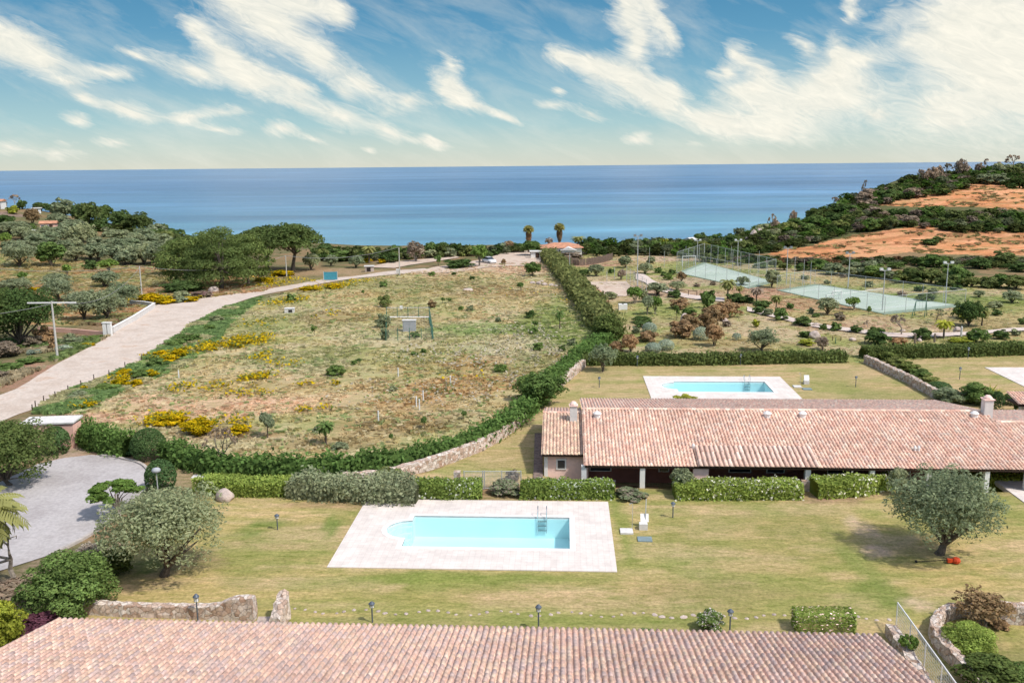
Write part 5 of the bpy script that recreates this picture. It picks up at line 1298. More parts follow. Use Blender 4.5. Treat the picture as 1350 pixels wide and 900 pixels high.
hedge(wp([(888, 654), (960, 654), (1054, 653)]), 1.6, 1.0, 'hedgelight', size=.085, wob=.08, flower=FLW, label='longest flowering hedge in front of the veranda', seed=10)
hedge(wp([(1072, 652), (1130, 649), (1180, 646)]), 1.7, 1.1, 'hedgelight', size=.09, wob=.1, flower=FLW, label='flowering hedge between the stone gate pier and the small feathery tree', seed=11)
hedge(wp([(1232, 643), (1290, 643), (1352, 643), (1420, 644)]), 1.7, 1.0, 'yg', size=.09, wob=.06, label='bright yellow-green hedge right of the large olive tree', seed=12)
hedge(wp([(768, 480), (900, 480), (1020, 478), (1113, 476)]), 1.7, 1.05, 'hedgedark', size=.15, wob=.08, label='long dark clipped hedge beyond the back pool', seed=13)
hedge(wp([(1137, 472), (1200, 470), (1280, 468), (1420, 464)]), 1.9, 1.15, 'hedgedark', size=.15, wob=.08, label='dark clipped hedge closing the right-hand garden', seed=14)

# --- ground cover that nobody could count -----------------------------------------
def tufts(name, polys, n, hgt, seed, wmin=.12, colfn=None, keep=None, label=None):
    rng = np.random.default_rng(seed); allp = np.concatenate([np.array(p_) for p_ in polys]); lo, hi = allp.min(0), allp.max(0); X = []; Y = []; tot = 0
    while tot < n:
        x = rng.uniform(lo[0], hi[0], 4 * n); y = rng.uniform(lo[1], hi[1], 4 * n); k = np.zeros(len(x), bool)
        for p_ in polys: k |= inpoly(x, y, p_)
        k &= rng.random(len(x)) < np.clip(95 / np.maximum(y, 50), .25, 1) ** 1.3
        if keep is not None: k &= keep(x, y)
        X.append(x[k]); Y.append(y[k]); tot += k.sum()
    x = np.concatenate(X)[:n]; y = np.concatenate(Y)[:n]; z = gz(x, y); c, _ = ground_col(x, y)
    if colfn: c = colfn(x, y, c, rng)
    V = []; T_ = []
    for k in range(3):
        a = rng.random(n) * 6.28; w_ = (wmin + wmin * rng.random(n)) * (1 + y / 160); h_ = hgt * (.4 + .9 * rng.random(n)) * (.6 + .8 * vnoise(x / 5, y / 5, 77)); dx, dy = np.cos(a) * w_, np.sin(a) * w_; ox, oy = rng.normal(size=n) * .12, rng.normal(size=n) * .12; lx, ly = rng.normal(size=n) * .1, rng.normal(size=n) * .1
        V.append(np.stack([np.stack([x + ox - dx * .35, y + oy - dy * .35, z - .05], -1), np.stack([x + ox + dx * .35, y + oy + dy * .35, z - .05], -1), np.stack([x + ox + dx + lx, y + oy + dy + ly, z + h_], -1), np.stack([x + ox - dx + lx, y + oy - dy + ly, z + h_ * .9], -1)], 1)); tt = c * (1.05 + .5 * rng.random(n))[:, None]; T_.append(np.repeat(tt[:, None, :], 4, 1))
    V = np.concatenate(V).reshape(-1, 3); T_ = np.concatenate(T_).reshape(-1, 3)
    me_ = np_mesh(name, V, np.arange(len(V)).reshape(-1, 4), T_)
    o = link(name, me_, LM['wild']); tag(o, label, None, None, 'stuff'); return o


def cf(x, y, c, rng):
    r_ = rng.random(len(x)); c = c.copy(); n_ = fbm(x / 3, y / 3, 55)
    g = (r_ < .20) & (n_ > .45); c[g] = np.array([.24, .28, .12]); s_ = (r_ > .8); c[s_] = c[s_] * .3 + np.array([.44, .38, .24]) * .7; return c * 1.15
soil_keep = lambda x, y: fbm(x / 2.5, y / 2.5, 61) > .36
tufts('wild_grass', [P_field], 17000, .16, 21, colfn=cf, keep=soil_keep, label='dry and green wild grass over the open field')
tufts('roadside_grass', [P_verge], 6500, .32, 22, keep=lambda x, y: fbm(x / 3, y / 3, 78) > .40, colfn=lambda x, y, c, rng: np.where((fbm(x / 5, y / 5, 79) > .47)[:, None], np.array([.19, .27, .10]), np.array([.40, .37, .20])) * (.7 + .6 * rng.random((len(x), 1))), label='tall green verge grass beside the pale road')
tufts('dry_grass', [P_orch], 14000, .3, 23, wmin=.2, colfn=cf, label='dry grass on the left-hand slope')
tufts('hill_grass', [P_up, P_low], 900, .3, 28, wmin=.25, keep=lambda x, y: fbm(x / 6, y / 3, 73) > .54, colfn=lambda x, y, c, rng: np.where(rng.random((len(x), 1)) < .5, np.array([.20, .19, .08]), np.array([.42, .26, .14])) * (.7 + .6 * rng.random((len(x), 1))), label='sparse tufts and clods on the orange clearings')
P_left = pw([(-200, 470), (0, 450), (50, 446), (137, 446), (150, 440), (128, 452), (98, 466), (60, 485), (0, 512), (-200, 580)])
tufts('roadside_scrub', [P_left], 5000, .35, 27, colfn=lambda x, y, c, rng: np.where((fbm(x / 4, y / 4, 71) > .5)[:, None], np.array([.17, .22, .08]), np.array([.36, .30, .19])) * (.7 + .6 * rng.random((len(x), 1))), keep=lambda x, y: fbm(x / 5, y / 5, 72) > .42, label='patchy scrub and dry grass between the left wall and the road')
for k in [('bush', 40, 478, 30, 10, 'green'), ('bush', 12, 486, 34, 10, 'green'), ('bush', 98, 452, 34, 11, 'greyshrub'), ('bush', 84, 462, 22, 9, 'silver'), ('bush', 45, 466, 18, 7, 'silver'), ('bush', 112, 450, 20, 9, 'green'), ('yellowbush', 116, 456, 18, 6, 'yellow'), ('bush', 128, 447, 20, 7, 'green'), ('bush', 70, 462, 12, 16, 'rust'), ('bush', 92, 448, 12, 10, 'greyshrub'), ('bush', 5, 470, 40, 22, 'taupe'), ('bush', 42, 456, 24, 16, 'taupe'), ('bush', -10, 500, 40, 14, 'taupe')]: T(*k)
tufts('garden_grass', [P_garden], 14000, .08, 24, colfn=cf, label='rough grass of the right-hand garden')


def flowers(name, patches, seed, label, rgb=(.62, .44, .015)):
    rng = np.random.default_rng(seed); V = []; T_ = []
    for px, py, rx, ry, n in patches:
        c = at(px, py); s_ = depth(c) / FPX; ey = max(.5, (at(px, py - ry) - at(px, py + ry)).length / 2)
        a = rng.random(n) * 6.28; r_ = np.sqrt(rng.random(n)) * (.7 + .6 * rng.random(n)); x = c.x + np.cos(a) * r_ * rx * s_; y = c.y + np.sin(a) * r_ * ey
        k = fbm(x / 1.2, y / 1.2, 91) > .42; x, y = x[k], y[k]; n_ = len(x); z = gz(x, y) + .15 + .35 * rng.random(n_); w_ = (.05 + .08 * rng.random(n_)) * (1 + y / 200)
        d = rng.normal(size=(n_, 3)) * [1, 1, .4]; d /= np.linalg.norm(d, axis=1)[:, None]; e_ = np.cross(d, np.array([0, 0, 1.]) + rng.normal(size=(n_, 3)) * .3); e_ /= np.linalg.norm(e_, axis=1)[:, None]; C_ = np.stack([x, y, z], -1); d *= w_[:, None]; e_ *= w_[:, None]
        V.append(np.stack([C_ - d, C_ - e_, C_ + d, C_ + e_], 1).reshape(-1, 3)); t = .75 + .5 * rng.random(n_); g = rng.random(n_) < .3; t3 = np.stack([t, t, t], -1) * np.array(rgb); t3[g] = (.14, .19, .05); T_.append(np.repeat(t3, 4, 0))
    V = np.concatenate(V); T_ = np.concatenate(T_); o = link(name, np_mesh(name, V, np.arange(len(V)).reshape(-1, 4), T_), LM['wild']); tag(o, label, None, None, 'stuff')


flowers('yellow_wildflowers', [(300, 455, 32, 6, 1500), (330, 450, 28, 7, 1000), (275, 462, 14, 4, 300), (350, 497, 16, 4, 350), (325, 500, 12, 3, 200), (345, 470, 14, 6, 200), (225, 553, 40, 6, 900), (205, 558, 22, 5, 400), (285, 560, 40, 7, 500), (240, 512, 20, 6, 150), (290, 510, 40, 6, 250), (330, 520, 40, 5, 160),
        (402, 508, 14, 3, 80), (444, 507, 8, 2, 60), (430, 540, 12, 3, 50), (400, 543, 12, 3, 60), (215, 470, 26, 5, 300), (240, 466, 20, 6, 500), (160, 500, 16, 6, 300), (370, 400, 24, 6, 300), (392, 395, 16, 4, 200), (420, 381, 28, 3, 500), (445, 377, 24, 3, 400), (480, 371, 24, 2, 200), (385, 372, 40, 3, 300), (350, 376, 30, 3, 300), (205, 395, 34, 5, 500), (40, 386, 16, 4, 200), (250, 392, 20, 3, 200), (430, 415, 20, 6, 100), (345, 425, 26, 8, 150), (370, 480, 30, 5, 120), (110, 535, 20, 5, 120), (315, 572, 14, 6, 200),
        (1150, 357, 12, 3, 200), (360, 368, 36, 2, 300), (700, 395, 60, 14, 60), (600, 500, 60, 10, 50)], 31, 'yellow wildflowers in drifts over the field and road verge')
flowers('white_wildflowers', [(640, 470, 60, 16, 500), (690, 440, 50, 14, 400), (560, 470, 60, 16, 300), (720, 470, 30, 16, 300), (600, 520, 70, 20, 400), (480, 520, 50, 20, 200), (690, 500, 30, 12, 200)], 32, 'pale seed heads and white wildflowers in the dry grass', (.50, .45, .36))
# ------------------------------------------------------------------ tiled roofs
def tiled(name, parent, o, du, ds, lu, ls, pal, pitch=.24, course=.38, seed=1, mat='tiles', keep=None, pan=.86):
    """barrel tiles: o eave corner, du along the eave, ds up the slope (unit vectors)"""
    rng = np.random.default_rng(seed); o = np.array(o); du = np.array(du); ds = np.array(ds); nn = np.cross(du, ds); nn = nn if nn[2] > 0 else -nn
    nu, ns = int(round(lu / pitch)), int(round(ls / course)); pitch = lu / nu; course = ls / ns
    I, J = np.meshgrid(np.arange(nu), np.arange(ns)); I = I.ravel(); J = J.ravel(); n = len(I)
    if keep is not None: k = keep(I * pitch, J * course); I, J = I[k], J[k]; n = len(I)
    jx = rng.normal(size=n) * .006; r1 = pitch * .40; r2 = pitch * .33; V = []; F = []; T_ = []
    pal = np.array(pal); ci = rng.random(n) ** 1.1 * (len(pal) - 1.001); c0 = pal[ci.astype(int)]; c1 = pal[ci.astype(int) + 1]; col_ = c0 + (c1 - c0) * (ci % 1)[:, None]; col_ = col_ * (.86 + .28 * rng.random(n))[:, None]
    big_ = fbm(I * pitch / 4, J * course / 3, seed + 4); col_ = col_ * (.90 + .2 * big_)[:, None]
    # caps
    sg = 5; ang = np.linspace(0, math.pi, sg)
    for e, (s_, r_, lift) in enumerate(((-.04, r1, .045), (1.0, r2, .008))):
        for a in ang:
            pu = (I + .5) * pitch + jx + math.cos(a) * r_; pn = math.sin(a) * r_ * .95 + lift; ps = (J + s_) * course + rng.normal(size=n) * (.008 if e == 0 else 0)
            V.append(o + du * pu[:, None] + ds * ps[:, None] + nn * np.broadcast_to(pn, (n,))[:, None])
    vc = np.stack(V, 1)              # n,10,3
    # pan between this cap and the next
    for (a_, h_) in ((.5 - .36, .035), (.0, -.005), (-.5 + .36, .035)):
        for s_ in (-.06, 1.02):
            pu = (I + a_) * pitch; V.append(o + du * pu[:, None] + ds * ((J + s_) * course)[:, None] + nn * (h_ + (.02 if s_ < 0 else 0)))
    vp = np.stack(V[10:], 1)         # n,6,3
    allv = np.concatenate([vc, vp], 1).reshape(-1, 3); b = (np.arange(n) * 16)[:, None]
    fs = [b + np.array([[k, k + 1, 5 + k + 1, 5 + k]]) for k in range(4)] + [b + np.array([[10, 12, 13, 11]]), b + np.array([[12, 14, 15, 13]])]
    quads = np.concatenate(fs); quads = np.asarray(quads)[:, ::-1]
    caps_ = (b + np.array([[0, 1, 2, 3, 4]]))
    tint = np.repeat(col_[:, None, :], 16, 1); tint[:, 10:] *= pan
    me_ = np_mesh(name, allv, [quads, caps_], tint.reshape(-1, 3))
    return link(name, me_, mat, parent)


def ridge_row(name, parent, a, b, pal, seed=3, r=.13):
    rng = np.random.default_rng(seed); a = Vector(a); b = Vector(b); d = b - a; n = max(1, int(d.length / .36)); V = []; F = []; T_ = []; d = d.normalized(); s = d.cross(Vector((0, 0, 1))).normalized()
    for i in range(n):
        p0 = a + d * (i * .36 - .03); p1 = a + d * (i * .36 + .36); o_ = len(V); c = Vector(pal[rng.integers(0, len(pal))]) * (.85 + .3 * rng.random())
        for p_, r_ in ((p0, r), (p1, r * .85)):
            for k in range(6): t_ = math.pi * k / 5; V.append(p_ + s * math.cos(t_) * r_ + Vector((0, 0, math.sin(t_) * r_)))
        F += [(o_ + k, o_ + k + 1, o_ + 7 + k, o_ + 6 + k) for k in range(5)]; T_ += [tuple(c)] * 12
    me_ = np_mesh(name, [tuple(v) for v in V], np.array(F), np.array(T_)); return link(name, me_, 'tiles', parent)


PALN = [(.84, .58, .42), (.80, .52, .39), (.74, .47, .37), (.74, .52, .43), (.62, .45, .40), (.86, .63, .47)]
PALM = [(.84, .60, .46), (.78, .50, .38), (.72, .43, .33), (.78, .54, .42), (.66, .44, .36), (.86, .68, .55)]
def vec3(v): return (v.x, v.y, v.z)
def slope_dir(k, s=1): d = VX * s + Vector((0, 0, k)); return vec3(d.normalized()), d.length

# --- near house ------------------------------------------------------------------
nh = empty('tiled_house', fuv(-4.4, 27, 0), 0, 'near single-storey house, its pinkish tiled roof filling the bottom edge', 'house')
MB().ubox(-21.0, 12.2, 19.6, 34.1, -.1, 2.62).build('wall', 'pink', nh)
ev, ez, sl = 34.85, 2.72, .212
d_, k_ = slope_dir(sl, -1); tiled('roof', nh, fuv(-21.65, ev, ez), UX, d_, 34.5, 8.3 * k_, PALN, .245, .40, 5)
d_, k_ = slope_dir(sl, 1); tiled('roof', nh, fuv(-21.65, ev - 16.6, ez), UX, d_, 34.5, 8.3 * k_, PALN, .245, .40, 6)
ridge_row('ridge_tiles', nh, fuv(-21.65, ev - 8.3, ez + 8.3 * sl + .05), fuv(12.85, ev - 8.3, ez + 8.3 * sl + .05), PALN)
eb = MB(); z_ = ez - .16
for v0_, v1_, za, zb in ((ev - .05, ev - 8.3, z_, z_ + 8.25 * sl), (ev - 16.55, ev - 8.3, z_, z_ + 8.25 * sl)):
    A = [fuv(-21.6, v0_, za), fuv(12.8, v0_, za), fuv(12.8, v1_, zb), fuv(-21.6, v1_, zb)]; eb.add(A + [a_ + Vector((0, 0, .12)) for a_ in A], [(0, 1, 2, 3), (4, 5, 6, 7), (0, 1, 5, 4), (1, 2, 6, 5), (2, 3, 7, 6), (3, 0, 4, 7)])
eb.build('roof_boards', 'wood', nh)
for u in (-16, -9, -2, 5):
    f = MB().ubox(u, u + 1.2, 34.1, 34.16, .9, 2.1).build('window', 'wood', nh); MB().ubox(u + .08, u + 1.12, 34.16, 34.18, .98, 2.02).build('pane', 'glass', f)

# --- long house --------------------------------------------------------------------
lh = empty('long_house', fuv(16, 67, -.8), 0, 'long low pink villa with veranda under a wide terracotta tiled roof', 'house')
G0 = -.85; E0, Z0, S0, RV = 59.3, 1.55, .22, 67.3; RZ = Z0 + S0 * (RV - E0); SB = .17
U0, U1, U2 = 1.45, 31.4, 47.0
d_, k_ = slope_dir(S0); tiled('front_roof', lh, fuv(U0, E0, Z0), UX, d_, U1 - U0, (RV - E0) * k_, PALM, .245, .40, 11)
d_, k2 = slope_dir(SB, -1); tiled('back_roof', lh, fuv(U0, RV + 9, RZ - SB * 9), UX, d_, U1 - U0, 9 * k2, [tuple(min(.95, c_ * 1.14) for c_ in t_) for t_ in PALM], .245, .40, 12, pan=1.05)  # back tiles and pans coloured lighter to offset shade on this slope facing away
d_, k_ = slope_dir(S0); tiled('front_roof', lh, fuv(U1, E0, Z0), UX, d_, U2 - U1, 6.4 * k_, PALM, .245, .40, 13)
d_, k2 = slope_dir(.17, -1); tiled('back_roof', lh, fuv(U1, E0 + 6.4 + 8.5, Z0 + 6.4 * S0 - .17 * 8.5), UX, d_, U2 - U1, 8.5 * k2, [tuple(min(.95, c_ * 1.14) for c_ in t_) for t_ in PALM], .245, .40, 14, pan=1.05)  # palette lightened here too, making up in colour for the slope's dimmer light
ridge_row('ridge_tiles', lh, fuv(U0, RV, RZ + .05), fuv(U1, RV, RZ + .05), PALM); ridge_row('ridge_tiles', lh, fuv(U1, E0 + 6.4, Z0 + 6.4 * S0 + .05), fuv(U2, E0 + 6.4, Z0 + 6.4 * S0 + .05), PALM, 4)
def plane_pt(px, py, e=E0, z=Z0, s=S0):
    d = ray(px, py); # z = z + s*(v-e)
    dv = d.x * VX.x + d.y * VX.y; t = (z - s * e - CAMZ) / (d.z - s * dv); return Vector((0, 0, CAMZ)) + d * t
q1 = uv(plane_pt(921, 616)); q2 = uv(plane_pt(1081, 616)); q3 = uv(plane_pt(1000, 589))
d_, k_ = slope_dir(S0); tiled('porch_roof', lh, fuv(q1[0], E0 - .14, Z0 + .09), UX, d_, q2[0] - q1[0], (q3[1] - E0) * k_, [(.86, .66, .55), (.74, .48, .38), (.80, .56, .45)], .34, .9, 15, pan=.38)
rb = MB()
def board(u0_, u1_, e, z, r, s, back, sb):
    for v0_, v1_, za, zb in ((e + .06, r, z, z + (r - e) * s), (r + back - .06, r, z + (r - e) * s - sb * back, z + (r - e) * s)):
        A = [fuv(u0_ + .05, v0_, za - .16), fuv(u1_ - .05, v0_, za - .16), fuv(u1_ - .05, v1_, zb - .16), fuv(u0_ + .05, v1_, zb - .16)]; rb.add(A + [a_ + Vector((0, 0, .12)) for a_ in A], [(0, 3, 2, 1), (4, 5, 6, 7), (0, 1, 5, 4), (1, 2, 6, 5), (2, 3, 7, 6), (3, 0, 4, 7)])
board(U0, U1, E0, Z0, RV, S0, 9, SB); board(U1 + .1, U2, E0, Z0, E0 + 6.4, S0, 8.5, .17)
# left end room
LE, LZ, LS, LR = 61.45, 1.60, .215, 67.6; L0, L1 = -1.50, 1.50
d_, k_ = slope_dir(LS); tiled('side_roof', lh, fuv(L0, LE, LZ), UX, d_, L1 - L0, (LR - LE) * k_, [(.80, .62, .44), (.70, .48, .36), (.62, .40, .30), (.74, .55, .42)], .245, .38, 16)
d_, k2 = slope_dir(LS, -1); tiled('side_roof', lh, fuv(L0, LR + 6.2, LZ), UX, d_, L1 - L0, 6.2 * k2, PALM, .245, .38, 17)
ridge_row('ridge_tiles', lh, fuv(L0, LR, LZ + (LR - LE) * LS + .05), fuv(L1, LR, LZ + (LR - LE) * LS + .05), PALM, 6)
board(L0, L1, LE, LZ, LR, LS, 6.2, LS); rb.build('roof_boards', 'wood', lh)
def gable(u0_, u1_, v0_, v1_, vr, z0, ze0, zr, ze1, mat, nm='wall'):
    P_ = [(v0_, z0), (v1_, z0), (v1_, ze1), (vr, zr), (v0_, ze0)]; A = [fuv(u0_, a_, b_) for a_, b_ in P_] + [fuv(u1_, a_, b_) for a_, b_ in P_]
    m_ = MB(); m_.add(A, [(0, 1, 2, 3, 4), (9, 8, 7, 6, 5)] + [(i, 5 + i, 5 + (i + 1) % 5, (i + 1) % 5) for i in range(5)]); return m_.build(nm, mat, lh)
gable(L0 + .22, L1 + .3, LE + .45, LR + 5.8, LR, G0, LZ - .10, LZ + (LR - LE) * LS - .22, LZ - .10, 'pink_pale', 'end_room_wall')
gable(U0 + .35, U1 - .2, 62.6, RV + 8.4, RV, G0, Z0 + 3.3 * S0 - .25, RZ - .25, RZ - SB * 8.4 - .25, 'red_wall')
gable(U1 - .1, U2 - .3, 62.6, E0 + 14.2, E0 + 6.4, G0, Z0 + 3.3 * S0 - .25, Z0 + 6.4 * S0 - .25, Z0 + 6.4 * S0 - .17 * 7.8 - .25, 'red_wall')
MB().ubox(L0 + .17, L0 + .42, LE + .40, LE + .62, G0, LZ - .2).build('corner_pilaster', 'white', lh)
wu, wz_ = -.12, .78
for k in range(1):
    f = MB().ubox(wu - .36, wu + .36, LE + .40, LE + .448, wz_ - .40, wz_ + .40).build('window', 'white', lh); MB().ubox(wu - .25, wu + .25, LE + .385, LE + .398, wz_ - .29, wz_ + .29).build('pane', 'glass', f)
def upx(px, v=60.0): # u of a picture column at the veranda front
    d = ray(px, 630); dv = d.x * VX.x + d.y * VX.y; t = v / dv; p_ = d * t; return p_.x * UX.x + p_.y * UX.y
for px, w_ in ((769.5, .34), (846, .34), (1062, .36), (1146, .3), (1220, .3), (1296, .3), (1350, .34), (1400, .34)):
    u = upx(px); MB().ubox(u - w_ / 2, u + w_ / 2, 59.42, 59.76, G0, Z0 - .06).build('pillar', 'white', lh)
u = upx(922); MB().ubox(u - .52, u + .52, 59.42, 59.76, G0, Z0 - .06).build('veranda_wall', 'pink_pale', lh)
lowp = MB()
for pa, pb in ((774, 842), (850, 868), (935, 1056), (1068, 1142), (1150, 1216)): lowp.ubox(upx(pa), upx(pb), 60.0, 60.14, G0, -.15)
lowp.build('veranda_parapet', 'wood', lh)
for pa, pb in ((777, 806), (868, 882), (960, 990), (1010, 1034), (1090, 1120), (1170, 1200)):
    f = MB().ubox(upx(pa, 62.5), upx(pb, 62.5), 62.52, 62.6, .05, 1.25).build('window', 'white', lh); MB().ubox(upx(pa, 62.5) + .08, upx(pb, 62.5) - .08, 62.49, 62.515, .12, 1.18).build('pane', 'glass', f)
rl = MB()
for pa, pb in ((936, 1054), (776, 812)):
    a_, b_ = upx(pa), upx(pb); rl.ubox(a_, b_, 60.03, 60.09, .22, .27)
    for x in np.arange(a_, b_, .14): rl.ubox(x, x + .025, 60.045, 60.07, -.2, .22)
rl.build('railing', 'grey_box', lh)
MB().ubox(upx(1052), upx(1066), 58.95, 59.25, G0, .75).build('stone_pier', 'stone', lh)
def vent(px, py, w=.34, h=.42):
    p_ = plane_pt(px, py); c = MB().lathe((p_.x, p_.y, p_.z - .12), [(w * .5, 0), (w * .5, h * .7), (w * .62, h * .72), (w * .62, h * .8), (w * .3, h * 1.05)], 10); return c.build('roof_vent', 'white', lh, smooth_=False)
for px, py in ((787.5, 550), (1011.5, 550), (1058, 550), (1284.5, 550)): vent(px, py, .5, .55)
for px, py in ((914, 592), (1206, 595), (1211, 595)): vent(px, py, .18, .5)
def chimney(px, py, w, h, e=E0, z=Z0, s=S0):
    p_ = plane_pt(px, py, e, z, s); a_, b_ = uv(p_); c = MB().ubox(a_ - w / 2, a_ + w / 2, b_ - w / 2, b_ + w / 2, p_.z - .5, p_.z + h).build('chimney', 'offwhite', lh)
    cp = MB(); cp.ubox(a_ - w * .62, a_ + w * .62, b_ - w * .62, b_ + w * .62, p_.z + h, p_.z + h + .06); cp.lathe(fuv(a_, b_, p_.z + h + .06), [(w * .5, 0), (w * .5, .1), (w * .25, .25)], 8); cp.build('chimney_cap', 'pink_pale', c)
chimney(756, 547, .55, .75); chimney(1300.5, 546, .62, 1.15)

# a neighbour's porch at the right edge
pt = empty('tiled_porch', at(1347, 556, -.3), 0, 'small tiled porch roof on a white pier at the right edge', 'porch'); pc = uv(at(1347, 556, -.3))
MB().ubox(pc[0] - .25, pc[0] + .25, pc[1] - .25, pc[1] + .25, -.8, 1.5).build('pier', 'white', pt); d_, k_ = slope_dir(.22); tiled('roof', pt, fuv(pc[0] - .9, pc[1] - 1, 1.5), UX, d_, 3.6, 2.4, PALM, .245, .38, 19)
MB().ubox(pc[0] - .8, pc[0] + 2.6, pc[1] - .9, pc[1] + 1.2, 1.28, 1.42).build('roof_boards', 'wood', pt)

# --- stone walls ---------------------------------------------------------------------
def stonewall(pts, w, h, label, name='stone_wall', mat='stone', cat='wall', step=.3, jit=.035, cap=None, seed=1, zoff=0):
    rng = np.random.default_rng(seed); P = np.array(pts, float)[:, :2]; seg = np.linalg.norm(np.diff(P, axis=0), axis=1); cs = np.concatenate([[0], np.cumsum(seg)]); n = max(2, int(cs[-1] / step)); s = np.linspace(0, cs[-1], n + 1)
    x = np.interp(s, cs, P[:, 0]); y = np.interp(s, cs, P[:, 1]); hh = np.interp(s / cs[-1], np.linspace(0, 1, len(h)), h) if isinstance(h, (list, tuple)) else np.full(n + 1, h); tx, ty = np.gradient(x), np.gradient(y); l_ = np.hypot(tx, ty); tx /= l_; ty /= l_
    prof = [(-.5, -.15), (-.5, .33), (-.49, .66), (-.47, .97), (-.3, 1), (0, 1.02), (.3, 1), (.47, .97), (.49, .66), (.5, .33), (.5, -.15)]; K = len(prof); V = []
    for i in range(n + 1):
        g = float(gz(x[i], y[i])) + zoff
        for a_, b_ in prof:
            j = rng.normal(size=3) * jit; V.append((x[i] - ty[i] * a_ * w + j[0], y[i] + tx[i] * a_ * w + j[1], g + b_ * hh[i] + (j[2] if b_ > 0 else 0)))
    F = [(i * K + k, i * K + k + 1, (i + 1) * K + k + 1, (i + 1) * K + k) for i in range(n) for k in range(K - 1)]
    m_ = MB(); m_.add(V, F + [tuple(range(K - 1, -1, -1)), tuple(range(n * K, n * K + K))]); me_ = m_.mesh(name)
    import bmesh
    bm = bmesh.new(); bm.from_mesh(me_); bmesh.ops.recalc_face_normals(bm, faces=bm.faces[:]); bm.to_mesh(me_); bm.free()
    return tag(link(name, me_, mat), label, cat)
stonewall(spline(wp([(452, 637), (500, 633), (552, 622), (603, 605), (642, 588), (676, 566), (700, 542)]), 5), .6, [.7, .85, .85, .8, .75], 'long curving stone wall between the bright hedge and the garden', seed=2)
stonewall(wp([(728, 516), (748, 500), (768, 483)]), .75, .85, 'short straight stone wall rising to the left end of the back hedge', seed=3)
stonewall(wp([(1141, 478), (1165, 489), (1200, 506), (1236, 526)]), .5, .85, 'sloping stone wall between the back pool and right-hand garden', seed=4)
sw = wp([(106, 806), (170, 810), (240, 812), (318, 815), (337, 816)])
stonewall(spline(sw, 3), .5, [.55, .6, .6, .6, .6, .6, .6, .6, .6, .6, .62, .64, .68, .8, 1.12, 1.2, 1.2], 'low stone garden wall stepping up to a pier, left of the near roof', seed=5, step=.22, jit=.02)
stonewall(wp([(376, 812), (371, 821), (363, 829)]), .6, [1.35, 1.05, .55], 'separate leaning stone pier right of the gap in the low wall', seed=6, step=.2)
MB().prism([at(336, 826)[:2], at(368, 826)[:2], at(366, 815)[:2], at(341, 815)[:2]], -.05, .12).build('step', 'rock')
tag(bpy.data.objects[len(bpy.data.objects) - 1] if False else COL.objects[-1], 'flat stone step in the gap between the two stone piers', 'step')
stonewall(wp([(1174, 836), (1190, 862), (1222, 915), (1245, 960)]), .5, .55, 'low stone wall beside the glass screen at lower right', seed=7, step=.22)
stonewall(spline(wp([(1290, 812), (1262, 812), (1240, 820), (1231, 836), (1240, 856), (1262, 880), (1300, 920), (1340, 965)]), 5), .45, .65, 'curved stone wall round the shrub bed at lower right', seed=8, step=.22)
stonewall(wp([(1316, 818), (1352, 822), (1420, 830)]), .5, .95, 'stone wall at the right edge behind the curved bed', seed=9, step=.25)
MB().box(-.22, .22, -.22, .22, -.1, 1.15).build('gate_pier', 'stone', None); gp = COL.objects[-1]; gp.location = at(603, 642); gp.rotation_euler = (0, 0, -YAW); tag(gp, 'stone gate pier at the left end of the wire gate', 'gate pier')
# wire gate
g0, g1 = at(612, 645), at(687, 645); gt = empty('wire_gate', g0.lerp(g1, .5), 0, 'galvanised wire gate between the two flowering hedges', 'gate')
fr_ = MB(); 
for a_ in (0, .33, .36, .66, 1): p_ = g0.lerp(g1, a_); fr_.tube([p_, p_ + Vector((0, 0, 1.35))], .03, 6)
for z in (.1, 1.3): fr_.tube([g0 + Vector((0, 0, z)), g1 + Vector((0, 0, z))], .022, 5)
fr_.build('gate_frame', 'galv', gt); wr = MB()
for a_ in np.linspace(.01, .99, 42): p_ = g0.lerp(g1, a_); wr.tube([p_ + Vector((0, 0, .1)), p_ + Vector((0, 0, 1.3))], .007, 3, False)
for z in np.linspace(.2, 1.2, 8): wr.tube([g0 + Vector((0, 0, z)), g1 + Vector((0, 0, z))], .007, 3, False)
wr.build('wire_mesh', 'galv', gt)
# glass screen
ga, gb = at(1181, 826), at(1262, 945); gs = empty('glass_screen', ga.lerp(gb, .5), 0, 'long glazed screen with white top rail beside the low stone wall', 'screen')
m, nt, b, out = new_mat('screen_mesh'); nt.nodes.remove(b); t1 = N(nt, 'ShaderNodeBsdfTransparent'); d1_ = N(nt, 'ShaderNodeBsdfDiffuse'); d1_.inputs[0].default_value = (.55, .60, .56, 1); mx = N(nt, 'ShaderNodeMixShader'); mx.inputs[0].default_value = .14
nt.links.new(t1.outputs[0], mx.inputs[1]); nt.links.new(d1_.outputs[0], mx.inputs[2]); nt.links.new(mx.outputs[0], out.inputs[0]); M['netting'] = m
m, nt, b, out = new_mat('court_netting'); nt.nodes.remove(b); t1 = N(nt, 'ShaderNodeBsdfTransparent'); d1_ = N(nt, 'ShaderNodeBsdfDiffuse'); d1_.inputs[0].default_value = (.30, .36, .33, 1); mx = N(nt, 'ShaderNodeMixShader'); mx.inputs[0].default_value = .09
nt.links.new(t1.outputs[0], mx.inputs[1]); nt.links.new(d1_.outputs[0], mx.inputs[2]); nt.links.new(mx.outputs[0], out.inputs[0]); M['court_net'] = m
H1 = Vector((0, 0, 1.25)); s_ = MB(); s_.add([ga, gb, gb + H1, ga + H1], [(0, 1, 2, 3)]); s_.build('panel', 'netting', gs)
s_ = MB(); s_.tube([ga + H1, gb + H1], .035, 6); [s_.tube([ga.lerp(gb, a_), ga.lerp(gb, a_) + H1], .025, 6) for a_ in (0, .25, .5, .75, 1)]; s_.build('frame', 'white', gs)
wr = MB()
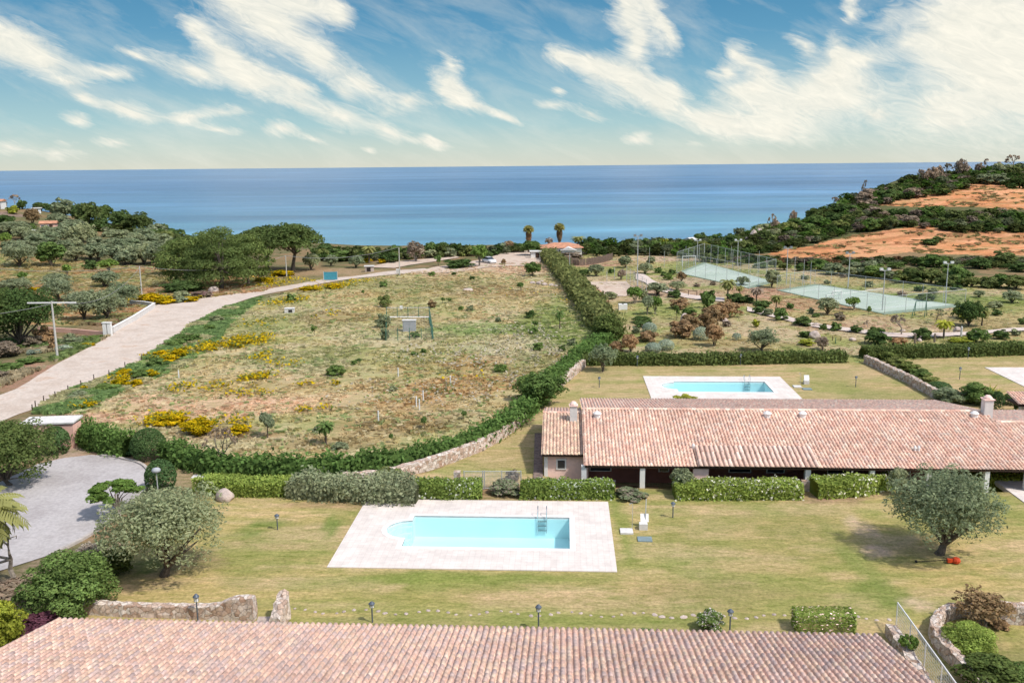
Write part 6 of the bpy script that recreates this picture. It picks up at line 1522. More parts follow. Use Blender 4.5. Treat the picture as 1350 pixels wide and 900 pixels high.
for a_ in np.linspace(0, 1, 40): p_ = ga.lerp(gb, a_); wr.tube([p_, p_ + H1], .006, 3, False)
for z in np.linspace(.1, 1.15, 8): wr.tube([ga + Vector((0, 0, z)), gb + Vector((0, 0, z))], .006, 3, False)
wr.build('wire_mesh', 'galv', gs)

# --- boulders ---------------------------------------------------------------------------
def rock_mesh(seed):
    import bmesh
    bm = bmesh.new(); bmesh.ops.create_icosphere(bm, subdivisions=3, radius=1); r_ = np.random.default_rng(seed); o_ = r_.random(3) * 50
    pl = [(Vector(r_.normal(size=3)).normalized(), .72 + .2 * r_.random()) for _ in range(9)]
    for v in bm.verts:
        for n_, d_ in pl:
            k = v.co.dot(n_)
            if k > d_: v.co -= n_ * (k - d_)
        v.co *= 1 + .12 * (float(fbm(v.co.x * 2 + o_[0], v.co.y * 2 + v.co.z * 1.7 + o_[1], 3)) - .5)
        v.co.z = max(v.co.z, -.5)
    me_ = bpy.data.meshes.new('boulder'); bm.to_mesh(me_); bm.free(); return me_
RK = [rock_mesh(i) for i in range(5)]
for r_ in RK: r_.materials.append(M['rock'])
def rock(px, py, w, h, label, group=None, phrase=None, cat='boulder', name='boulder'):
    p_ = at(px, py); s = depth(p_) / FPX; o = bpy.data.objects.new(name, RND.choice(RK)); COL.objects.link(o); o.location = p_ + Vector((0, 0, h * s * .25)); o.scale = (w * s / 2, w * s / 2.4, h * s * .62); o.rotation_euler = (0, 0, RND.random() * 6)
    if label: tag(o, label, cat, group)
    else: auto(o, phrase, cat, group, px, py)
    return o
rock(297, 658, 28, 17, 'large pinkish granite boulder at the end of the yellow-green hedge'); rock(903, 426, 14, 16, 'upright pale standing stone among the rusty shrubs'); rock(1074, 446, 18, 12, 'grey rounded boulder behind the yellow-green shrub in the right-hand garden')
rock(1124, 449, 10, 5, 'small flat pink rock near the garden posts'); rock(1076, 430, 11, 6, 'pale low rock beside the curving garden path'); rock(1262, 437, 12, 8, 'white rock beside the white garden post'); rock(617, 383, 14, 4, 'flat grey slab lying in the far field'); rock(1190, 437, 8, 4, 'small pale rock under the bare garden tree')
rock(282, 386, 16, 10, 'rounded brown rock by the road under the pines'); rock(1212, 450, 8, 5, 'small white stone at the back of the right-hand hedge')
for x, y, w_, h_ in [(702, 374, 9, 4), (710, 375, 8, 5), (718, 376, 10, 4), (727, 377, 8, 4), (733, 378, 6, 3), (714, 372, 7, 3)]: rock(x, y, w_, h_, None, 'rocks piled beside the diagonal hedge', 'pale rock in the pile', 'rock', 'rock')
for x, y, w_, h_ in [(989, 305, 14, 16), (993, 318, 12, 18), (985, 322, 8, 12), (1040, 284, 16, 10), (1049, 281, 10, 9), (1057, 291, 10, 9), (1075, 280, 12, 8), (1083, 278, 8, 6), (1001, 311, 9, 12), (980, 330, 7, 14), (1063, 283, 10, 7)]: rock(x, y, w_, h_, None, 'granite rocks on the cliff', 'pink granite cliff rock')
for i, x in enumerate(np.arange(388, 1180, 13.5)):
    y = 805 + (x - 388) * .012 + 3 * math.sin(x); w_ = RND.uniform(5, 8.5) * (1.3 if 850 < x < 930 else .9)
    if 1050 < x < 1120 or 925 < x < 950: continue
    o = rock(x + RND.uniform(-3, 3), y, w_, 1.6, 'small flat stone of the row set in the front lawn', 'row of small flat stones set in the front lawn', cat='stone', name='edging_stone'); o.scale[2] = .05; o.location.z = .0

# --- lamps ---------------------------------------------------------------------------------
def lamp(px, py, top, label, near=True):
    p_ = at(px, py); s = depth(p_) / FPX; H = (py - top) * s / math.cos(PITCH + math.atan((py - 450) / FPX)) * .97; r = empty('garden_lamp', p_, 0, label, 'garden lamp')
    def part(mb, n_, m_): return mb.build(n_, m_, r, local=True)
    part(MB().tube([(0, 0, -.05), (0, 0, H * .72)], .035, 8), 'pole', 'lamp_blue'); h = H * .28
    part(MB().lathe((0, 0, H * .72), [(.05, 0), (.10, .02), (.085, h * .55), (.085, h * .6)], 10), 'lamp_glass', 'frosted')
    part(MB().lathe((0, 0, H * .72 + h * .6), [(.16, 0), (.15, .03), (.05, h * .38), (.01, h * .4)], 10), 'lamp_cap', 'lamp_blue'); 
    for k in range(4): a_ = k * math.pi / 2 + .4; part(MB().tube([(.1 * math.cos(a_), .1 * math.sin(a_), H * .72), (.11 * math.cos(a_), .11 * math.sin(a_), H * .72 + h * .6)], .01, 4), 'cage_bar', 'lamp_blue')
    return r
lamp(261, 819, 783, 'garden lamp in front of the low stone wall'); lamp(491, 820, 793, 'garden lamp below the left part of the nearest pool deck'); lamp(710, 830, 797, 'garden lamp below the right part of the nearest pool deck'); lamp(962, 834, 803, 'garden lamp right of the white-flowered shrub')
lamp(366, 698, 677, 'garden lamp on the lawn left of the nearest pool'); lamp(887, 682, 661, 'garden lamp on the lawn right of the nearest pool, near the outdoor shower'); lamp(840, 483, 468, 'garden lamp in front of the back hedge, near the round pale tree'); lamp(976, 481, 466, 'garden lamp in front of the back hedge, above the back pool')
lamp(1276, 473, 457, 'garden lamp in front of the right-hand dark hedge'); lamp(1265, 500, 483, 'garden lamp on the right-hand lawn beside the pale deck corner'); lamp(1128, 510, 495, 'garden lamp between the back pool and the sloping wall'); lamp(790, 511, 496, 'rusty short lamp post on the lawn left of the back pool')
rl_ = empty('round_headed_lamp', at(209, 656), 0, 'round-headed lamp post in front of the egg-shaped shrub', 'lamp'); MB().tube([(0, 0, 0), (0, 0, 1.75)], .035, 8).build('pole', 'galv', rl_, local=True); MB().lathe((0, 0, 1.75), [(.08, 0), (.26, .08), (.30, .2), (.22, .32), (.06, .36)], 14).build('lamp_head', 'grey_box', rl_, True, local=True)

# --- shower and hatches ----------------------------------------------------------------------
def shower(px, py, sz, lab):
    p_ = at(px, py); r = empty('outdoor_shower', p_, -YAW, lab, 'shower'); MB().box(-.38, .38, -.38, .38, 0, .10).build('shower_tray', 'offwhite', r, local=True); MB().tube([(.36, .3, .1), (.37, .3, sz), (.25, .2, sz + .05), (.15, .1, sz)], .02, 6).build('shower_pipe', 'chrome', r, local=True)
def hatch(px, py, lab, lab2, pole=True):
    p_ = at(px, py); r = empty('pool_pump_box', p_, -YAW, lab, 'pump box'); MB().box(-.25, .25, -.2, .2, 0, .38).build('box', 'offwhite', r, local=True); m_ = Matrix.Translation((.1, .25, .36)) @ Matrix.Rotation(R(-28), 4, 'X'); MB().box(-.25, .25, 0, .04, 0, .5, m_).build('open_lid', 'white', r, local=True)
    if pole: MB().tube([(.15, .3, .3), (.2, .6, 1.7)], .03, 6).build('leaning_pipe', 'galv', r, local=True)
    q_ = at(px + (2 if pole else 1), py + (14 if pole else 7)); o = MB().ubox(uv(q_)[0] - .42, uv(q_)[0] + .42, uv(q_)[1] - .35, uv(q_)[1] + .35, .0, .06).build('pit_cover', 'teal'); tag(o, lab2, 'pit cover')
shower(826, 701, 1.7, 'outdoor shower with white tray beside the nearest pool deck'); hatch(848, 697, 'white pump box with raised lid and leaning pipe beside the nearest pool', 'dark grey-green pit cover in front of the pump box by the nearest pool')
shower(1051, 510, 1.3, 'outdoor shower with thin pipe right of the back pool'); hatch(1063, 506, 'white pump box with its lid open right of the back pool', 'grey-green pit cover beside the back pool pump box', False)
for px, py in ((770, 693), (765, 715)):
    pass
bc = empty('brush_cutter', at(1256, 742), 0, 'orange-red engined brush cutter lying on the lawn under the large olive tree', 'garden tool'); bc.scale = (.85, .85, .85)
MB().tube([(-2.3, .15, .06), (-.35, 0, .22)], .022, 6).build('shaft', 'black', bc, local=True); e_ = MB(); e_.lathe((.18, -.05, .02), [(.16, 0), (.25, .08), (.27, .22), (.2, .36), (.08, .42)], 10); e_.build('engine_housing', 'orange', bc, local=True); MB().box(-.38, -.05, -.12, .12, .08, .3).build('motor', 'orange', bc, local=True); MB().tube([(-.5, -.25, .3), (-.42, 0, .36), (-.5, .25, .3)], .018, 5).build('handle', 'black', bc, local=True)
MB().tube([(-2.35, .15, .05), (-2.25, .15, .1)], .09, 8).build('cutting_head', 'black', bc, local=True)

# --- shelter and the gate of the left-hand property ----------------------------------------------
s0, s1 = at(57, 590), at(99, 590); dr_ = (s1 - s0).normalized(); bk = Vector((-dr_.y, dr_.x, 0)); st_ = empty('pink_shelter', s0.lerp(s1, .5), 0, 'small pink rendered shelter with a sloping white roof slab beside the driveway', 'shelter')
def pr(pts, z0, z1): return MB().prism([(p_.x, p_.y) for p_ in pts], z0, z1)
a_ = s1 - dr_ * 4.1; gz0 = s0.z - .2
pr([a_, s1, s1 + bk * 1.3, a_ + bk * 1.3], gz0, s0.z + 1.85).build('wall', 'pink', st_)
rr = MB(); A = [a_ - dr_ * .15 - bk * .1, s1 + dr_ * .1 - bk * .1, s1 + dr_ * .1 + bk * 1.5, a_ - dr_ * .15 + bk * 1.5]; zs = [1.85, 2.0, 2.15, 2.0]
rr.add([p_.to_3d() + Vector((0, 0, zs[i])) for i, p_ in enumerate(A)] + [p_.to_3d() + Vector((0, 0, zs[i] + .12)) for i, p_ in enumerate(A)], [(0, 3, 2, 1), (4, 5, 6, 7), (0, 1, 5, 4), (1, 2, 6, 5), (2, 3, 7, 6), (3, 0, 4, 7)]); rr.build('roof_slab', 'offwhite', st_)
def lowwall(pts, w, h, mat, label, cap=None, name='garden_wall', cat='wall'):
    r = empty(name, pts[0], 0, label, cat); mb = MB(); mc = MB(); P = []
    for A, B in zip(pts[:-1], pts[1:]): 
        n_ = max(1, int((B - A).length / 3)); P += [A.lerp(B, i / n_) for i in range(n_)]
    P.append(pts[-1])
    for A, B in zip(P[:-1], P[1:]):
        d = (B - A); nn = Vector((-d.y, d.x, 0)).normalized()
        for mm, ww, z0, z1 in ((mb, w, -.2, h),) + (((mc, w * 1.35, h, h + .1),) if cap else ()):
            vs = [A - nn * ww / 2 + Vector((0, 0, z0)), A + nn * ww / 2 + Vector((0, 0, z0)), B + nn * ww / 2 + Vector((0, 0, z0)), B - nn * ww / 2 + Vector((0, 0, z0))]; vs += [v + Vector((0, 0, z1 - z0)) for v in vs]; mm.add(vs, [(0, 1, 2, 3), (4, 7, 6, 5), (0, 4, 5, 1), (1, 5, 6, 2), (2, 6, 7, 3), (3, 7, 4, 0)])
    mb.build('wall', mat, r); 
    if cap: mc.build('coping', cap, r)
    return r
lowwall(W([(50, 436), (95, 439), (137, 443)]), .25, .6, 'pink', 'low pink wall left of the white gate pillars'); lowwall(W([(149, 439), (176, 424), (204, 406)]), .25, .75, 'offwhite', 'white-topped boundary wall running from the gate pillars along the road', 'white')
lowwall(W([(204, 405), (188, 402.5), (172, 401.5)]), .25, .6, 'offwhite', 'white-topped wall returning from the road below the pine', 'white')
for px, lab in ((139.5, 'left of the two white gate pillars by the road'), (145.5, 'right of the two white gate pillars by the road')):
    p_ = at(px, 443); r = empty('gate_pillar', p_, 0, lab, 'gate pillar'); MB().box(-.23, .23, -.23, .23, -.1, 1.75).build('shaft', 'white', r, local=True); MB().box(-.29, .29, -.29, .29, 1.75, 1.85).build('cap', 'white', r, local=True)

# --- poles and cables --------------------------------------------------------------------------------
def pole(px, py, tx, ty, label, mat='concrete_pole', r=.13, name='utility_pole', arm=None, head=None, cat='utility pole'):
    p_ = at(px, py); s = depth(p_); d = ray(tx, ty); # top: height where the ray passes over the foot
    t = p_.y / d.y; H = CAMZ + d.z * t - p_.z; o = empty(name, p_, 0, label, cat); MB().tube([(0, 0, -.3), (0, 0, H)], [r, r * .65], 8).build('pole', mat, o, local=True)
    if arm: MB().box(-arm / 2, arm / 2, -.05, .05, H - .25, H - .1).build('crossbar', 'white', o, local=True)
    if head:
        MB().box(-.75, .75, -.06, .06, H - .12, H).build('bracket', mat, o, local=True)
        for k in (-.55, .55): MB().box(k - .22, k + .22, -.24, .12, H, H + .3).build('floodlight', head, o, local=True)
    return p_ + Vector((0, 0, H))
p1 = pole(76, 473, 68, 397, 'nearest utility pole with white crossbar beside the pale road', arm=5.6, r=.15); p2 = pole(188, 399, 181, 351, 'second utility pole, above the yellow-flowered verge'); p3 = pole(378, 366, 376, 337, 'third utility pole, in front of the umbrella pines'); p4 = pole(527, 363, 527, 326, 'farthest utility pole, at the end of the pale road')
def cable(a, b, sag, label, r=.03):
    pts = [a.lerp(b, t) - Vector((0, 0, sag * 4 * t * (1 - t))) for t in np.linspace(0, 1, 16)]; o = MB().tube(pts, r, 4, False).build('overhead_cable', 'cable'); tag(o, label, 'cable')
pm = at(-60, 478); cable(Vector((pm.x - 6, pm.y - 4, pm.z + 6.0)), p1 - Vector((0, 0, .3)), .8, 'overhead cable from the left edge to the nearest utility pole'); cable(p1, p2 - Vector((0, 0, .2)), 2.2, 'sagging overhead cable between the nearest and second utility poles'); cable(p2, p3, 1.6, 'overhead cable between the second and third utility poles', .035); cable(p3, p4, 1.2, 'overhead cable between the third and farthest utility poles', .045)
pl_ = at(-40, 398); cable(Vector((pl_.x, pl_.y, p2.z + .3)), p2, 1.0, 'overhead cable crossing the orchard to the second utility pole', .035)
MAST = [(1118, 379, 334, 'g', 'tall floodlight mast behind the near court'), (1163, 410, 356, 'w', 'tall floodlight mast in front of the near court'), (1246, 399, 347, 'w', 'tall floodlight mast at the right end of the near court'), (840, 377, 311, 'g', 'tall floodlight mast beside the sand court'), (1036.5, 375, 327, 'g', 'tall floodlight mast between the two courts'),
        (919, 345, 317, 'w', 'floodlight mast behind the far goal'), (972, 351, 317, 'w', 'floodlight mast on the far side of the far court'), (751, 364, 334, None, 'single pale pole right of the diagonal hedge')]
for px, py, ty, hd, lab in MAST: pole(px, py, px - (px - 745) * .03 * .4 * -1 * 0 + (px - 675) * .0045, ty, lab, 'galv', .09, 'floodlight_mast' if hd else 'pole', head={'g': 'metal', 'w': 'frosted', None: None}[hd], cat='floodlight' if hd else 'pole')

# --- courts -----------------------------------------------------------------------------------------------
m, nt, b, _ = new_mat('court_surface'); p = geo_pos(nt); n = noise(nt, .15, 6, .6, p); r = ramp(nt, n.outputs[0], [(.35, (.36, .43, .35)), (.65, (.44, .50, .42))]); nt.links.new(r.outputs[0], b.inputs['Base Color']); b.inputs['Roughness'].default_value = .9; M['court'] = m
M['court_line'] = plain('court_line', (.50, .54, .50), .9); M['court_border'] = plain('court_border', (.24, .30, .22), .9)
def lerp2(a, b, t): return (a[0] + (b[0] - a[0]) * t, a[1] + (b[1] - a[1]) * t)
def quad(q_, a0, b0, a1, b1): return [lerp2(lerp2(q_[0], q_[1], a_), lerp2(q_[3], q_[2], a_), b_) for a_, b_ in ((a0, b0), (a1, b0), (a1, b1), (a0, b1))]
def court(px4, label, hpost, net=True, npost=(14, 7), flab=''):
    q_ = [(v.x, v.y) for v in W(px4)]; c = (sum(a_[0] for a_ in q_) / 4, sum(a_[1] for a_ in q_) / 4); r = empty('sports_court', (c[0], c[1], 0), 0, label, 'sports court')
    ar = sum(q_[i][0] * q_[(i + 1) % 4][1] - q_[(i + 1) % 4][0] * q_[i][1] for i in range(4)); q_ = q_ if ar > 0 else [q_[1], q_[0], q_[3], q_[2]]
    MB().prism(quad(q_, 0, 0, 1, 1), -.4, .10).build('court_surround', 'court_border', r); MB().prism(quad(q_, .03, .05, .97, .95), 0, .112).build('playing_surface', 'court', r)
    ln = MB()
    for a0, b0, a1, b1 in ((.10, .14, .90, .155), (.10, .845, .90, .86), (.10, .14, .105, .86), (.895, .14, .90, .86), (.498, .14, .502, .86), (.3, .27, .7, .28), (.3, .72, .7, .73), (.3, .14, .304, .86), (.696, .14, .7, .86)): ln.prism(quad(q_, a0, b0, a1, b1), .05, .118 + .002 * (a0 > .29))
    ln.build('line_markings', 'court_line', r)
    f = empty('court_fence', (c[0], c[1], 0), 0, flab, 'fence'); H = hpost
    for i in range(4):
        A, B = q_[i], q_[(i + 1) % 4]; L_ = math.hypot(A[0] - B[0], A[1] - B[1]); k = max(3, int(L_ / 3.6))
        for j in range(k):
            p_ = lerp2(A, B, j / k); MB().tube([(p_[0], p_[1], 0), (p_[0], p_[1], H)], .035, 5).build('post', 'galv', f)
        nm = MB(); nm.add([(A[0], A[1], .1), (B[0], B[1], .1), (B[0], B[1], H), (A[0], A[1], H)], [(0, 1, 2, 3)]); nm.build('netting', 'court_net', f)
    rl2 = MB(); [rl2.tube([(q_[i][0], q_[i][1], H), (q_[(i + 1) % 4][0], q_[(i + 1) % 4][1], H)], .025, 4) for i in range(4)]; rl2.build('top_rail', 'galv', f)
    return q_, r
qn, _ = court([(1166, 415), (1272, 404), (1074, 375), (1024, 383)], 'near pale green tennis court below the big hedging shrubs', 2.6, flab='wire fence with pale posts round the near tennis court')
qf, _ = court([(988, 381), (1022, 372), (928, 346), (892, 360)], 'far pale green football court towards the sea', 4.2, flab='tall netted fence round the far football court')
a_, b_ = lerp2(qn[0], qn[1], .5), lerp2(qn[3], qn[2], .5); a_, b_ = lerp2(a_, b_, .1), lerp2(a_, b_, .9)
if math.hypot(qn[0][0] - qn[1][0], qn[0][1] - qn[1][1]) < math.hypot(qn[1][0] - qn[2][0], qn[1][1] - qn[2][1]): a_, b_ = lerp2(qn[0], qn[3], .5), lerp2(qn[1], qn[2], .5)
tn = empty('tennis_net', (a_[0], a_[1], .1), 0, 'tennis net across the near court', 'net'); s_ = MB(); s_.add([(a_[0], a_[1], .15), (b_[0], b_[1], .15), (b_[0], b_[1], 1.0), (a_[0], a_[1], 1.0)], [(0, 1, 2, 3)]); s_.build('netting', 'netting', tn)
s_ = MB(); s_.tube([(a_[0], a_[1], 1.0), (b_[0], b_[1], 1.0)], .04, 4); s_.build('net_tape', 'white', tn); s_ = MB(); [s_.tube([(x[0], x[1], 0), (x[0], x[1], 1.1)], .05, 6) for x in (a_, b_)]; s_.build('net_post', 'metal', tn)
def goal(px, py, w, h, label):
    p_ = at(px, py); o = empty('goal', p_, .2, label, 'goal'); g = MB(); g.tube([(-w / 2, 0, 0), (-w / 2, 0, h)], .07, 6); g.tube([(w / 2, 0, 0), (w / 2, 0, h)], .07, 6); g.tube([(-w / 2, 0, h), (w / 2, 0, h)], .07, 6); g.tube([(-w / 2, 0, h), (-w / 2, 1, 0)], .03, 4); g.tube([(w / 2, 0, h), (w / 2, 1, 0)], .03, 4); g.build('goal_frame', 'white', o, local=True)
    n_ = MB(); n_.add([(-w / 2, 0, h), (w / 2, 0, h), (w / 2, 1, 0), (-w / 2, 1, 0)], [(0, 1, 2, 3)]); n_.build('goal_net', 'netting', o, local=True)
goal(908, 350, 3, 2, 'white goal at the far end of the far court'); goal(1103, 396, 1.6, 1.5, 'small white goal inside the near court')
sf = empty('swing_frame', at(1213, 417), 0, 'green A-shaped swing frame in front of the near court', 'swing'); g = MB()
for x in (-.9, .9): g.tube([(x - .5, -.5, 0), (x * .8, 0, 2.2)], .05, 5); g.tube([(x + .3, .5, 0), (x * .8, 0, 2.2)], .05, 5)
g.tube([(-.75, 0, 2.2), (.75, 0, 2.2)], .05, 5); g.build('frame', 'green_post', sf, local=True); MB().box(-.25, .25, -.1, .1, .5, .54).build('seat', 'wood', sf, local=True); g = MB(); g.tube([(-.22, 0, .52), (-.22, 0, 2.2)], .012, 3); g.tube([(.22, 0, .52), (.22, 0, 2.2)], .012, 3); g.build('ropes', 'cable', sf, local=True)
drape('sand_court', pw([(764, 372), (825, 371), (842, 386), (824, 391), (778, 389)]), 'dirt', .08, 2)
vn = MB(); va, vb = at(826, 372), at(852, 392); vf = empty('sand_court_fence', va, 0, 'bluish netting fence beside the sand court', 'fence'); vn.add([va, vb, vb + Vector((0, 0, 3)), va + Vector((0, 0, 3))], [(0, 1, 2, 3)]); vn.build('netting', 'netting', vf)
for a_ in np.linspace(0, 1, 6): p_ = va.lerp(vb, a_); MB().tube([p_, p_ + Vector((0, 0, 3))], .04, 5).build('post', 'galv', vf)
for px, py, ty in ((856, 350, 326), (870, 336, 319), (875.5, 353, 331), (881, 336, 324), (904, 339, 324), (928.5, 344, 322), (963.5, 347, 324), (1000, 359, 331), (1059, 373, 342), (1047, 371, 338), (1068, 376, 345), (810, 368, 352), (800, 372, 356)):
    o = pole(px, py, px, ty, None, 'galv', .05, 'net_pole', cat='pole'); e_ = [x for x in COL.objects if x.name.startswith('net_pole')][-1]; e_['category'] = 'pole'; e_['group'] = 'thin net poles round the far courts'; REG.append((e_, 'thin grey net pole', px, py))

# --- small things in the gardens --------------------------------------------------------------------------
for px, py, h, m_, lab in ((1232, 451, 1.15, 'wood_pale', 'weathered grey post behind the right-hand hedge'), (1206, 453, 1.3, 'wood_pale', 'pale stump-like post between two dark shrubs'), (1267, 444, 1.4, 'offwhite', 'white garden post beside the white rock'), (1101.5, 453, .8, 'green_post', 'dark green marker post near the flat pink rock'), (1097.5, 449, .7, 'wood', 'thin dark stake left of the dark green marker post'), (1108.5, 449, .6, 'wood', 'thin dark stake right of the dark green marker post'), (1149, 449, .6, 'wood', 'thin dark stake beside the big dark shrub behind the hedge'),
                         (1140, 452, .5, 'wood_pale', 'short pale stake near the big dark shrub')):
    r_ = .13 if h > 1 else .05; o = MB().lathe((0, 0, -.05), [(r_, 0), (r_ * .95, h * .9), (r_ * .8, h * .97), (r_ * .4, h)], 8).build('post', m_); o.location = at(px, py); tag(o, lab, 'post')
br_ = empty('wooden_rail', at(913, 390), 0, 'short wooden rail beside the garden path', 'rail'); g = MB(); g.tube([(-.7, 0, 0), (-.7, 0, .9)], .06, 6); g.tube([(.7, 0, 0), (.7, 0, .9)], .06, 6); g.build('posts', 'wood', br_, local=True); MB().tube([(-.8, 0, .8), (.8, 0, .8)], .05, 6).build('rail', 'wood', br_, local=True)
for i, (px, py) in enumerate([(43, 545), (47, 540), (58, 533), (73, 527), (90, 519), (107, 512), (124, 504), (144, 498), (165, 487), (187, 476)]):
    r = empty('fence_post', at(px, py), RND.uniform(-.2, .2)); MB().tube([(0, 0, -.1), (.03, 0, .85)], .05, 6).build('stake', 'wood', r, local=True); MB().tube([(.02, 0, .72), (.02, 0, .78)], .06, 6).build('wire_tie', 'cable', r, local=True); auto(r, 'short wooden verge post', 'post', 'short wooden posts along the near side of the pale road', px, py)
for i, (px, py) in enumerate([(499, 556), (553, 540), (549, 536), (236, 500), (525, 497), (594, 508), (558, 528)]):
    o = MB().lathe((0, 0, -.05), [(.06, 0), (.065, 1.0), (.05, 1.05)], 8).build('sapling_guard', 'frosted'); o.location = at(px, py); auto(o, 'pale plastic sapling guard', 'plant guard', 'sapling guards in the field', px, py)
o = MB().box(-.5, .5, -.35, .35, 0, .04).build('manhole_cover', 'offwhite'); o.location = at(263, 628); tag(o, 'small white cover slab on the grass behind the egg-shaped shrub', 'cover')
# pump enclosure
E = W([(509, 449), (571, 448), (566, 419), (510, 419)]); pe = empty('fence_enclosure', E[0].lerp(E[2], .5), 0, 'green wire fence enclosure round the grey cabinet in the field', 'fence')
for i in range(4):
    A, B = E[i], E[(i + 1) % 4]
    for t_ in np.linspace(0, 1, 5)[:-1]: p_ = A.lerp(B, t_); MB().tube([p_, p_ + Vector((0, 0, 1.6))], .045, 5).build('post', 'green_post', pe)
    s_ = MB(); s_.add([A, B, B + Vector((0, 0, 1.5)), A + Vector((0, 0, 1.5))], [(0, 1, 2, 3)]); s_.build('netting', 'court_net', pe)
    if i in (1, 2): s_ = MB(); s_.tube([A + Vector((0, 0, 1.5)), B + Vector((0, 0, 1.5))], .04, 4); s_.tube([A + Vector((0, 0, .1)), B + Vector((0, 0, .1))], .12, 4); s_.build('rail', 'green_post' if i == 1 else 'offwhite', pe)
gb_ = empty('utility_cabinet', at(540, 437), 0, 'grey utility cabinet inside the green wire enclosure', 'cabinet'); MB().box(-.85, .85, -.35, .35, 0, 1.5).build('cabinet_body', 'grey_box', gb_, local=True); MB().box(-.92, .92, -.42, .42, 1.5, 1.6).build('lid', 'offwhite', gb_, local=True); MB().box(-.75, -.03, -.38, -.352, .1, 1.4).build('door', 'grey_box', gb_, local=True); MB().box(.03, .75, -.38, -.352, .1, 1.4).build('door', 'grey_box', gb_, local=True)
mt = empty('meter_post', at(529, 411), 0, 'small white meter box behind the green enclosure', 'meter'); MB().tube([(0, 0, 0), (0, 0, .5)], .06, 6).build('post', 'wood', mt, local=True); MB().box(-.2, .2, -.15, .15, .45, .9).build('box', 'white', mt, local=True)
wl = empty('well_head', at(382, 412), .1, 'small pale concrete well head in the left of the field', 'well'); MB().box(-.7, .7, -.5, .5, -.1, .65).build('block', 'offwhite', wl, local=True); MB().box(-.1, .45, -.56, -.5, .15, .5).build('opening', 'dark', wl, local=True); MB().box(-.75, .75, -.55, .55, .65, .72).build('slab', 'offwhite', wl, local=True)
bb = empty('board', at(436, 370), .1, 'blue roadside board beside the pale road', 'board'); MB().box(-1.3, 1.3, -.04, .04, .2, 1.7).build('panel', 'blue', bb, local=True); g = MB(); g.box(-1.35, -1.25, -.06, .06, -.1, 1.8); g.box(1.25, 1.35, -.06, .06, -.1, 1.8); g.build('posts', 'galv', bb, local=True)
kh = empty('stone_kiosk', at(487, 358), .1, 'small grey masonry kiosk beside the far end of the road', 'kiosk'); MB().box(-.9, .9, -.6, .6, -.1, 1.1).build('wall', 'rock', kh, local=True); MB().box(-1.05, 1.05, -.75, .75, 1.1, 1.25).build('roof', 'offwhite', kh, local=True); MB().box(-.5, .3, -.63, -.605, .1, .9).build('opening', 'dark', kh, local=True)
mb_ = empty('meter_cabinet', at(525, 361), 0, 'white meter cabinet at the foot of the farthest utility pole', 'cabinet'); MB().box(-.4, .4, -.2, .2, 0, 1.0).build('cabinet_body', 'white', mb_, local=True); MB().box(-.35, .35, -.23, -.205, .08, .92).build('door', 'offwhite', mb_, local=True)
# white car
cr2 = empty('parked_car', at(645, 347), .55, 'white hatchback parked on the sandy yard near the sea', 'car')
def loft(secs):
    mb = MB(); n_ = len(secs[0]); V = [p_ for s in secs for p_ in s]; mb.add(V, [(i * n_ + k, i * n_ + (k + 1) % n_, (i + 1) * n_ + (k + 1) % n_, (i + 1) * n_ + k) for i in range(len(secs) - 1) for k in range(n_)] + [tuple(range(n_ - 1, -1, -1)), tuple(range((len(secs) - 1) * n_, len(secs) * n_))]); return mb
def sec(y, w, z0, z1, k=.85): return [(-w, y, z0), (w, y, z0), (w, y, z0 + (z1 - z0) * .6), (w * k, y, z1), (-w * k, y, z1), (-w, y, z0 + (z1 - z0) * .6)]
loft([sec(-2.0, .72, .35, .72), sec(-1.9, .82, .25, .82), sec(-1.0, .86, .22, .95), sec(.9, .86, .22, .98), sec(1.85, .84, .25, .98), sec(2.0, .76, .35, .85)]).build('body', 'car_paint', cr2, True, local=True)
loft([sec(-.95, .74, .93, .96, .95), sec(-.3, .72, .93, 1.42, .82), sec(1.2, .72, .93, 1.44, .82), sec(1.85, .74, .93, .98, .95)]).build('windows', 'glass', cr2, local=True); loft([sec(-.25, .60, 1.40, 1.47), sec(1.2, .60, 1.40, 1.48)]).build('roof', 'car_paint', cr2, local=True)
for x in (-.78, .78):
    for y in (-1.25, 1.25): w_ = MB().tube([(x - .1, y, .31), (x + .1, y, .31)], .31, 14).build('wheel', 'black', cr2, local=True); MB().tube([(x - .11, y, .31), (x + .11, y, .31)], .18, 10).build('rim', 'galv', w_, local=True)
    MB().box(x * .78 - .14, x * .78 + .14, -2.01, -1.93, .58, .72).build('headlight', 'frosted', cr2, local=True)

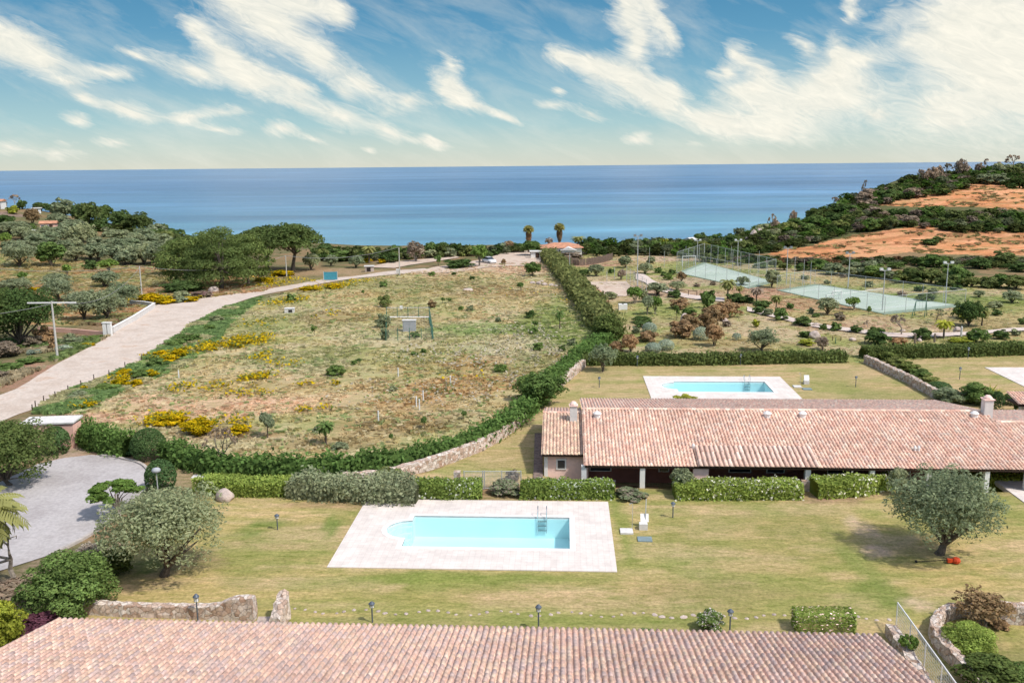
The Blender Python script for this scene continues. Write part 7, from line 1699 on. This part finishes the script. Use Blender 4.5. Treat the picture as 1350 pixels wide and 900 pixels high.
# --- distant buildings -----------------------------------------------------------------------------------------
def hut(px, py, w, d, h, roof, label, wall='offwhite', roofm='offwhite', rz=0, name='house', door=True, cat='house', roofpal=PALM, z=None, wins=2, over=.3):
    p_ = at(px, py); r = empty(name, p_, rz, label, cat); MB().box(-w / 2, w / 2, -d / 2, d / 2, -.6, h).build('wall', wall, r, local=True)
    if roof == 'flat': MB().box(-w / 2 - over, w / 2 + over, -d / 2 - over, d / 2 + over, h, h + .22).build('roof', roofm, r, local=True)
    else:
        rh = {'hip': .16, 'gable': .2, 'shed': .1}[roof] * d; a_, b_ = w / 2 + over, d / 2 + over; m_ = MB(); q_ = a_ - b_ * .9 if roof == 'hip' else a_
        V = [(-a_, -b_, h), (a_, -b_, h), (a_, b_, h), (-a_, b_, h), (-q_, 0 if roof != 'shed' else b_, h + rh), (q_, 0 if roof != 'shed' else b_, h + rh)]
        if roof == 'shed': m_.add(V, [(0, 1, 5, 4), (3, 2, 1, 0), (2, 3, 4, 5), (0, 4, 3), (1, 2, 5)])
        else: m_.add(V, [(0, 1, 5, 4), (2, 3, 4, 5), (1, 2, 5), (3, 0, 4), (3, 2, 1, 0)])
        m_.build('roof', roofm, r, local=True)
    if door: MB().box(-.45 + w * .2, .45 + w * .2, -d / 2 - .03, -d / 2 - .003, 0, min(2.0, h * .85)).build('door', 'wood', r, local=True)
    for k in range(wins):
        x = -w * .32 + k * w * .28; f = MB().box(x - .45, x + .45, -d / 2 - .05, -d / 2 - .003, h * .4, h * .8).build('window', 'white', r, local=True); MB().box(x - .36, x + .36, -d / 2 - .07, -d / 2 - .052, h * .45, h * .76).build('pane', 'glass', f, local=True)
    return r
M['tile_plain'] = plain('terracotta_roof', (.52, .25, .15), .85, var=.35, scale=1.5); M['thatch'] = plain('reed', (.24, .18, .14), .9, var=.5, scale=5)
sh_ = hut(740, 336, 9.4, 6.5, 2.0, 'hip', 'seaside house with a low orange tiled roof beside the tall shaggy palms', 'white', 'tile_plain', 0, over=.5)
MB().box(-.2, 3.2, -4.6, -3.3, -.4, 1.5).build('porch', 'white', sh_, local=True); m_ = MB(); m_.add([(-.5, -4.9, 1.5), (3.5, -4.9, 1.5), (3.5, -3.2, 1.5), (-.5, -3.2, 1.5), (1.5, -4.9, 2.2), (1.5, -3.2, 2.4)], [(0, 1, 4), (2, 3, 5), (1, 2, 5, 4), (3, 0, 4, 5), (3, 2, 1, 0)]); m_.build('porch_roof', 'offwhite', sh_, local=True)
hut(767, 333, 3.4, 3, 1.3, 'flat', 'small white outbuilding right of the orange-roofed house', 'white', 'white', door=False, wins=1)
hut(706, 340, 2.2, 1.2, 1.5, 'flat', 'small white hut at the seaward end of the diagonal hedge', 'white', 'white', door=True, wins=0)
hut(783, 397, 2.1, 2.2, 1.5, 'shed', 'small white garden shed with pink tiled roof behind the diagonal hedge', 'white', 'tile_plain', .15, 'garden_shed', True, 'shed', wins=0, over=.12)
wt_ = empty('water_tank', at(821, 408), 0, 'white block-shaped water tank on the grass near the garden shed', 'tank'); MB().box(-.65, .65, -.45, .45, 0, .85).build('tank_body', 'white', wt_, local=True); MB().lathe((0, 0, .85), [(.15, 0), (.15, .08), (.1, .1)], 8).build('cap', 'black', wt_, local=True)
hut(183, 323, 5.2, 3.5, 2.0, 'flat', 'flat-roofed hut with a dark open front on the left hill', 'offwhite', 'grey_box', .1, 'hut', False, 'hut', wins=0, over=.4); h_ = COL.objects[-1].parent; MB().box(-.9, 1.6, -1.80, -1.755, 0, 1.7).build('opening', 'dark', h_, local=True)
hut(101, 304, 3.4, 3, 2.0, 'flat', 'small white flat-roofed house among the left hill trees', 'white', 'white', .2); hut(65, 304, 3.8, 3.2, 2.0, 'gable', 'brown-roofed cottage among the olive trees on the left hill', 'pink', 'tile_plain', .3); hut(43, 308, 1.6, 1.4, .8, 'flat', 'tiny white hut left of the brown-roofed cottage', 'white', 'white', 0, 'hut', False, 'hut', wins=0); hut(49, 281, 1.6, 1.6, 1.4, 'flat', 'tiny white hut on the left-hand skyline', 'white', 'white', 0, 'hut', True, 'hut', wins=0)
hut(133, 325, 3.8, 2.4, .8, 'flat', 'low white slab-roofed store in front of the dark skyline trees', 'offwhite', 'white', .1, 'hut', False, 'hut', wins=0); hut(-1, 275, 3, 3, 2.2, 'gable', 'small house at the left edge of the skyline', 'white', 'tile_plain', .1)
hut(972, 309, 4.4, 3.6, 1.5, 'gable', 'pale-roofed house perched by the cliff rocks', 'offwhite', 'offwhite', .5); hut(912, 324, 3, 3, 1.6, 'gable', 'small white gabled house in the coastal scrub', 'white', 'offwhite', .7)
# reed fence
rf_ = spline([(v.x, v.y) for v in W([(742, 347), (765, 350), (790, 347), (808, 342)])], 6); f = MB()
for A, B in zip(rf_[:-1], rf_[1:]):
    L_ = math.hypot(A[0] - B[0], A[1] - B[1])
    for k in range(max(1, int(L_ / .35))):
        p_ = lerp2(A, B, k * .35 / L_); h = 1.5 + RND.uniform(-.12, .12); f.box(p_[0] - .16, p_[0] + .16, p_[1] - .02, p_[1] + .02, float(gz(*p_)) - .1, float(gz(*p_)) + h)
tag(f.build('reed_fence', 'thatch'), 'brown reed fence in front of the shoreline trees', 'fence')
# ------------------------------------------------------------------ labels
LAND = [('white gate pillars', 143, 441), ('pink shelter', 75, 575), ('nearest utility pole', 76, 450), ('second utility pole', 188, 385), ('flat-roofed open hut', 183, 318), ('white flat-roofed house', 101, 300), ('brown-roofed cottage', 65, 300), ('umbrella pines', 370, 345),
        ('roadside pines', 290, 370), ('blue roadside board', 436, 362), ('farthest utility pole', 527, 350), ('green wire enclosure', 540, 432), ('parked white car', 645, 343), ('orange-roofed seaside house', 740, 330), ('white garden shed', 783, 390), ('white water tank', 821, 404),
        ('sand court', 805, 380), ('far court', 955, 362), ('far goal', 908, 345), ('near court', 1150, 395), ('standing stone', 903, 420), ('lower orange clearing', 1120, 322), ('right end of lower clearing', 1320, 320), ('upper orange clearing', 1290, 255), ('tip of upper clearing', 1165, 266),
        ('cliff rocks', 1010, 300), ('cliff house', 972, 305), ('back pool', 950, 510), ('nearest pool', 650, 715), ('sloping stone wall', 1185, 495), ('driveway', 120, 640), ('clipped dome shrub', 197, 595), ('tall shaggy palms', 717, 320), ('reed fence', 775, 345), ('concrete well head', 382, 410),
        ('rock pile', 716, 374), ('curving bright hedge', 450, 610), ('left edge skyline', 10, 268), ('garden rail', 913, 388), ('large dark tree at left edge', 25, 440), ('white garden post', 1267, 440), ('swing frame', 1213, 412), ('tall green-grey olive pair', 860, 410), ('grey boulder', 1074, 443), ('tennis fence mast', 1163, 405), ('small white goal', 1103, 392), ('court-end mast', 1246, 395)]
LAND = [l for l in LAND if l[0] not in ('tennis fence mast', 'tall green-grey olive pair')]
ORD = ['nearest', 'second', 'third', 'fourth', 'fifth', 'sixth', 'seventh', 'eighth', 'ninth', 'tenth', 'eleventh', 'twelfth', 'thirteenth', 'fourteenth', 'fifteenth', 'sixteenth', 'seventeenth', 'eighteenth', 'nineteenth', 'twentieth']
bk_ = {}
for o, ph, px, py in REG:
    pt_ = proj(o.matrix_world.translation if False else o.location); px, py = pt_
    best = min(LAND, key=lambda l: math.hypot(l[1] - px, (l[2] - py) * 2.2))
    dx, dy = px - best[1], (py - best[2]) * 2.2
    rel = ('right of' if dx > 0 else 'left of') if abs(dx) > abs(dy) else ('in front of' if dy > 0 else 'beyond')
    bk_.setdefault((ph, best[0], rel), []).append((math.hypot(dx, dy), o))
for (ph, ln_, rel), its in bk_.items():
    its.sort(key=lambda t_: t_[0])
    for i, (_, o) in enumerate(its):
        if len(its) == 1: o['label'] = f'{ph} {rel} the {ln_}'
        else: o['label'] = f'{ph} {rel} the {ln_}, {ORD[min(i, 19)]}' + (' to it' if i == 0 else ' nearest')
